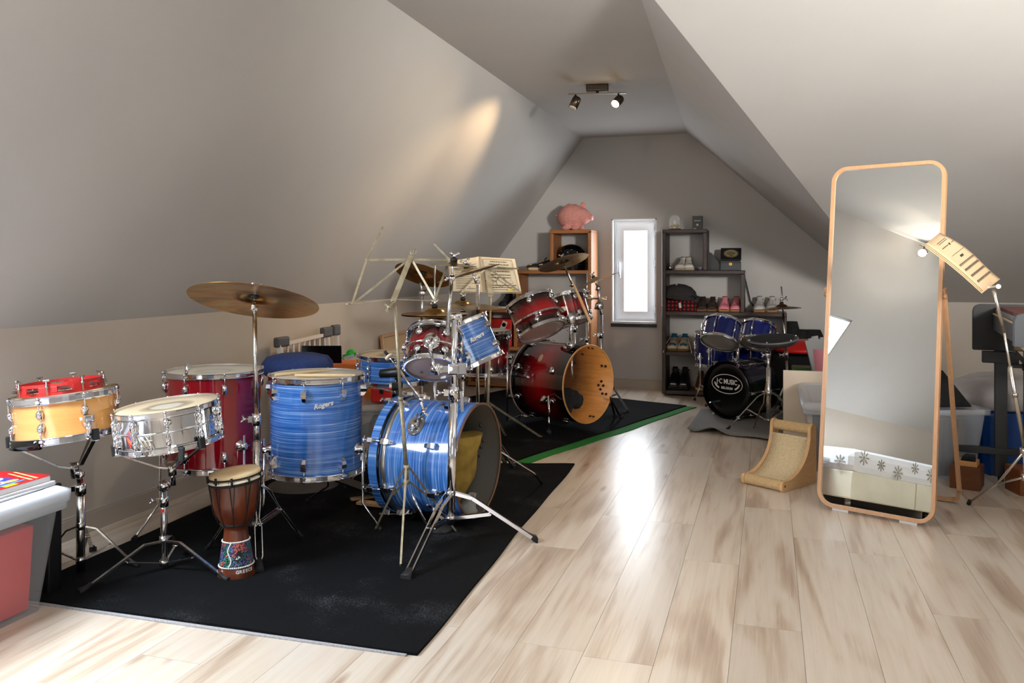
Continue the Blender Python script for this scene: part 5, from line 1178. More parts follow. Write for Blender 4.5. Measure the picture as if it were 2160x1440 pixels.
# black case with open lid
q = on_shelf(1541, zs[1], 7.66); wb = thing('watch_box', 'black hinged box with a brass lock and an oval medal in its open lid', 'box', q)
obj('box_body', MB().aabb(q.x-.088, q.x+.088, q.y, q.y+.13, zs[1], zs[1]+.082, .003), mat('slate_lacquer', (48, 54, 60), .35), wb)
obj('box_rim', MB().aabb(q.x-.089, q.x+.089, q.y-.001, q.y+.131, zs[1]+.066, zs[1]+.071).aabb(q.x-.084, q.x+.084, q.y+.006, q.y+.12, zs[1]+.082, zs[1]+.10), darkgl, wb)
lo_ = Vector((q.x-.09, q.y+.06, zs[1]+.098)); up_ = Vector((0, .045, .105)); lid = obj('lid', MB().box(lo_, (.18, 0, 0), up_, Vector((0, .025, -.01)), .003), darkgl, wb)
cl_ = lo_+Vector((.09, 0, 0))+up_*.5-Vector((0, .003, 0)); n_ = up_.cross(Vector((1, 0, 0))).normalized(); n_ = -n_ if n_.y > 0 else n_
b = MB(); bu = up_.normalized(); b.prism([cl_+Vector((.065*math.cos(t), 0, 0))+bu*.040*math.sin(t)+n_*.001 for t in [i*math.pi/14 for i in range(28)]], n_*.003); obj('oval_medal', b, mat('antique_brass', (112, 100, 74), .4, .6), lid)
b = MB(); 
for i in range(22): 
    t = math.pi*(-.35+1.7*i/21); t2 = math.pi*(-.35+1.7*(i+1)/21) if i < 21 else t+.1
    b.tube([cl_+Vector((.046*math.cos(t), 0, 0))+bu*.026*math.sin(t)+n_*.005, cl_+Vector((.046*math.cos(t2), 0, 0))+bu*.026*math.sin(t2)+n_*.005], .005, 6)
obj('medal_wreath', b, mat('pale_brass', (168, 152, 112), .4, .5), lid)
obj('lock_plate', MB().tube([Vector((q.x, q.y, zs[1]+.056)), Vector((q.x, q.y-.004, zs[1]+.056))], .014, 18), goldm, wb); obj('keyhole', MB().tube([Vector((q.x, q.y-.004, zs[1]+.056)), Vector((q.x, q.y-.0045, zs[1]+.056))], .004, 8), darkgl, wb)
q = on_shelf(1500, zs[1], 7.72); solo('document_case', MB().prism([(q.x-.03, 7.70, zs[1]), (q.x+.115, 7.70, zs[1]), (q.x+.06, 7.70, zs[1]+.08), (q.x-.0, 7.70, zs[1]+.16), (q.x-.03, 7.70, zs[1]+.17)], (0, .10, 0), .004), blackp, 'slumped black pouch between the shelf side and the black hinged box', 'pouch')
solo('power_cable', MB().tube([on_shelf(1568, 1.13, 7.93-.03), on_shelf(1575, 1.00, 7.90), on_shelf(1583, .85, 7.90), on_shelf(1594, .775, 7.90), on_shelf(1612, .60, 7.9), on_shelf(1625, .3, 7.9)], .005, 6), rubber, 'thin black cable hanging down the wall behind the dark shelf', 'cable')
# cap and plaid scarf
q = on_shelf(1437, zs[2], 7.72)
plaid = mat('red_plaid', (110, 16, 22), .9); w1 = N(plaid, 'ShaderNodeTexWave'); w1.inputs['Scale'].default_value = 9; w2 = N(plaid, 'ShaderNodeTexWave', bands_direction='Z'); w2.inputs['Scale'].default_value = 9
cc0 = coords(plaid); L(plaid, cc0, w1.inputs[0]); L(plaid, cc0, w2.inputs[0]); mlt = N(plaid, 'ShaderNodeMath', operation='MULTIPLY'); L(plaid, w1.outputs['Fac'], mlt.inputs[0]); L(plaid, w2.outputs['Fac'], mlt.inputs[1])
L(plaid, ramp(plaid, mlt.outputs[0], [(.0, (24, 12, 16)), (.35, (92, 16, 24)), (.8, (200, 30, 26))]), bsdf(plaid).inputs['Base Color'])
b = MB(); rings = []
for i in range(10):
    t = i/9; x_ = q.x-.17+.31*t; hh = .165*(math.sin(math.pi*min(1, .12+t*.8))**.6); rings.append([Vector((x_, q.y+.10*math.cos(a_), zs[2]+hh*max(0, math.sin(a_))*(1+.08*math.sin(5*a_+i)))) for a_ in [j*math.pi/9 for j in range(10)]])
b.loft(rings); sc_ = solo('plaid_scarf', b, plaid, 'folded red and black plaid scarf under the grey cap', 'scarf')
q2 = q+Vector((.0, 0, .12)); cp = thing('wool_hat', 'dark grey wool cap lying on the plaid scarf', 'hat', q2)
b = MB(); b.lathe(q2+Vector((-.015, -.01, 0)), (Z+Vector((.12, -.1, 0))), [(.15, .0), (.155, .03), (.14, .07), (.10, .105), (.05, .122), (0, .127)], 30); obj('crown', b, noisy('charcoal_wool', (60, 56, 56), (44, 41, 42), .95, 80), cp)
obj('visor', MB().loft([[q2+Vector((.06+.12*u, -.10+.02*math.cos(v*3)-.02, .03-.035*u+(.006 if k else 0)+.012*math.sin((v)*math.pi))) + Vector((0, .18*v-.02, 0)) for v in (0, .25, .5, .75, 1)] for k, u in ((0, 0), (0, 1), (1, 1), (1, 0))], closed=False, cap=False), MATS['charcoal_wool'], cp)
obj('button', MB().ball(q2+Vector((-.035, -.07, .122)), .009, 8, 6), gr, cp)
obj('white_tag', MB().cbox(q+Vector((-.0, -.112, .055)), (.022, 0, .004), (0, .002, 0), (-.006, 0, .045), .001), wht, sc_); 
tagp = [o for o in bpy.data.objects if o.name.startswith('white_tag')][0]

# ------------------------------------------------------------------ small blue kit
n = V(-.777, 0, -.629).normalized(); R = .208; LD = .34; Cf = P(1534, 822, 6.30); Cf.z = .228; C = Cf-n*LD/2
kb = drum('bass_drum', 'small black bass drum whose front head carries a white oval shop emblem', C, -n, R, LD, darkwrap, nl=6, lug='tube', phase=math.radians(30), lugh=.10, center_lug=True, hint=Z, top=headblack, bot=headblack, hoopmat=darkgl, hoopw=.036, woodhoop=True, rods=True, base=flo(C))
fr = frame(-n, Z); fo_ = C+n*(LD/2+.004); tx_ = Z.cross(n).normalized()
if tx_.dot(V(1, 0, 0)) < 0: tx_ = -tx_
wpr = mat('white_print', (214, 210, 202), .5)
oc = fo_+Z*.045; b = MB()
for i in range(40):
    a, a2 = 2*math.pi*i/40, 2*math.pi*(i+1)/40; b.bar(oc+tx_*.138*math.cos(a)+Z*.072*math.sin(a), oc+tx_*.138*math.cos(a2)+Z*.072*math.sin(a2), .005, .001, n)
obj('oval_emblem', b, wpr, kb, kind='stuff')
b = MB()
for lo2, hi2 in ((math.pi*1.03, math.pi*1.28), (math.pi*1.72, math.pi*1.97)):
    for i in range(8):
        a = lo2+(hi2-lo2)*i/8; a2 = lo2+(hi2-lo2)*(i+1)/8; b.bar(oc+tx_*.112*math.cos(a)+Z*.060*math.sin(a)+Z*.012, oc+tx_*.112*math.cos(a2)+Z*.060*math.sin(a2)+Z*.012, .013, .001, n)
obj('emblem_arcs', b, wpr, kb, kind='stuff')
text_part('shop_lettering', 'J·C MUSIC', .052, wpr, oc+Z*.016+n*.001, tx_, Z, kb, off=.0012, sx=.82)
text_part('shop_lettering', 'BELGIUM', .026, wpr, oc-Z*.032+n*.001, tx_, Z, kb, off=.0006)
for i, a in enumerate((30, 90, 150, -30, -90, -150)):
    for axd in (LD/2-.0,):
        p = C+n*(axd)+(fr@Vector((math.cos(math.radians(a)), math.sin(math.radians(a)), 0)))*(R+.016); obj('claw_hook', MB().cbox(p, (fr@Vector((math.cos(math.radians(a)), math.sin(math.radians(a)), 0)))*.028, n.cross(fr@Vector((math.cos(math.radians(a)), math.sin(math.radians(a)), 0)))*.02, n*.05, .003), chrome, kb)
for px_, fx in ((1583, (1592, 884)), (1490, (1490, 862))):
    f_ = F(*fx); leg_rod(kb, [P(px_+8, 848, 6.35), f_+Z*.03], .006, name='spur')
ax = V(.29, .86, .42).normalized()
drum('tom_drum', 'small dark blue tom with a grey bottom head, the one above the blue floor tom', P(1522, 701, 6.38), ax, .135, .165, darkblue, nl=6, lug='tube', phase=math.radians(20), lugh=.07, center_lug=True, hint=-V(0, 0, 1), top=headc, bot=headgrey, hoopw=.022)
drum('tom_drum', 'small dark blue tom partly hidden by the flat grey practice pad', P(1598, 706, 6.62), ax, .125, .150, darkblue, nl=6, lug='tube', phase=math.radians(20), lugh=.065, center_lug=True, hint=-V(0, 0, 1), top=headc, bot=headgrey, hoopw=.022)
q = C+Z*(R+.01)+n*.02; th_ = thing('tom_holder', 'chrome post joining the two small dark blue toms to their bass drum', 'drum mount', C+Z*R)
obj('post', MB().tube([P(1556, 768, 6.42), P(1557, 705, 6.5)], .012, 12), chrome, th_); obj('post_base', MB().cbox(P(1556, 766, 6.42), V(.07, 0, 0), V(0, 0, .06), Z*.035, .006).bar(P(1545, 752, 6.38), P(1552, 760, 6.38), .01, .01), steel, th_)
obj('tom_arm', MB().tube([P(1557, 700, 6.5), P(1545, 690, 6.45)], .010).tube([P(1557, 705, 6.5), P(1575, 706, 6.58)], .010), chrome, th_)
C = P(1510, 734, 7.0); C.z = .475
ft_ = drum('floor_tom', 'small dark blue floor tom with chrome legs beside the shoe shelf', C, Z, .163, .27, darkblue, nl=6, lug='tube', phase=math.radians(35), lugh=.12, center_lug=True, hint=-V(0, 0, 1), top=headc, hoopw=.022, base=flo(C))
for x_, yt, xk_, yk_, fx in ((1477, 752, 1477, 815, (1466, 848)), (1496, 738, 1494, 800, (1496, 838))):
    f_ = F(*fx); bracket(ft_, P(x_, yt+2, 6.86), V(-.2, 0, -1).normalized(), s=.8); leg_rod(ft_, [P(x_, yt-8, 6.82), P(xk_, yk_, 6.86), f_+Z*.03], .0065)
C = P(1590, 742, 7.1); C.z = .425
drum('snare_drum', 'small dark blue snare drum low behind the two small toms', C, Z, .155, .11, darkblue, nl=6, lug='tube', phase=math.radians(35), lugh=.06, center_lug=True, hint=-V(0, 0, 1), top=headc, hoopw=.020)
base = flo(C); st = thing('snare_stand', 'small chrome stand holding the small dark blue snare drum', 'drum stand', base); tripod(st, base+Z*.2, base+Z*.07, [base+V(.2, 0, -.1), base+V(-.2, 0, -.1), base+V(0, 0, .2)], 'flat', .012); pole(st, base+Z*.03, C-Z*.09, .011); basket(st, C-Z*.055, Z, .155, C-Z*.09)
# cymbal and its stand
c_ = P(1649, 646, 6.55); base = flo(P(1664, 880, 6.55)); 
cs_ = thing('cymbal_stand', 'slim chrome cymbal stand leaning slightly behind the grey practice pad', 'cymbal stand', base)
tripod(cs_, base+Z*.25, base+Z*.08, [base+V(.2, 0, -.1), base+V(-.18, 0, -.12), base+V(0, 0, .2)], 'flat', .014); pole(cs_, base+Z*.04, P(1659, 760, 6.55), .011); pole(cs_, P(1659, 760, 6.55), P(1652, 660, 6.55), .009); pole(cs_, P(1652, 660, 6.55), P(1648, 604, 6.55), .006)
clampcol(cs_, P(1659, 748, 6.55), Z, .015, 1.2); mb = MB(); mb.tube([P(1649, 634, 6.55), P(1649, 627, 6.55)], .01); wing(mb, P(1656, 629, 6.53), V(1, 0, 0), 1.2); obj('clutch', mb, chrome, cs_)
cymbal('hi_hat_cymbal', 'small brown cymbal on the slim stand under the white sneakers', c_, V(-.05, 1, .02), .150, bronze_tarn('brown_cymbal', (134, 100, 60), (112, 74, 40), (84, 56, 34)), bow=.09, bell=.2)
# practice pad on stand
ax = V(.0, 1, .0)+V(-.10, 0, -.10); c_ = P(1630, 719, 5.85); 
pt_ = thing('practice_pad', 'flat grey and black electronic drum pad on a front tripod of the small blue kit', 'drum pad', c_)
obj('pad_body', MB().lathe(c_, ax, [(0, -.022), (.15, -.022), (.168, -.012), (.172, .012), (.165, .022), (0, .022)], 48), mat('graphite_plastic', (44, 44, 47), .32), pt_)
obj('pad_rim', MB().ring(c_+ax.normalized()*.014, ax, .170, .006, 48, 8), mat('grey_rim', (112, 112, 114), .3), pt_)
obj('pad_surface', MB().lathe(c_+ax.normalized()*.022, ax, [(.150, 0), (.14, .003), (0, .003)], 40), rubber, pt_)
for i in range(6):
    a = i*math.pi/3; p = c_+frame(ax)@Vector((math.cos(a)*.165, math.sin(a)*.165, .022)); obj('pad_screw', MB().ball(p, .007, 8, 5), chrome, pt_)
base = flo(P(1621, 920, 5.72)); st = thing('pad_stand', 'chrome tripod carrying the flat grey drum pad, foot on the grey mat', 'drum stand', base); z = lambda y: P(0, y, 5.72).z
obj('leg_collar', MB().tube([base+Z*(z(828)-.015), base+Z*(z(828)+.015)], .022), chrome2, st); 
tripod(st, base+Z*z(826), base+Z*z(886), [F(1533, 908), F(1668, 860), F(1700, 905)], 'flat', .020, footr=.014, jt=.45)
pole(st, base+Z*(z(890)), base+Z*z(775), .0165); pole(st, base+Z*z(780), P(1620, 745, 5.75), .011); tiltknob(st, P(1619, 748, 5.75), V(1, 0, 0), 1.3); obj('pad_rod', MB().tube([P(1619, 748, 5.75), P(1617, 728, 5.8)], .008), chrome, st)
obj('brown_cable', MB().tube([P(1617, 805, 5.62), P(1612, 835, 5.6), P(1611, 850, 5.6), P(1604, 862, 5.6), F(1590, 905)+Z*.01], .004, 6), mat('amber_cable', (120, 90, 40), .5), st)
# things behind: amplifier-black cases, red tub, pink folder bin, white board, green case
q = F(1694, 835); cx_ = P(1690, 800, 6.9)
solo('equipment_case', MB().aabb(cx_.x-.26, cx_.x+.30, cx_.y-.0, 7.56, 0, .46, .01), blackfab, 'large black fabric equipment case behind the white board', 'case')
solo('red_shell', MB().lathe(Vector((cx_.x+.02, cx_.y+.02, .461)), Z, [(0, .10), (.10, .095), (.18, .07), (.225, .03), (.235, 0), (0, 0)], 36), mat('red_shell', (184, 22, 16), .4), 'domed bright red shell lying on the black equipment case', 'shell')
for i, (px_, h_, w_) in enumerate(((1672, .26, .085), (1690, .19, .10), (1716, .19, .12))):
    p = P(px_, 690, 7.15); rings = []
    for t in range(7): rings.append([Vector((p.x+w_*math.cos(a_)*(1-.45*(t/6)**2), 7.78+.07*math.sin(a_)*(1-.4*(t/6)**2), .40+(h_+.02)*t/6)) for a_ in [j*math.pi/6 for j in range(12)]])
    # stand them on the floor behind the case
    for r__ in rings:
        for v__ in r__: pass
    solo('gig_bag', MB().loft(rings), blackfab, ['slim upright black bag on the low end of the dark shelf behind the cymbal stand', 'middle black bag peeping over the red shell', 'rounded black bag next to the mirror edge'][i], 'bag', 'black gig bags against the back wall')
q = F(1712, 880); q = P(1720, 800, 5.6); 
b = MB(); b.loft([[P(1720+dx_, 0, 5.75+dd_)*1 for dx_, dd_ in ()] for _ in ()]) if False else None
bp_ = flo(P(1742, 900, 5.95)); rings = []
for zz, r_ in ((0.0, .055), (.575, .105), (.575, .098), (.02, .05)): rings.append([bp_+V(r_*1.1*math.cos(a_), 0, r_*math.sin(a_))+Z*zz for a_ in [j*math.pi/8+math.pi/8 for j in range(16)]])
bin_ = solo('paper_bin', MB().loft(rings), noisy('dusty_pink_plastic', (204, 132, 142), (190, 118, 130), .5, 4), 'tapering dusty pink bin beside the mirror frame, holding grey rolls', 'bin')
for i in range(5):
    a = -.5+i*.16; o_ = bp_+V(-.085+.022*i, 0, -.03+.012*i)+Z*.42; d_ = V(math.sin(a)*.30-.12, 1, 0).normalized()
    solo('grey_roll', MB().bar(o_, o_+d_*(.225+.012*(i % 3)), .045, .016, V(0, 0, 1)), mat('silver_grey_plastic', (138, 138, 138), .4), ['flat silver-grey slat closest to the drums in the pink bin', 'second silver-grey slat from the drums in the pink bin', 'middle silver-grey slat of the pink bin', 'second silver-grey slat from the mirror in the pink bin', 'flat silver-grey slat closest to the mirror in the pink bin'][i], 'slat', 'grey slats in the pink bin')
solo('green_case', MB().aabb(P(1700, 785, 6.2).x-.10, P(1700, 785, 6.2).x+.16, P(1700, 785, 6.2).y, P(1700, 785, 6.2).y+.2, 0, P(1700, 776, 6.2).z, .01), mat('dark_green', (44, 92, 30), .5), 'dark green case just visible above the white board', 'case')
b = MB(); b.aabb(.092, .78, 5.86, 5.88, 0, .467, .002)
wbd = solo('white_board', b, mat('cream_board', (224, 208, 190), .5), 'cream white upright board behind the lidded storage crate', 'panel')

# ------------------------------------------------------------------ crates
def crate(name, label, o, xv, yv, hgt, flare=.05, m=plast, rim=.03, lid=None, t=.004, group=None, rimm=None):
    """o: bottom corner, xv,yv: bottom edge vectors"""
    o, xv, yv = Vector(o), Vector(xv), Vector(yv); xn, yn = xv.normalized(), yv.normalized(); rt = thing(name, label, 'crate', o+xv/2+yv/2, group)
    def ringat(f, z, ins=0, rd=.03):
        a, b_, c, d = o-xn*(f-ins)-yn*(f-ins), o+xv+xn*(f-ins)-yn*(f-ins), o+xv+yv+xn*(f-ins)+yn*(f-ins), o+yv-xn*(f-ins)+yn*(f-ins); pts = []
        for p, e1, e2 in ((a, yn, xn), (b_, -xn, yn), (c, -yn, -xn), (d, xn, -yn)):
            for k in range(5):
                t_ = k/4*math.pi/2; pts.append(p+(e1+e2)*rd-e2*rd*math.sin(t_)-e1*rd*math.cos(t_)+Z*z if False else p+e1*rd*(1-math.sin(t_))+e2*rd*(1-math.cos(t_))+Z*z)
        return pts
    body = MB(); body.loft([ringat(0, 0), ringat(flare, hgt)], cap=False); body.loft([ringat(0, .004), ringat(0, .0)], cap=True)
    obj('crate_body', body, m, rt)
    obj('crate_rim', MB().loft([ringat(flare-.002, hgt-rim), ringat(flare+.016, hgt-rim), ringat(flare+.018, hgt), ringat(flare-.004, hgt), ringat(flare-.002, hgt-rim)], cap=False), rimm or m, rt)
    if lid: obj('lid', MB().loft([ringat(flare+.022, hgt-rim*.5), ringat(flare+.024, hgt+.010), ringat(flare+.0, hgt+.022), ringat(flare-.03, hgt+.022), ringat(flare-.036, hgt+.014)]), lid, rt)
    return rt, ringat
# front left crate with books inside and on its lid
cx1, cy0, cy1 = -2.345, 1.46, 2.21
rt, rg = crate('storage_crate', 'frosted plastic storage crate with red folders inside, cut by the photo edge', (cx1-.36, cy0, 0), (.36, 0, 0), (0, cy1-cy0, 0),   .385, .045, plast, .05, plastl, rimm=mat('frosted_rim', (216, 222, 232), .35, alpha=.72))
redf = mat('red_folder', (214, 40, 44), .5)
for i in range(4):
    yy = 1.49+i*.175; solo('folder', MB().box((cx1-.300, yy, .012), (.285, 0, 0), (0, .155, 0), (.022, 0, .285), .006), redf if i != 2 else mat('crimson_folder', (176, 24, 34), .5), ['red folder standing in the frosted crate, partly past the photo edge', 'second red folder standing in the frosted crate', 'darker crimson folder between two red ones in the frosted crate', 'red folder at the far end of the frosted crate'][i], 'folder')
solo('cord', MB().tube([(cx1+.012, 1.86, .02), (cx1+.018, 1.875, .12), (cx1+.027, 1.87, .2), (cx1+.032, 1.895, .28)], [.004, .008, .010, .005], 8), blackfab, 'dark strap pressed against the inside wall of the frosted crate', 'strap')
zl = .385+.022
def flatbook(name, label, c, xd, w_, l_, z0, h_, m, mp=pagem, cat='book'):
    c = Vector(c); xd = Vector(xd).normalized(); yd = Z.cross(xd); o_ = c-xd*w_/2-yd*l_/2; o_.z = z0; rt = thing(name, label, cat, (c.x, c.y, z0))
    obj('pages', MB().box(o_+Z*.001+xd*.002+yd*.002, xd*(w_-.004), yd*(l_-.004), Z*(h_-.002)), mp, rt); cv = obj('cover', MB().box(o_+Z*(h_-.001), xd*w_, yd*l_, Z*.0014), m, rt)
    return rt, o_+Z*(h_+.0006), xd, yd
bx_, by_ = -2.45, 2.10
flatbook('magazine', 'thin white stapled booklet at the bottom of the pile on the crate lid', (bx_+.01, by_, 0), (1, .06, 0), .22, .31, zl, .007, pagem)
flatbook('magazine', 'white booklet in the middle of the pile on the crate lid', (bx_+.005, by_+.005, 0), (1, -.02, 0), .215, .30, zl+.0075, .008, pagem)
rt, o_, xd, yd = flatbook('cookbook', 'red recipe book with a plate of rice rolls and chopsticks on its cover', (bx_, by_, 0), (1, .02, 0), .21, .29, zl+.016, .020, mat('red_cover', (178, 16, 24), .4))
def onb(u, v, h=.0008): return o_+xd*(.21*u)+yd*(.29*v)+Z*h
def cover_patch(nm, poly, m, h=.0008): obj(nm, MB().prism([onb(u, v, h) for u, v in poly], Z*.0004), m, rt)
cover_patch('printed_plate', [(.30, .10), (.86, .10), (.86, .72), (.30, .72)], mat('print_blue', (30, 60, 168), .4))
cover_patch('printed_plate_edge', [(.84, .10), (.88, .10), (.88, .72), (.84, .72)], mat('print_light_blue', (110, 160, 226), .4), .001)
def ell(u, v, a, b_, n=16): return [(u+a*math.cos(i*2*math.pi/n), v+b_*math.sin(i*2*math.pi/n)) for i in range(n)]
for u, v in ((.50, .40), (.68, .50), (.44, .62)): cover_patch('printed_roll', ell(u, v, .10, .075), mat('print_white', (226, 228, 232), .4), .0014); cover_patch('printed_filling', ell(u, v, .045, .032), mat('print_red', (206, 46, 40), .4), .002)
cover_patch('printed_shrimp', ell(.74, .62, .07, .10), mat('print_orange', (236, 160, 90), .4), .0016); cover_patch('printed_leaf', ell(.72, .26, .07, .09), mat('print_green', (120, 180, 50), .4), .0016)
cover_patch('printed_leaf', ell(.38, .52, .045, .05), mat('print_yellow', (220, 214, 40), .4), .0018); cover_patch('printed_tag', [(.90, .40), (.99, .40), (.99, .56), (.90, .56)], mat('print_yellow2', (246, 214, 20), .4))
for v0, v1 in ((.78, .90), (.86, .99)): cover_patch('printed_chopstick', [(.28, v0+.10), (.30, v0+.12), (.98, v0-.02), (.96, v0-.05)], mat('print_stick', (240, 196, 130), .4), .0012)
text_part('cover_lettering', 'SUSHI', .036, wpr, onb(.17, .50, .0012), yd, -xd, rt, off=.0006)
# black flat case behind the crate
solo('flat_case', MB().aabb(-2.80, -2.415, 2.30, 2.36, .0, .385, .006), blackp, 'flat black case standing upright behind the frosted crate', 'case')
# storage crate by the mirror with a lid, blue contents
a_ = Vector((.249, 4.997, 0)); bx2 = Vector((1, 0, 0)); by2 = Vector((0, 1, 0))
rt, rg = crate('storage_crate', 'clear storage crate with a grey lid and dark blue contents beside the cat scratcher', a_, bx2*.40, by2*.76, .375, .05, plastd, .045, mat('grey_clear_lid', (226, 228, 232), .3, alpha=.55), rimm=mat('grey_clear_rim', (220, 224, 230), .3, alpha=.6))
solo('folded_fabric', MB().box(a_+bx2*.02+by2*.03+Z*.006, bx2*.36, by2*.70, Z*.30, .02), noisy('navy_fabric', (40, 50, 78), (28, 34, 56), .9, 20), 'navy fabric filling the clear crate beside the cat scratcher', 'fabric')
for i in range(4): solo('paper_sheet', MB().bar(a_+bx2*(.03+.07*i)+by2*.10+Z*(.315+.004*i), a_+bx2*(.05+.08*i)+by2*.50+Z*(.325+.004*i), .11, .002), mat('beige_papers', (206, 190, 170), .7), 'curled beige paper lying on the navy fabric inside the lidded crate', 'paper', 'beige papers under the grey lid')
# crate right of the mirror
a_ = flo(P(1922, 1018, 4.52)); bx2 = V(1, 0, .06).normalized(); by2 = V(-.06, 0, 1).normalized()
rt, rg = crate('storage_crate', 'open clear crate with dim papers behind the mirror leg', a_, bx2*.37, by2*.55, .385, .04, plastd, .03)
for i in range(5):
    o_ = a_+bx2*(.02+.065*i)+by2*.05+Z*.006; solo('folder', MB().box(o_, bx2*.045, by2*.4, Z*.31+bx2*.02, .003), mat('dim_folder_%d' % (i % 3), [(58, 54, 52), (84, 74, 68), (44, 44, 48)][i % 3], .6), 'dim grey-brown folder standing in the crate behind the mirror leg', 'folder', 'folders in the crate behind the mirror')
o_ = a_+bx2*(-.08)+by2*.02+Z*.388
solo('portfolio_bag', MB().prism([o_, o_+bx2*.44, o_+bx2*.27+Z*.205, o_+bx2*.02+Z*.17], by2*.045, .004), blackfab, 'black portfolio bag lying aslant on the crate behind the mirror leg', 'bag')
# brown drawer box with small wooden tray and black pouch
a_ = F(2068, 1037); b_ = F(2003, 1028); xv = b_-a_; yv = xv.cross(Z).normalized(); yv = yv if yv.dot(V(0, 0, 1)) > 0 else -yv
bxr = solo('wooden_box', MB().box(a_, xv, yv*.16, Z*.115, .002), brownw, 'brown wooden box on the floor behind the mirror leg', 'box')
solo('wooden_tray', MB().box(a_+xv*.12+yv*.02+Z*.116, xv*.70, yv*.10, Z*.028, .003), mat('light_wood_tray', (206, 150, 92), .5), 'light wooden tray on top of the brown wooden box', 'tray')
solo('pouch', MB().loft([[a_+xv*(.18+.02*k)+yv*.03+Z*(.1445+.03*k*.8), a_+xv*(.66-.05*k)+yv*.03+Z*(.1445+.03*k*.8), a_+xv*(.62-.05*k)+yv*.10+Z*(.1445+.03*k*.8), a_+xv*(.22+.02*k)+yv*.10+Z*(.1445+.03*k*.8)] for k in (0, .7, 1)]), blackfab, 'small black pouch on the light wooden tray', 'pouch')
a_ = F(2152, 1046); solo('wooden_box', MB().box(a_, V(.2, 0, -.02), V(.01, 0, .15), Z*.13, .003), wood('orange_box_wood', (146, 84, 40), (122, 66, 30), axis=0), 'second brown wooden box, cut by the photo edge under the marimba', 'box')
# blue box with a pillow
a_ = flo(P(2090, 1010, 4.60)); solo('blue_box', MB().box(a_, V(.62, 0, .10), V(-.08, 0, .45), Z*.335, .008), noisy('royal_blue_box', (10, 74, 150), (8, 62, 130), .5, 3), 'large royal blue box behind the marimba leg', 'box')
q = a_+V(.25, 0, .28); rings = []
for zz, s_ in ((.338, .85), (.36, 1.0), (.42, 1.02), (.47, .92), (.51, .68), (.525, .35)): rings.append([q+V(.36*s_*math.cos(t)*(1+.04*math.sin(3*t+zz*20)), 0, .24*s_*math.sin(t))+Z*(zz+.012*math.sin(2*t+zz*9)*(zz > .35)) for t in [i*math.pi/12 for i in range(24)]])
solo('bedding_bag', MB().loft(rings), noisy('pale_grey_bedding', (190, 184, 182), (168, 162, 160), .8, 8), 'pale grey bundle of bedding on the royal blue box', 'bedding')

# ------------------------------------------------------------------ cat scratcher
A0, A1 = F(1563, 1020), F(1650, 1040); wv = (A1-A0); W_ = wv.length; wn = wv.normalized(); dn_ = Z.cross(wn); dn_ = dn_ if dn_.dot(V(0, 0, 1)) > 0 else -dn_
cs2 = thing('cat_scratcher', 'curved plywood cat scratcher with a sisal ramp and two sisal rollers', 'cat scratcher', (A0+A1)/2+dn_*.17)
# side profile in (depth, height)
top_ = [(.0, .045), (.012, .056), (.04, .056)]
arc = []
for i in range(13):
    t = i/12; arc.append((.04+.235*math.sin(t*math.pi/2)**1.0, .052+.215*(1-math.cos(t*math.pi/2))))
prof_ = [(.0, .012), (.0, .045), (.012, .056)]+arc+[(.277, .300), (.292, .316), (.318, .316), (.332, .300), (.335, .26), (.335, .0), (.012, .0)]
for s_ in (0, W_-.018):
    b = MB(); b.prism([A0+wn*s_+dn_*d_+Z*h_ for d_, h_ in prof_], wn*.018, .002); obj('side_panel', b, beech2, cs2)
# inner cut: visually thin side: ramp surface
b = MB(); g = []
for s_ in (.018, W_-.018):
    pass
rows = []
for i in range(60):
    t = i/59; u = .02+t*(math.pi/2-.02); d_, h_ = .045+.232*math.sin(u), .036+.205*(1-math.cos(u)); nn = Vector((-math.sin(0), 0, 0)); off = .0022*math.cos(i*math.pi)
    rows.append((d_-off*math.sin(u), h_+off*math.cos(u)))
b.loft([[A0+wn*s_+dn_*d_+Z*h_ for s_ in (.018, W_*.35, W_*.65, W_-.018)] for d_, h_ in rows], closed=False, cap=False)
sis = noisy('sisal_rope', (236, 214, 172), (214, 188, 142), .9, 150, bmp=.6)
rp = obj('sisal_ramp', b, sis, cs2); rp.modifiers.new('t', 'SOLIDIFY').thickness = .008
sis2 = noisy('sisal_roll', (214, 182, 134), (190, 156, 108), .95, 180, bmp=.9)
for d_, h_ in ((.026, .030), (.306, .285)):
    pr = []
    nn = 34
    for i in range(nn+1): pr.append((.0265+.0018*(i % 2), .0182+(W_-.0364)*i/nn))
    obj('sisal_roller', MB().lathe(A0+dn_*d_+Z*h_, wn, [(0, .0182)]+pr+[(0, W_-.0182)], 24), sis2, cs2)
obj('wood_screw', MB().tube([A1+dn_*.026+Z*.030-wn*.001, A1+dn_*.026+Z*.030+wn*.001], .006, 12), mat('bore_brown', (96, 62, 36), .8), cs2)  # small brown disc on the outer side panel, level with the front roller

# ------------------------------------------------------------------ standing mirror
b0 = F(1843, 1091); e = (F(1913, 1106)-F(1768, 1079)).normalized(); nf = Vector((e.y, -e.x, 0)); nf = nf if nf.dot(-b0) > 0 else -nf
al = math.radians(7.6); up_ = (-nf*math.sin(al)+Z*math.cos(al)); Nn = e.cross(up_); Nn = Nn if Nn.dot(-b0) > 0 else -Nn
mr = thing('standing_mirror', 'tall leaning floor mirror with a rounded light wood frame', 'mirror', b0)
o_ = b0+Z*.012; MW, MH, rc = .52, 1.655, .075
def rrect(w_, h_, r_, off, y0=0, k=8):
    pts = []
    for cx, cy, a0 in ((w_/2-r_, y0+h_-r_, 0), (-w_/2+r_, y0+h_-r_, 90), (-w_/2+r_, y0+r_, 180), (w_/2-r_, y0+r_, 270)):
        for i in range(k+1):
            a = math.radians(a0+90*i/k); pts.append(o_+e*(cx+r_*math.cos(a))+up_*(cy+r_*math.sin(a))+Nn*off)
    return pts
fw_ = .017
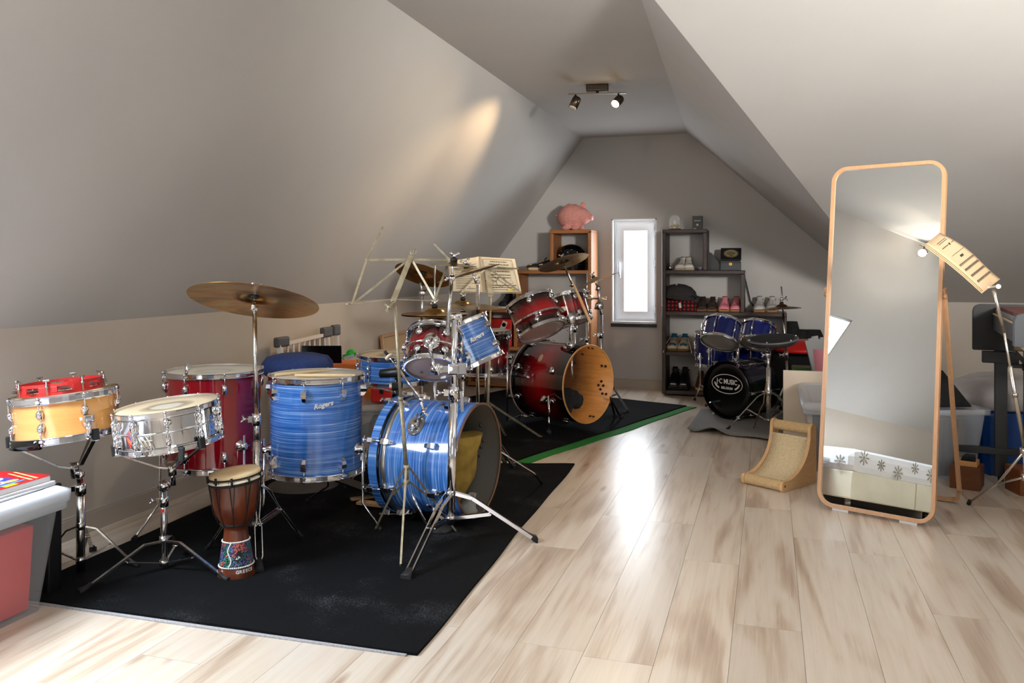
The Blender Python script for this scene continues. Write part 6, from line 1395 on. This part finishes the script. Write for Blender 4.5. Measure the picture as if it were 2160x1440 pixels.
outer, inner = rrect(MW, MH, rc, .014), rrect(MW-2*fw_, MH-2*fw_, rc-fw_, .014, fw_)
outb, inb = rrect(MW, MH, rc, -.014), rrect(MW-2*fw_, MH-2*fw_, rc-fw_, -.014, fw_)
b = MB(); b.loft([outer, inner, inb, outb, outer], cap=False, smooth=False); obj('mirror_frame', b, beech, mr)
g_ = rrect(MW-2*fw_+.002, MH-2*fw_+.002, rc-fw_, .006, fw_); b = MB(); b.prism(g_, -Nn*.004); obj('mirror_glass', b, mirrorm, mr)
g_ = rrect(MW-2*fw_+.002, MH-2*fw_+.002, rc-fw_, -.002, fw_); b = MB(); b.prism(g_, -Nn*.006); obj('back_board', b, mat('hardboard', (120, 92, 66), .8), mr)
for s_ in (-.15, .15): obj('foot_pad', MB().cbox(b0+e*s_+Z*.006-nf*.002, e*.075, nf*.02, Z*.012, .001), mat('pad_white', (214, 212, 210), .5), mr)
ph = 1.02; sw = .255
pv1, pv2 = o_+up_*ph-e*(MW/2+.004)-Nn*.006, o_+up_*ph+e*(MW/2+.004)-Nn*.006
ft1, ft2 = b0-nf*.50-e*sw, b0-nf*.50+e*sw
def legcurve(pv_, f_, s_): return [pv_, pv_*.7+f_*.3+Z*.0, f_*.93+pv_*.07, f_*.985+pv_*.015-e*s_*.010+Z*.012, f_-e*s_*.05+Z*.012]
b = MB(); pts = [pv1+Z*.03]+[mid(pv1, ft1, t) for t in (.0, .5, .9)]; 
lp = [pv1+Z*.03, mid(pv1, ft1, .5), mid(pv1, ft1, .93), mid(pv1, ft1, .975)+e*.012, ft1+e*.035+Z*.018, ft1+e*.07+Z*.013, ft2-e*.07+Z*.013, ft2-e*.035+Z*.018, mid(pv2, ft2, .975)-e*.012, mid(pv2, ft2, .93), mid(pv2, ft2, .5), pv2+Z*.03]
for a, c in zip(lp, lp[1:]):
    ext = (c-a).normalized()*.006; b.bar(a-ext, c+ext, .026, .016, e if abs((c-a).normalized().dot(e)) < .8 else Z)
obj('rear_support', b, beech, mr, kind='stuff'); 
for p in (pv1, pv2): obj('pivot_knob', MB().tube([p+Z*.0-e*.012, p+e*.012], .012, 14), beech, mr)

# ------------------------------------------------------------------ music stand at the right with sheets
m3b = flo(P(2205, 1085, 3.75)); m3 = thing('music_stand', 'slim silver music stand leaning past the marimba, loaded with a curled score', 'music stand', m3b)
slv = mat('silver_tube', (206, 200, 190), .25, 1)
pt = P(2096, 612, 3.42); pm1 = P(2118, 700, 3.46); pm2 = P(2141, 832, 3.52); hb_ = P(2162, 950, 3.58)
pole(m3, pt, pm1, .0075, slv); pole(m3, pm1, pm2, .005, slv); pole(m3, mid(pm1, pm2, .55), hb_, .0085, slv)
obj('pole_collar', MB().tube([mid(pm1, pm2, .97), mid(pm1, pm2, 1.03)], .012), slv, m3)
obj('desk_bracket', MB().bar(P(2098, 604, 3.40), P(2108, 603, 3.40), .022, .006).tube([P(2106, 604, 3.39), P(2106, 604, 3.42)], .010), mat('white_metal', (224, 222, 216), .35, .3), m3)
obj('desk_bracket', MB().bar(P(2080, 606, 3.44), P(2106, 604, 3.41), .014, .008), MATS['white_metal'], m3)
hub = hb_; obj('leg_collar', MB().tube([hub-Z*.012, hub+Z*.012], .020, 16), slv, m3)
for ft in (F(2043, 1065), F(2300, 1180), F(2260, 1010)):
    k = mid(hub, ft, .50)-Z*.02 if False else None
    l = obj('leg', MB().tube([hub, mid(hub, ft, .46)+Z*-.03, ft+Z*.012], .0055, 8), slv, m3); obj('foot_cap', MB().tube([ft+Z*.014+(hub-ft)*.03, ft+Z*.007], .010, 8), rubber, l)
    obj('brace', MB().tube([hub-Z*.115, mid(hub, ft, .46)-Z*.03], .0045, 8), slv, m3)
obj('brace_collar', MB().tube([hub-Z*.13, hub-Z*.10], .014), slv, m3); obj('inner_tube', MB().tube([hub-Z*.13, hub], .008), slv, m3)
SA, SB, SC, SD = P(1953, 514, 3.36), P(1982, 491, 3.54), P(2110, 584, 3.56), P(2073, 613, 3.38)
sc3 = thing('sheet_music', 'curled stack of yellowed drum score pages on the silver music stand', 'sheet music', SD)
NS = (SB-SA).cross(SD-SA).normalized(); NS = NS if NS.dot(-SA+Vector((0, 0, CAMH))) > 0 else -NS
for k in range(3):
    b = MB(); o3 = -NS*.004*k+(SD-SA)*(.010*k)+(SA-SB)*.03*k
    gg = [[(SA*(1-i/8)+SB*i/8)*(1-v)+(SD*(1-i/8)+SC*i/8)*v+NS*(.006*math.sin(math.pi*v)+.008*math.sin(v*5+k)*(i/8)) + o3 for i in range(9)] for v in [j/8 for j in range(9)]]
    b.loft(gg, closed=False, cap=False); o = obj('page', b, noisy('yellowed_paper', (214, 184, 148), (204, 172, 134), .8, 5), sc3); o.modifiers.new('t', 'SOLIDIFY').thickness = .0012
def onT(u, v, h=.0022): return (SA*(1-u)+SB*u)*(1-v)+(SD*(1-u)+SC*u)*v+NS*(.006*math.sin(math.pi*v)+.008*math.sin(v*5)*u+h)
b = MB(); rnd = random.Random(5)
for v in (.10, .125): b.bar(onT(.3, v), onT(.85, v), .0022, .0004, NS)
b.bar(onT(.25, .20), onT(.62, .20), .003, .0004, NS); b.bar(onT(.66, .20), onT(.72, .2), .010, .0004, NS); b.bar(onT(.8, .2), onT(.97, .2), .002, .0004, NS)
b.bar(onT(.25, .36), onT(.95, .36), .0016, .0004, NS); b.bar(onT(.50, .43), onT(.66, .43), .010, .0004, NS)
for v in (.52, .62, .735, .85):
    for k in range(5): b.bar(onT(.12, v+k*.006), onT(.97, v+k*.006), .0007, .0003, NS)
    for k in range(12): u = .15+k*.066; b.bar(onT(u, v-.002), onT(u+.03, v-.002), .007 if v > .6 else .003, .0004, NS)
obj('printed_score', b, inkm, sc3, kind='stuff')

# ------------------------------------------------------------------ marimba
mk = mat('marimba_frame_black', (34, 34, 34), .45); mgr = mat('marimba_rail_grey', (74, 76, 80), .4); rose = wood('rosewood', (116, 48, 34), (92, 34, 26), axis=0, rough=.28)
A_ = P(2100, 640, 4.50); B_ = P(2152, 672, 3.62); zt = .955; A_.z = B_.z = zt; lv = (B_-A_); ln = lv.normalized(); sv = ln.cross(Z); sv = sv if sv.dot(V(1, 0, 0)) > 0 else -sv
mb_ = thing('marimba', 'grey-framed marimba with rosewood bars, cut by the photo edge', 'marimba', flo(A_+sv*.3))
b = MB()
def endcap(o, th_, m, nm, x0=-.11, dz=-.25):
    pts = []
    for x_, z_ in ((x0, dz), (x0, -.035), (x0+.01, -.01), (x0+.035, 0), (.48, 0), (.50, -.01), (.51, -.035), (.51, dz)): pts.append(o+sv*x_+Z*z_)
    obj(nm, MB().prism(pts, ln*th_, .004), m, mb_)
endcap(A_-ln*.03, .035, mk, 'end_panel'); endcap(B_, .035, mgr, 'end_panel', -.03, -.145)
obj('side_rail', MB().box(A_+Z*(-.138)-sv*.012, lv, sv*.018, Z*.083, .002), mgr, mb_); obj('side_rail', MB().box(A_+Z*(-.138)+sv*.46, lv, sv*.018, Z*.083, .002), mgr, mb_)
obj('gold_strip', MB().box(A_+Z*(-.055)-sv*.014, lv, sv*.006, Z*.008), mat('cream_strip', (206, 186, 146), .5), mb_)
obj('rail_panel', MB().box(A_+Z*(-.05)-sv*.0, lv, sv*.012, Z*.022), mat('pale_grey_rail', (150, 150, 152), .5), mb_)
nb = 17
for i in range(nb):
    o = A_+lv*((i+.5)/nb)*.96+ln*.02; hw = .45-.006*i
    obj('tone_bar', MB().box(o-ln*.019+sv*(.01)-Z*(.030), ln*.038, sv*hw, Z*.020, .003), rose, mb_)
for i in range(9):
    o = A_+lv*(.50+i*.052)+sv*.05; obj('resonator', MB().box(o-Z*.19, ln*.030, sv*.03, Z*.10, .002), mat('cream_resonator', (214, 204, 170), .4), mb_)
obj('resonator_plate', MB().box(A_+lv*.33+sv*.05-Z*.215, ln*.05, sv*.03, Z*.12, .002), mat('ochre_plate', (160, 132, 80), .5), mb_)
la = A_+sv*.02+ln*.04
for p_ in (la, A_+sv*.155+ln*.04, B_+sv*.22-ln*.06, B_+sv*.42-ln*.06):
    obj('leg', MB().box(Vector((p_.x, p_.y, .035))-sv*.03-ln*.015, sv*.06, ln*.035, Z*(zt-.28), .003), mk, mb_)
    obj('castor', MB().tube([Vector((p_.x, p_.y, .025))-sv*.012, Vector((p_.x, p_.y, .025))+sv*.012], .025, 16), rubber, mb_)
obj('leg_head', MB().box(la-sv*.09-Z*.31, sv*.17, ln*.05, Z*.062, .004), mk, mb_)
obj('cross_beam', MB().box(flo(la)+Z*.155-sv*.20, sv*.62, ln*.03, Z*.035, .002), mk, mb_); obj('cross_beam', MB().box(flo(la)+Z*.62, sv*.40, ln*.02, Z*.022, .002).tube([flo(la)+Z*.63+sv*.10, flo(la)+Z*.63+sv*.13], .024), mk, mb_)
obj('diagonal_brace', MB().bar(flo(la)+Z*.63+sv*.13, A_+sv*.02+lv*.6-Z*.2, .016, .016), mk, mb_)

# ------------------------------------------------------------------ stool, gate, boxes behind the floor toms
sb = flo(P(640, 1020, 4.38)); stl = thing('round_stool', 'round bar stool with a blue cushion behind the two floor toms', 'stool', sb)
obj('base_plate', MB().lathe(sb, Z, [(0, 0), (.19, 0), (.19, .008), (.12, .02), (.04, .04), (0, .04)], 44), mat('grey_base_plate', (96, 94, 92), .45, .5), stl); obj('column', MB().tube([sb+Z*.03, sb+Z*.60], .024, 18), chrome, stl)
sq = sb+V(-.02, 0, .10); sq = sb+V(-.03, 0, 0)
obj('cushion', MB().lathe(sq, Z, [(0, .595), (.17, .595), (.185, .62), (.183, .655), (.16, .685), (.10, .70), (0, .705)], 48), noisy('navy_blue_fabric', (44, 66, 122), (38, 58, 110), .85, 60), stl)
gy0 = None
G0, G1 = P(560, 720, 4.9), P(690, 697, 5.58); gt = thing('safety_gate', 'folded white stair gate with grey corner blocks leaning on the knee wall', 'gate', (XL+.1, (G0.y+G1.y)/2, 0))
gx = XL+.075; ya, yb = G0.y, G1.y-.0; zt0, zt1 = .725, .735; dx_ = .07
def gp(y_, z_): return Vector((gx-(dx_*.6)*(z_/.73)+.05, y_, z_))
whm = mat('white_gate_metal', (222, 214, 206), .4)
obj('top_bar', MB().bar(gp(ya+.03, .70), gp(yb-.16, .72), .022, .02), whm, gt); obj('bottom_bar', MB().bar(gp(ya+.03, .03), gp(yb-.16, .03), .022, .02), whm, gt)
for y_ in (ya+.02, yb-.14, yb-.02): obj('gate_post', MB().bar(gp(y_, 0), gp(y_, .70), .05, .022, V(1, 0, 0)), whm, gt)
nbars = 8
for i in range(nbars):
    y_ = ya+.10+(yb-ya-.28)*i/(nbars-1); obj('gate_bar', MB().tube([gp(y_, .03), gp(y_, .705)], .0065, 8), whm, gt)
gyb = mat('gate_grey_plastic', (78, 78, 80), .5)
obj('corner_block', MB().cbox(gp(ya+.04, .715), (.035, 0, 0), (0, .13, 0), (0, 0, .06), .01), gyb, gt); obj('corner_block', MB().cbox(gp(yb-.15, .735), (.035, 0, 0), (0, .12, 0), (0, 0, .065), .01), gyb, gt); obj('corner_block', MB().cbox(gp(yb-.03, .74), (.035, 0, 0), (0, .09, 0), (0, 0, .07), .01), gyb, gt)
# cabinet of boxes: orange box, black panel, green bulb
q = flo(P(705, 900, 5.0)); z_ = P(0, 765, 5.0).z
solo('orange_box', MB().box(q+V(-.12, 0, 0)+Z*.36, V(.26, 0, 0), V(0, 0, .25), Z*(z_-.37), .004), noisy('orange_card', (216, 112, 32), (196, 92, 24), .6, 7), 'orange cardboard box under the flat black panel', 'box')
solo('orange_box', MB().box(q+V(.146, 0, 0)+Z*.36, V(.14, 0, 0), V(0, 0, .22), Z*(z_-.365), .004), noisy('orange_print_card', (226, 142, 50), (204, 100, 30), .6, 25), 'printed orange box between the black panel and the blue snare', 'box')
solo('storage_bin', MB().box(q+V(-.16, 0, -.02)+Z*.0, V(.50, 0, 0), V(0, 0, .32), Z*.359, .01), plastd, 'clear plastic bin carrying the orange boxes behind the blue floor tom', 'crate')
p = P(676, 765, 5.0); solo('flat_screen', MB().box(P(637, 766, 5.0), V(.238, 0, .0), V(0, 0, .015), P(636, 729, 5.0)-P(637, 766, 5.0), .003), darkgl, 'flat black panel standing on the orange box before the white gate', 'panel')
p = P(741, 745, 5.02); solo('green_ball', MB().ball(p, .026, 16, 12, (1.2, 1, 1)).tube([p-V(.05, 0, 0)-Z*.02, p], .010), mat('grass_green_plastic', (24, 170, 48), .4), 'small bright green plastic bulb on the printed orange box', 'toy')
solo('grey_book', MB().bar(P(724, 757, 4.98), P(745, 748, 5.0), .10, .012), mat('silver_print', (170, 168, 166), .5), 'grey booklet leaning under the bright green bulb', 'book')
# clear crate and red case behind the blue bass drum
a_ = flo(P(768, 940, 4.75)); a_2 = V(1, 0, .1).normalized()
rt, rg = crate('storage_crate', 'clear crate with dark contents between the blue floor tom and the blue bass drum', a_, a_2*.30, V(-.1, 0, 1).normalized()*.45, .35, .03, plastd, .03, mat('clear_lid_dim', (196, 186, 176), .35, alpha=.6))
solo('dark_fabric', MB().box(a_+a_2*.02+V(0, 0, .03)+Z*.006, a_2*.25, V(-.03, 0, .35), Z*.26, .02), noisy('dim_brown_fabric', (72, 54, 44), (52, 40, 34), .9, 12), 'dim brown fabric packed in the crate behind the blue bass drum', 'fabric')
q = a_+V(.03, 0, .05)+Z*.374; rc_ = thing('red_case', 'small red plastic case on the clear crate behind the blue floor tom', 'case', q+V(.06, 0, .06))
obj('case_body', MB().box(q, V(.125, 0, 0), V(0, 0, .15), Z*.085, .01), mat('red_plastic', (206, 30, 18), .4), rc_); obj('case_latch', MB().box(q+V(.05, 0, -.004)+Z*.05, V(.022, 0, 0), V(0, 0, .006), Z*.03), blackp, rc_); obj('case_button', MB().ball(q+V(.10, 0, -.002)+Z*.012, .008, 10, 6), goldm, rc_)
# framed board on the knee wall
fb = thing('framed_board', 'tan framed board leaning on the knee wall behind the small dark red tom', 'picture', (XL+.06, 5.95, 0))
obj('board', MB().prism([Vector((XL+.09, 5.72, .0)), Vector((XL+.09, 6.35, .0)), Vector((XL+.02, 6.35, .63)), Vector((XL+.02, 5.72, .62))], (.012, 0, 0)), noisy('tan_card', (196, 164, 120), (186, 152, 108), .6, 5), fb)
for y_ in (5.715, 6.33): obj('board_frame', MB().prism([Vector((XL+.09, y_, .0)), Vector((XL+.09, y_+.02, .0)), Vector((XL+.02, y_+.02, .645)), Vector((XL+.02, y_, .64))], (.02, 0, 0)), beech, fb)
obj('board_frame', MB().bar(Vector((XL+.032, 5.715, .635)), Vector((XL+.032, 6.35, .642)), .02, .02), beech, fb)
# drum throne behind, light wood slat under the bass drum
q = F(812, 1066); obj_b = MB().bar(F(740, 1062)+Z*.022, F(815, 1052)+Z*.022, .03, .01).bar(F(757, 1068)+Z*.022, F(836, 1078)+Z*.022, .05, .012); solo('wooden_batten', obj_b, beech2, 'pair of thin wooden slats lying beside the blue bass drum', 'batten')

# ------------------------------------------------------------------ bed near the camera, seen in the mirror
bd_ = thing('bed', 'cream box-spring bed with a snowflake duvet, seen only in the mirror', 'bed', (-2.1, -.5, 0))
cream = noisy('cream_upholstery', (232, 226, 204), (224, 218, 196), .7, 5)
BX0, BX1, BY0, BY1 = -2.82, -2.02, -.62, 1.40
obj('bed_base', MB().aabb(BX0, BX1, BY0, .56, .07, .31, .012), cream, bd_); obj('bed_base', MB().aabb(BX0, BX1, .57, BY1, .07, .31, .012), cream, bd_)
for x_ in (BX0+.12, BX1-.12):
    for y_ in (BY0+.12, BY1-.10): obj('bed_foot', MB().tube([(x_, y_, 0), (x_, y_, .072)], .028, 14), steel, bd_)
b = MB(); b.aabb(BX0+.01, BX1+.015, BY0+.02, BY1+.015, .29, .505, .07); dv_ = obj('duvet', b, noisy('white_duvet', (238, 238, 240), (232, 232, 236), .85, 4), bd_)
b = MB(); rnd = random.Random(9)
def flake(c, u_, v_, s):
    for k in range(8):
        a = k*math.pi/4; d_ = u_*math.cos(a)+v_*math.sin(a); n_ = u_.cross(v_); b.bar(c, c+d_*s, .006, .001, n_)
        for t in (.45, .7, .95):
            for sg in (-1, 1): d2 = u_*math.cos(a+sg*.7)+v_*math.sin(a+sg*.7); b.bar(c+d_*s*t, c+d_*s*t+d2*s*.22, .006, .001, n_)
for i in range(3): flake(Vector((BX0+.18+.24*i, BY1+.017, .38+.05*(i % 2))), Vector((1, 0, 0)), Z, .055-.01*(i % 2))
for i in range(9): flake(Vector((BX1+.017, BY0+.12+.225*i, .37+.035*(i*7 % 3))), Vector((0, 1, 0)), Z, .058-.012*(i % 2))
obj('snowflake_print', b, mat('taupe_print', (176, 168, 156), .7), bd_, kind='stuff')
# lamp-shaped helper out of view, added to brighten the right-hand slope
ul = thing('added_fill_lamp', 'slim black uplighter added out of view beside the camera to brighten the right slope', 'lamp', (2.25, .80, 0))
obj('fill_lamp_base', MB().lathe((2.25, .80, 0), Z, [(0, 0), (.14, 0), (.14, .015), (.02, .03), (0, .03)], 32), blackp, ul); obj('pole', MB().tube([(2.25, .80, .02), (2.25, .80, 1.52)], .011), blackp, ul)
obj('fill_lamp_shade', MB().lathe((2.25, .82, 1.50), V(0, .5, .25).normalized(), [(.02, 0), (.09, .05), (.11, .09), (.105, .09), (.085, .052), (.015, .004)], 32), blackp, ul); obj('bulb', MB().ball((2.25, .835, 1.545), .03), mat('fill_lamp_bulb', (255, 236, 208), .3, emis=8), ul)  # glowing bulb and shade belong to the added lamp
# drum throne hidden between the kits carries nothing; second lamp over the bed
TC = Vector((-1.64, 1.05, ZC)); t2 = thing('track_light', 'second metal track light over the bed, seen only in the mirror', 'ceiling light', TC)
obj('canopy', MB().cbox(TC-Z*.024, (0, .155, 0), (-.075, 0, 0), Z*.048, .008), dk, t2); obj('rail', MB().cbox(TC-Z*.062, (0, .40, 0), (-.028, 0, 0), Z*.008, .002), MATS['satin_nickel'], t2); obj('stem', MB().tube([TC-Z*.046, TC-Z*.062], .01), dk, t2)
for sx_ in (-.15, .145):
    pc = TC+Vector((0, sx_, -.115)); a = Vector((.45, .80, -.35)).normalized(); hd = obj('spot_head', MB().lathe(pc-a*.035, a, [(0, 0), (.02, 0), (.029, .008), (.031, .02), (.031, .085), (.028, .085), (.026, .07), (0, .07)], 24), dk, t2)
    obj('head_stem', MB().tube([pc+Z*.05, pc], .0065), dk, t2); obj('bulb', MB().lathe(pc+a*.052, a, [(.026, -.012), (.026, .0), (.02, .006), (0, .009)], 20), MATS['lit_bulb'], hd)
    pl2 = bpy.data.lights.new('bed_bulb', 'POINT'); pl2.energy = 9; pl2.color = (1, .9, .8); pl2.shadow_soft_size = .03; po = bpy.data.objects.new('bed_bulb', pl2); scene.collection.objects.link(po); po.location = pc+a*.11
    spot('bed_spot', pc+a*.08, pc+a, 26, 80, .5, WARM, .03)
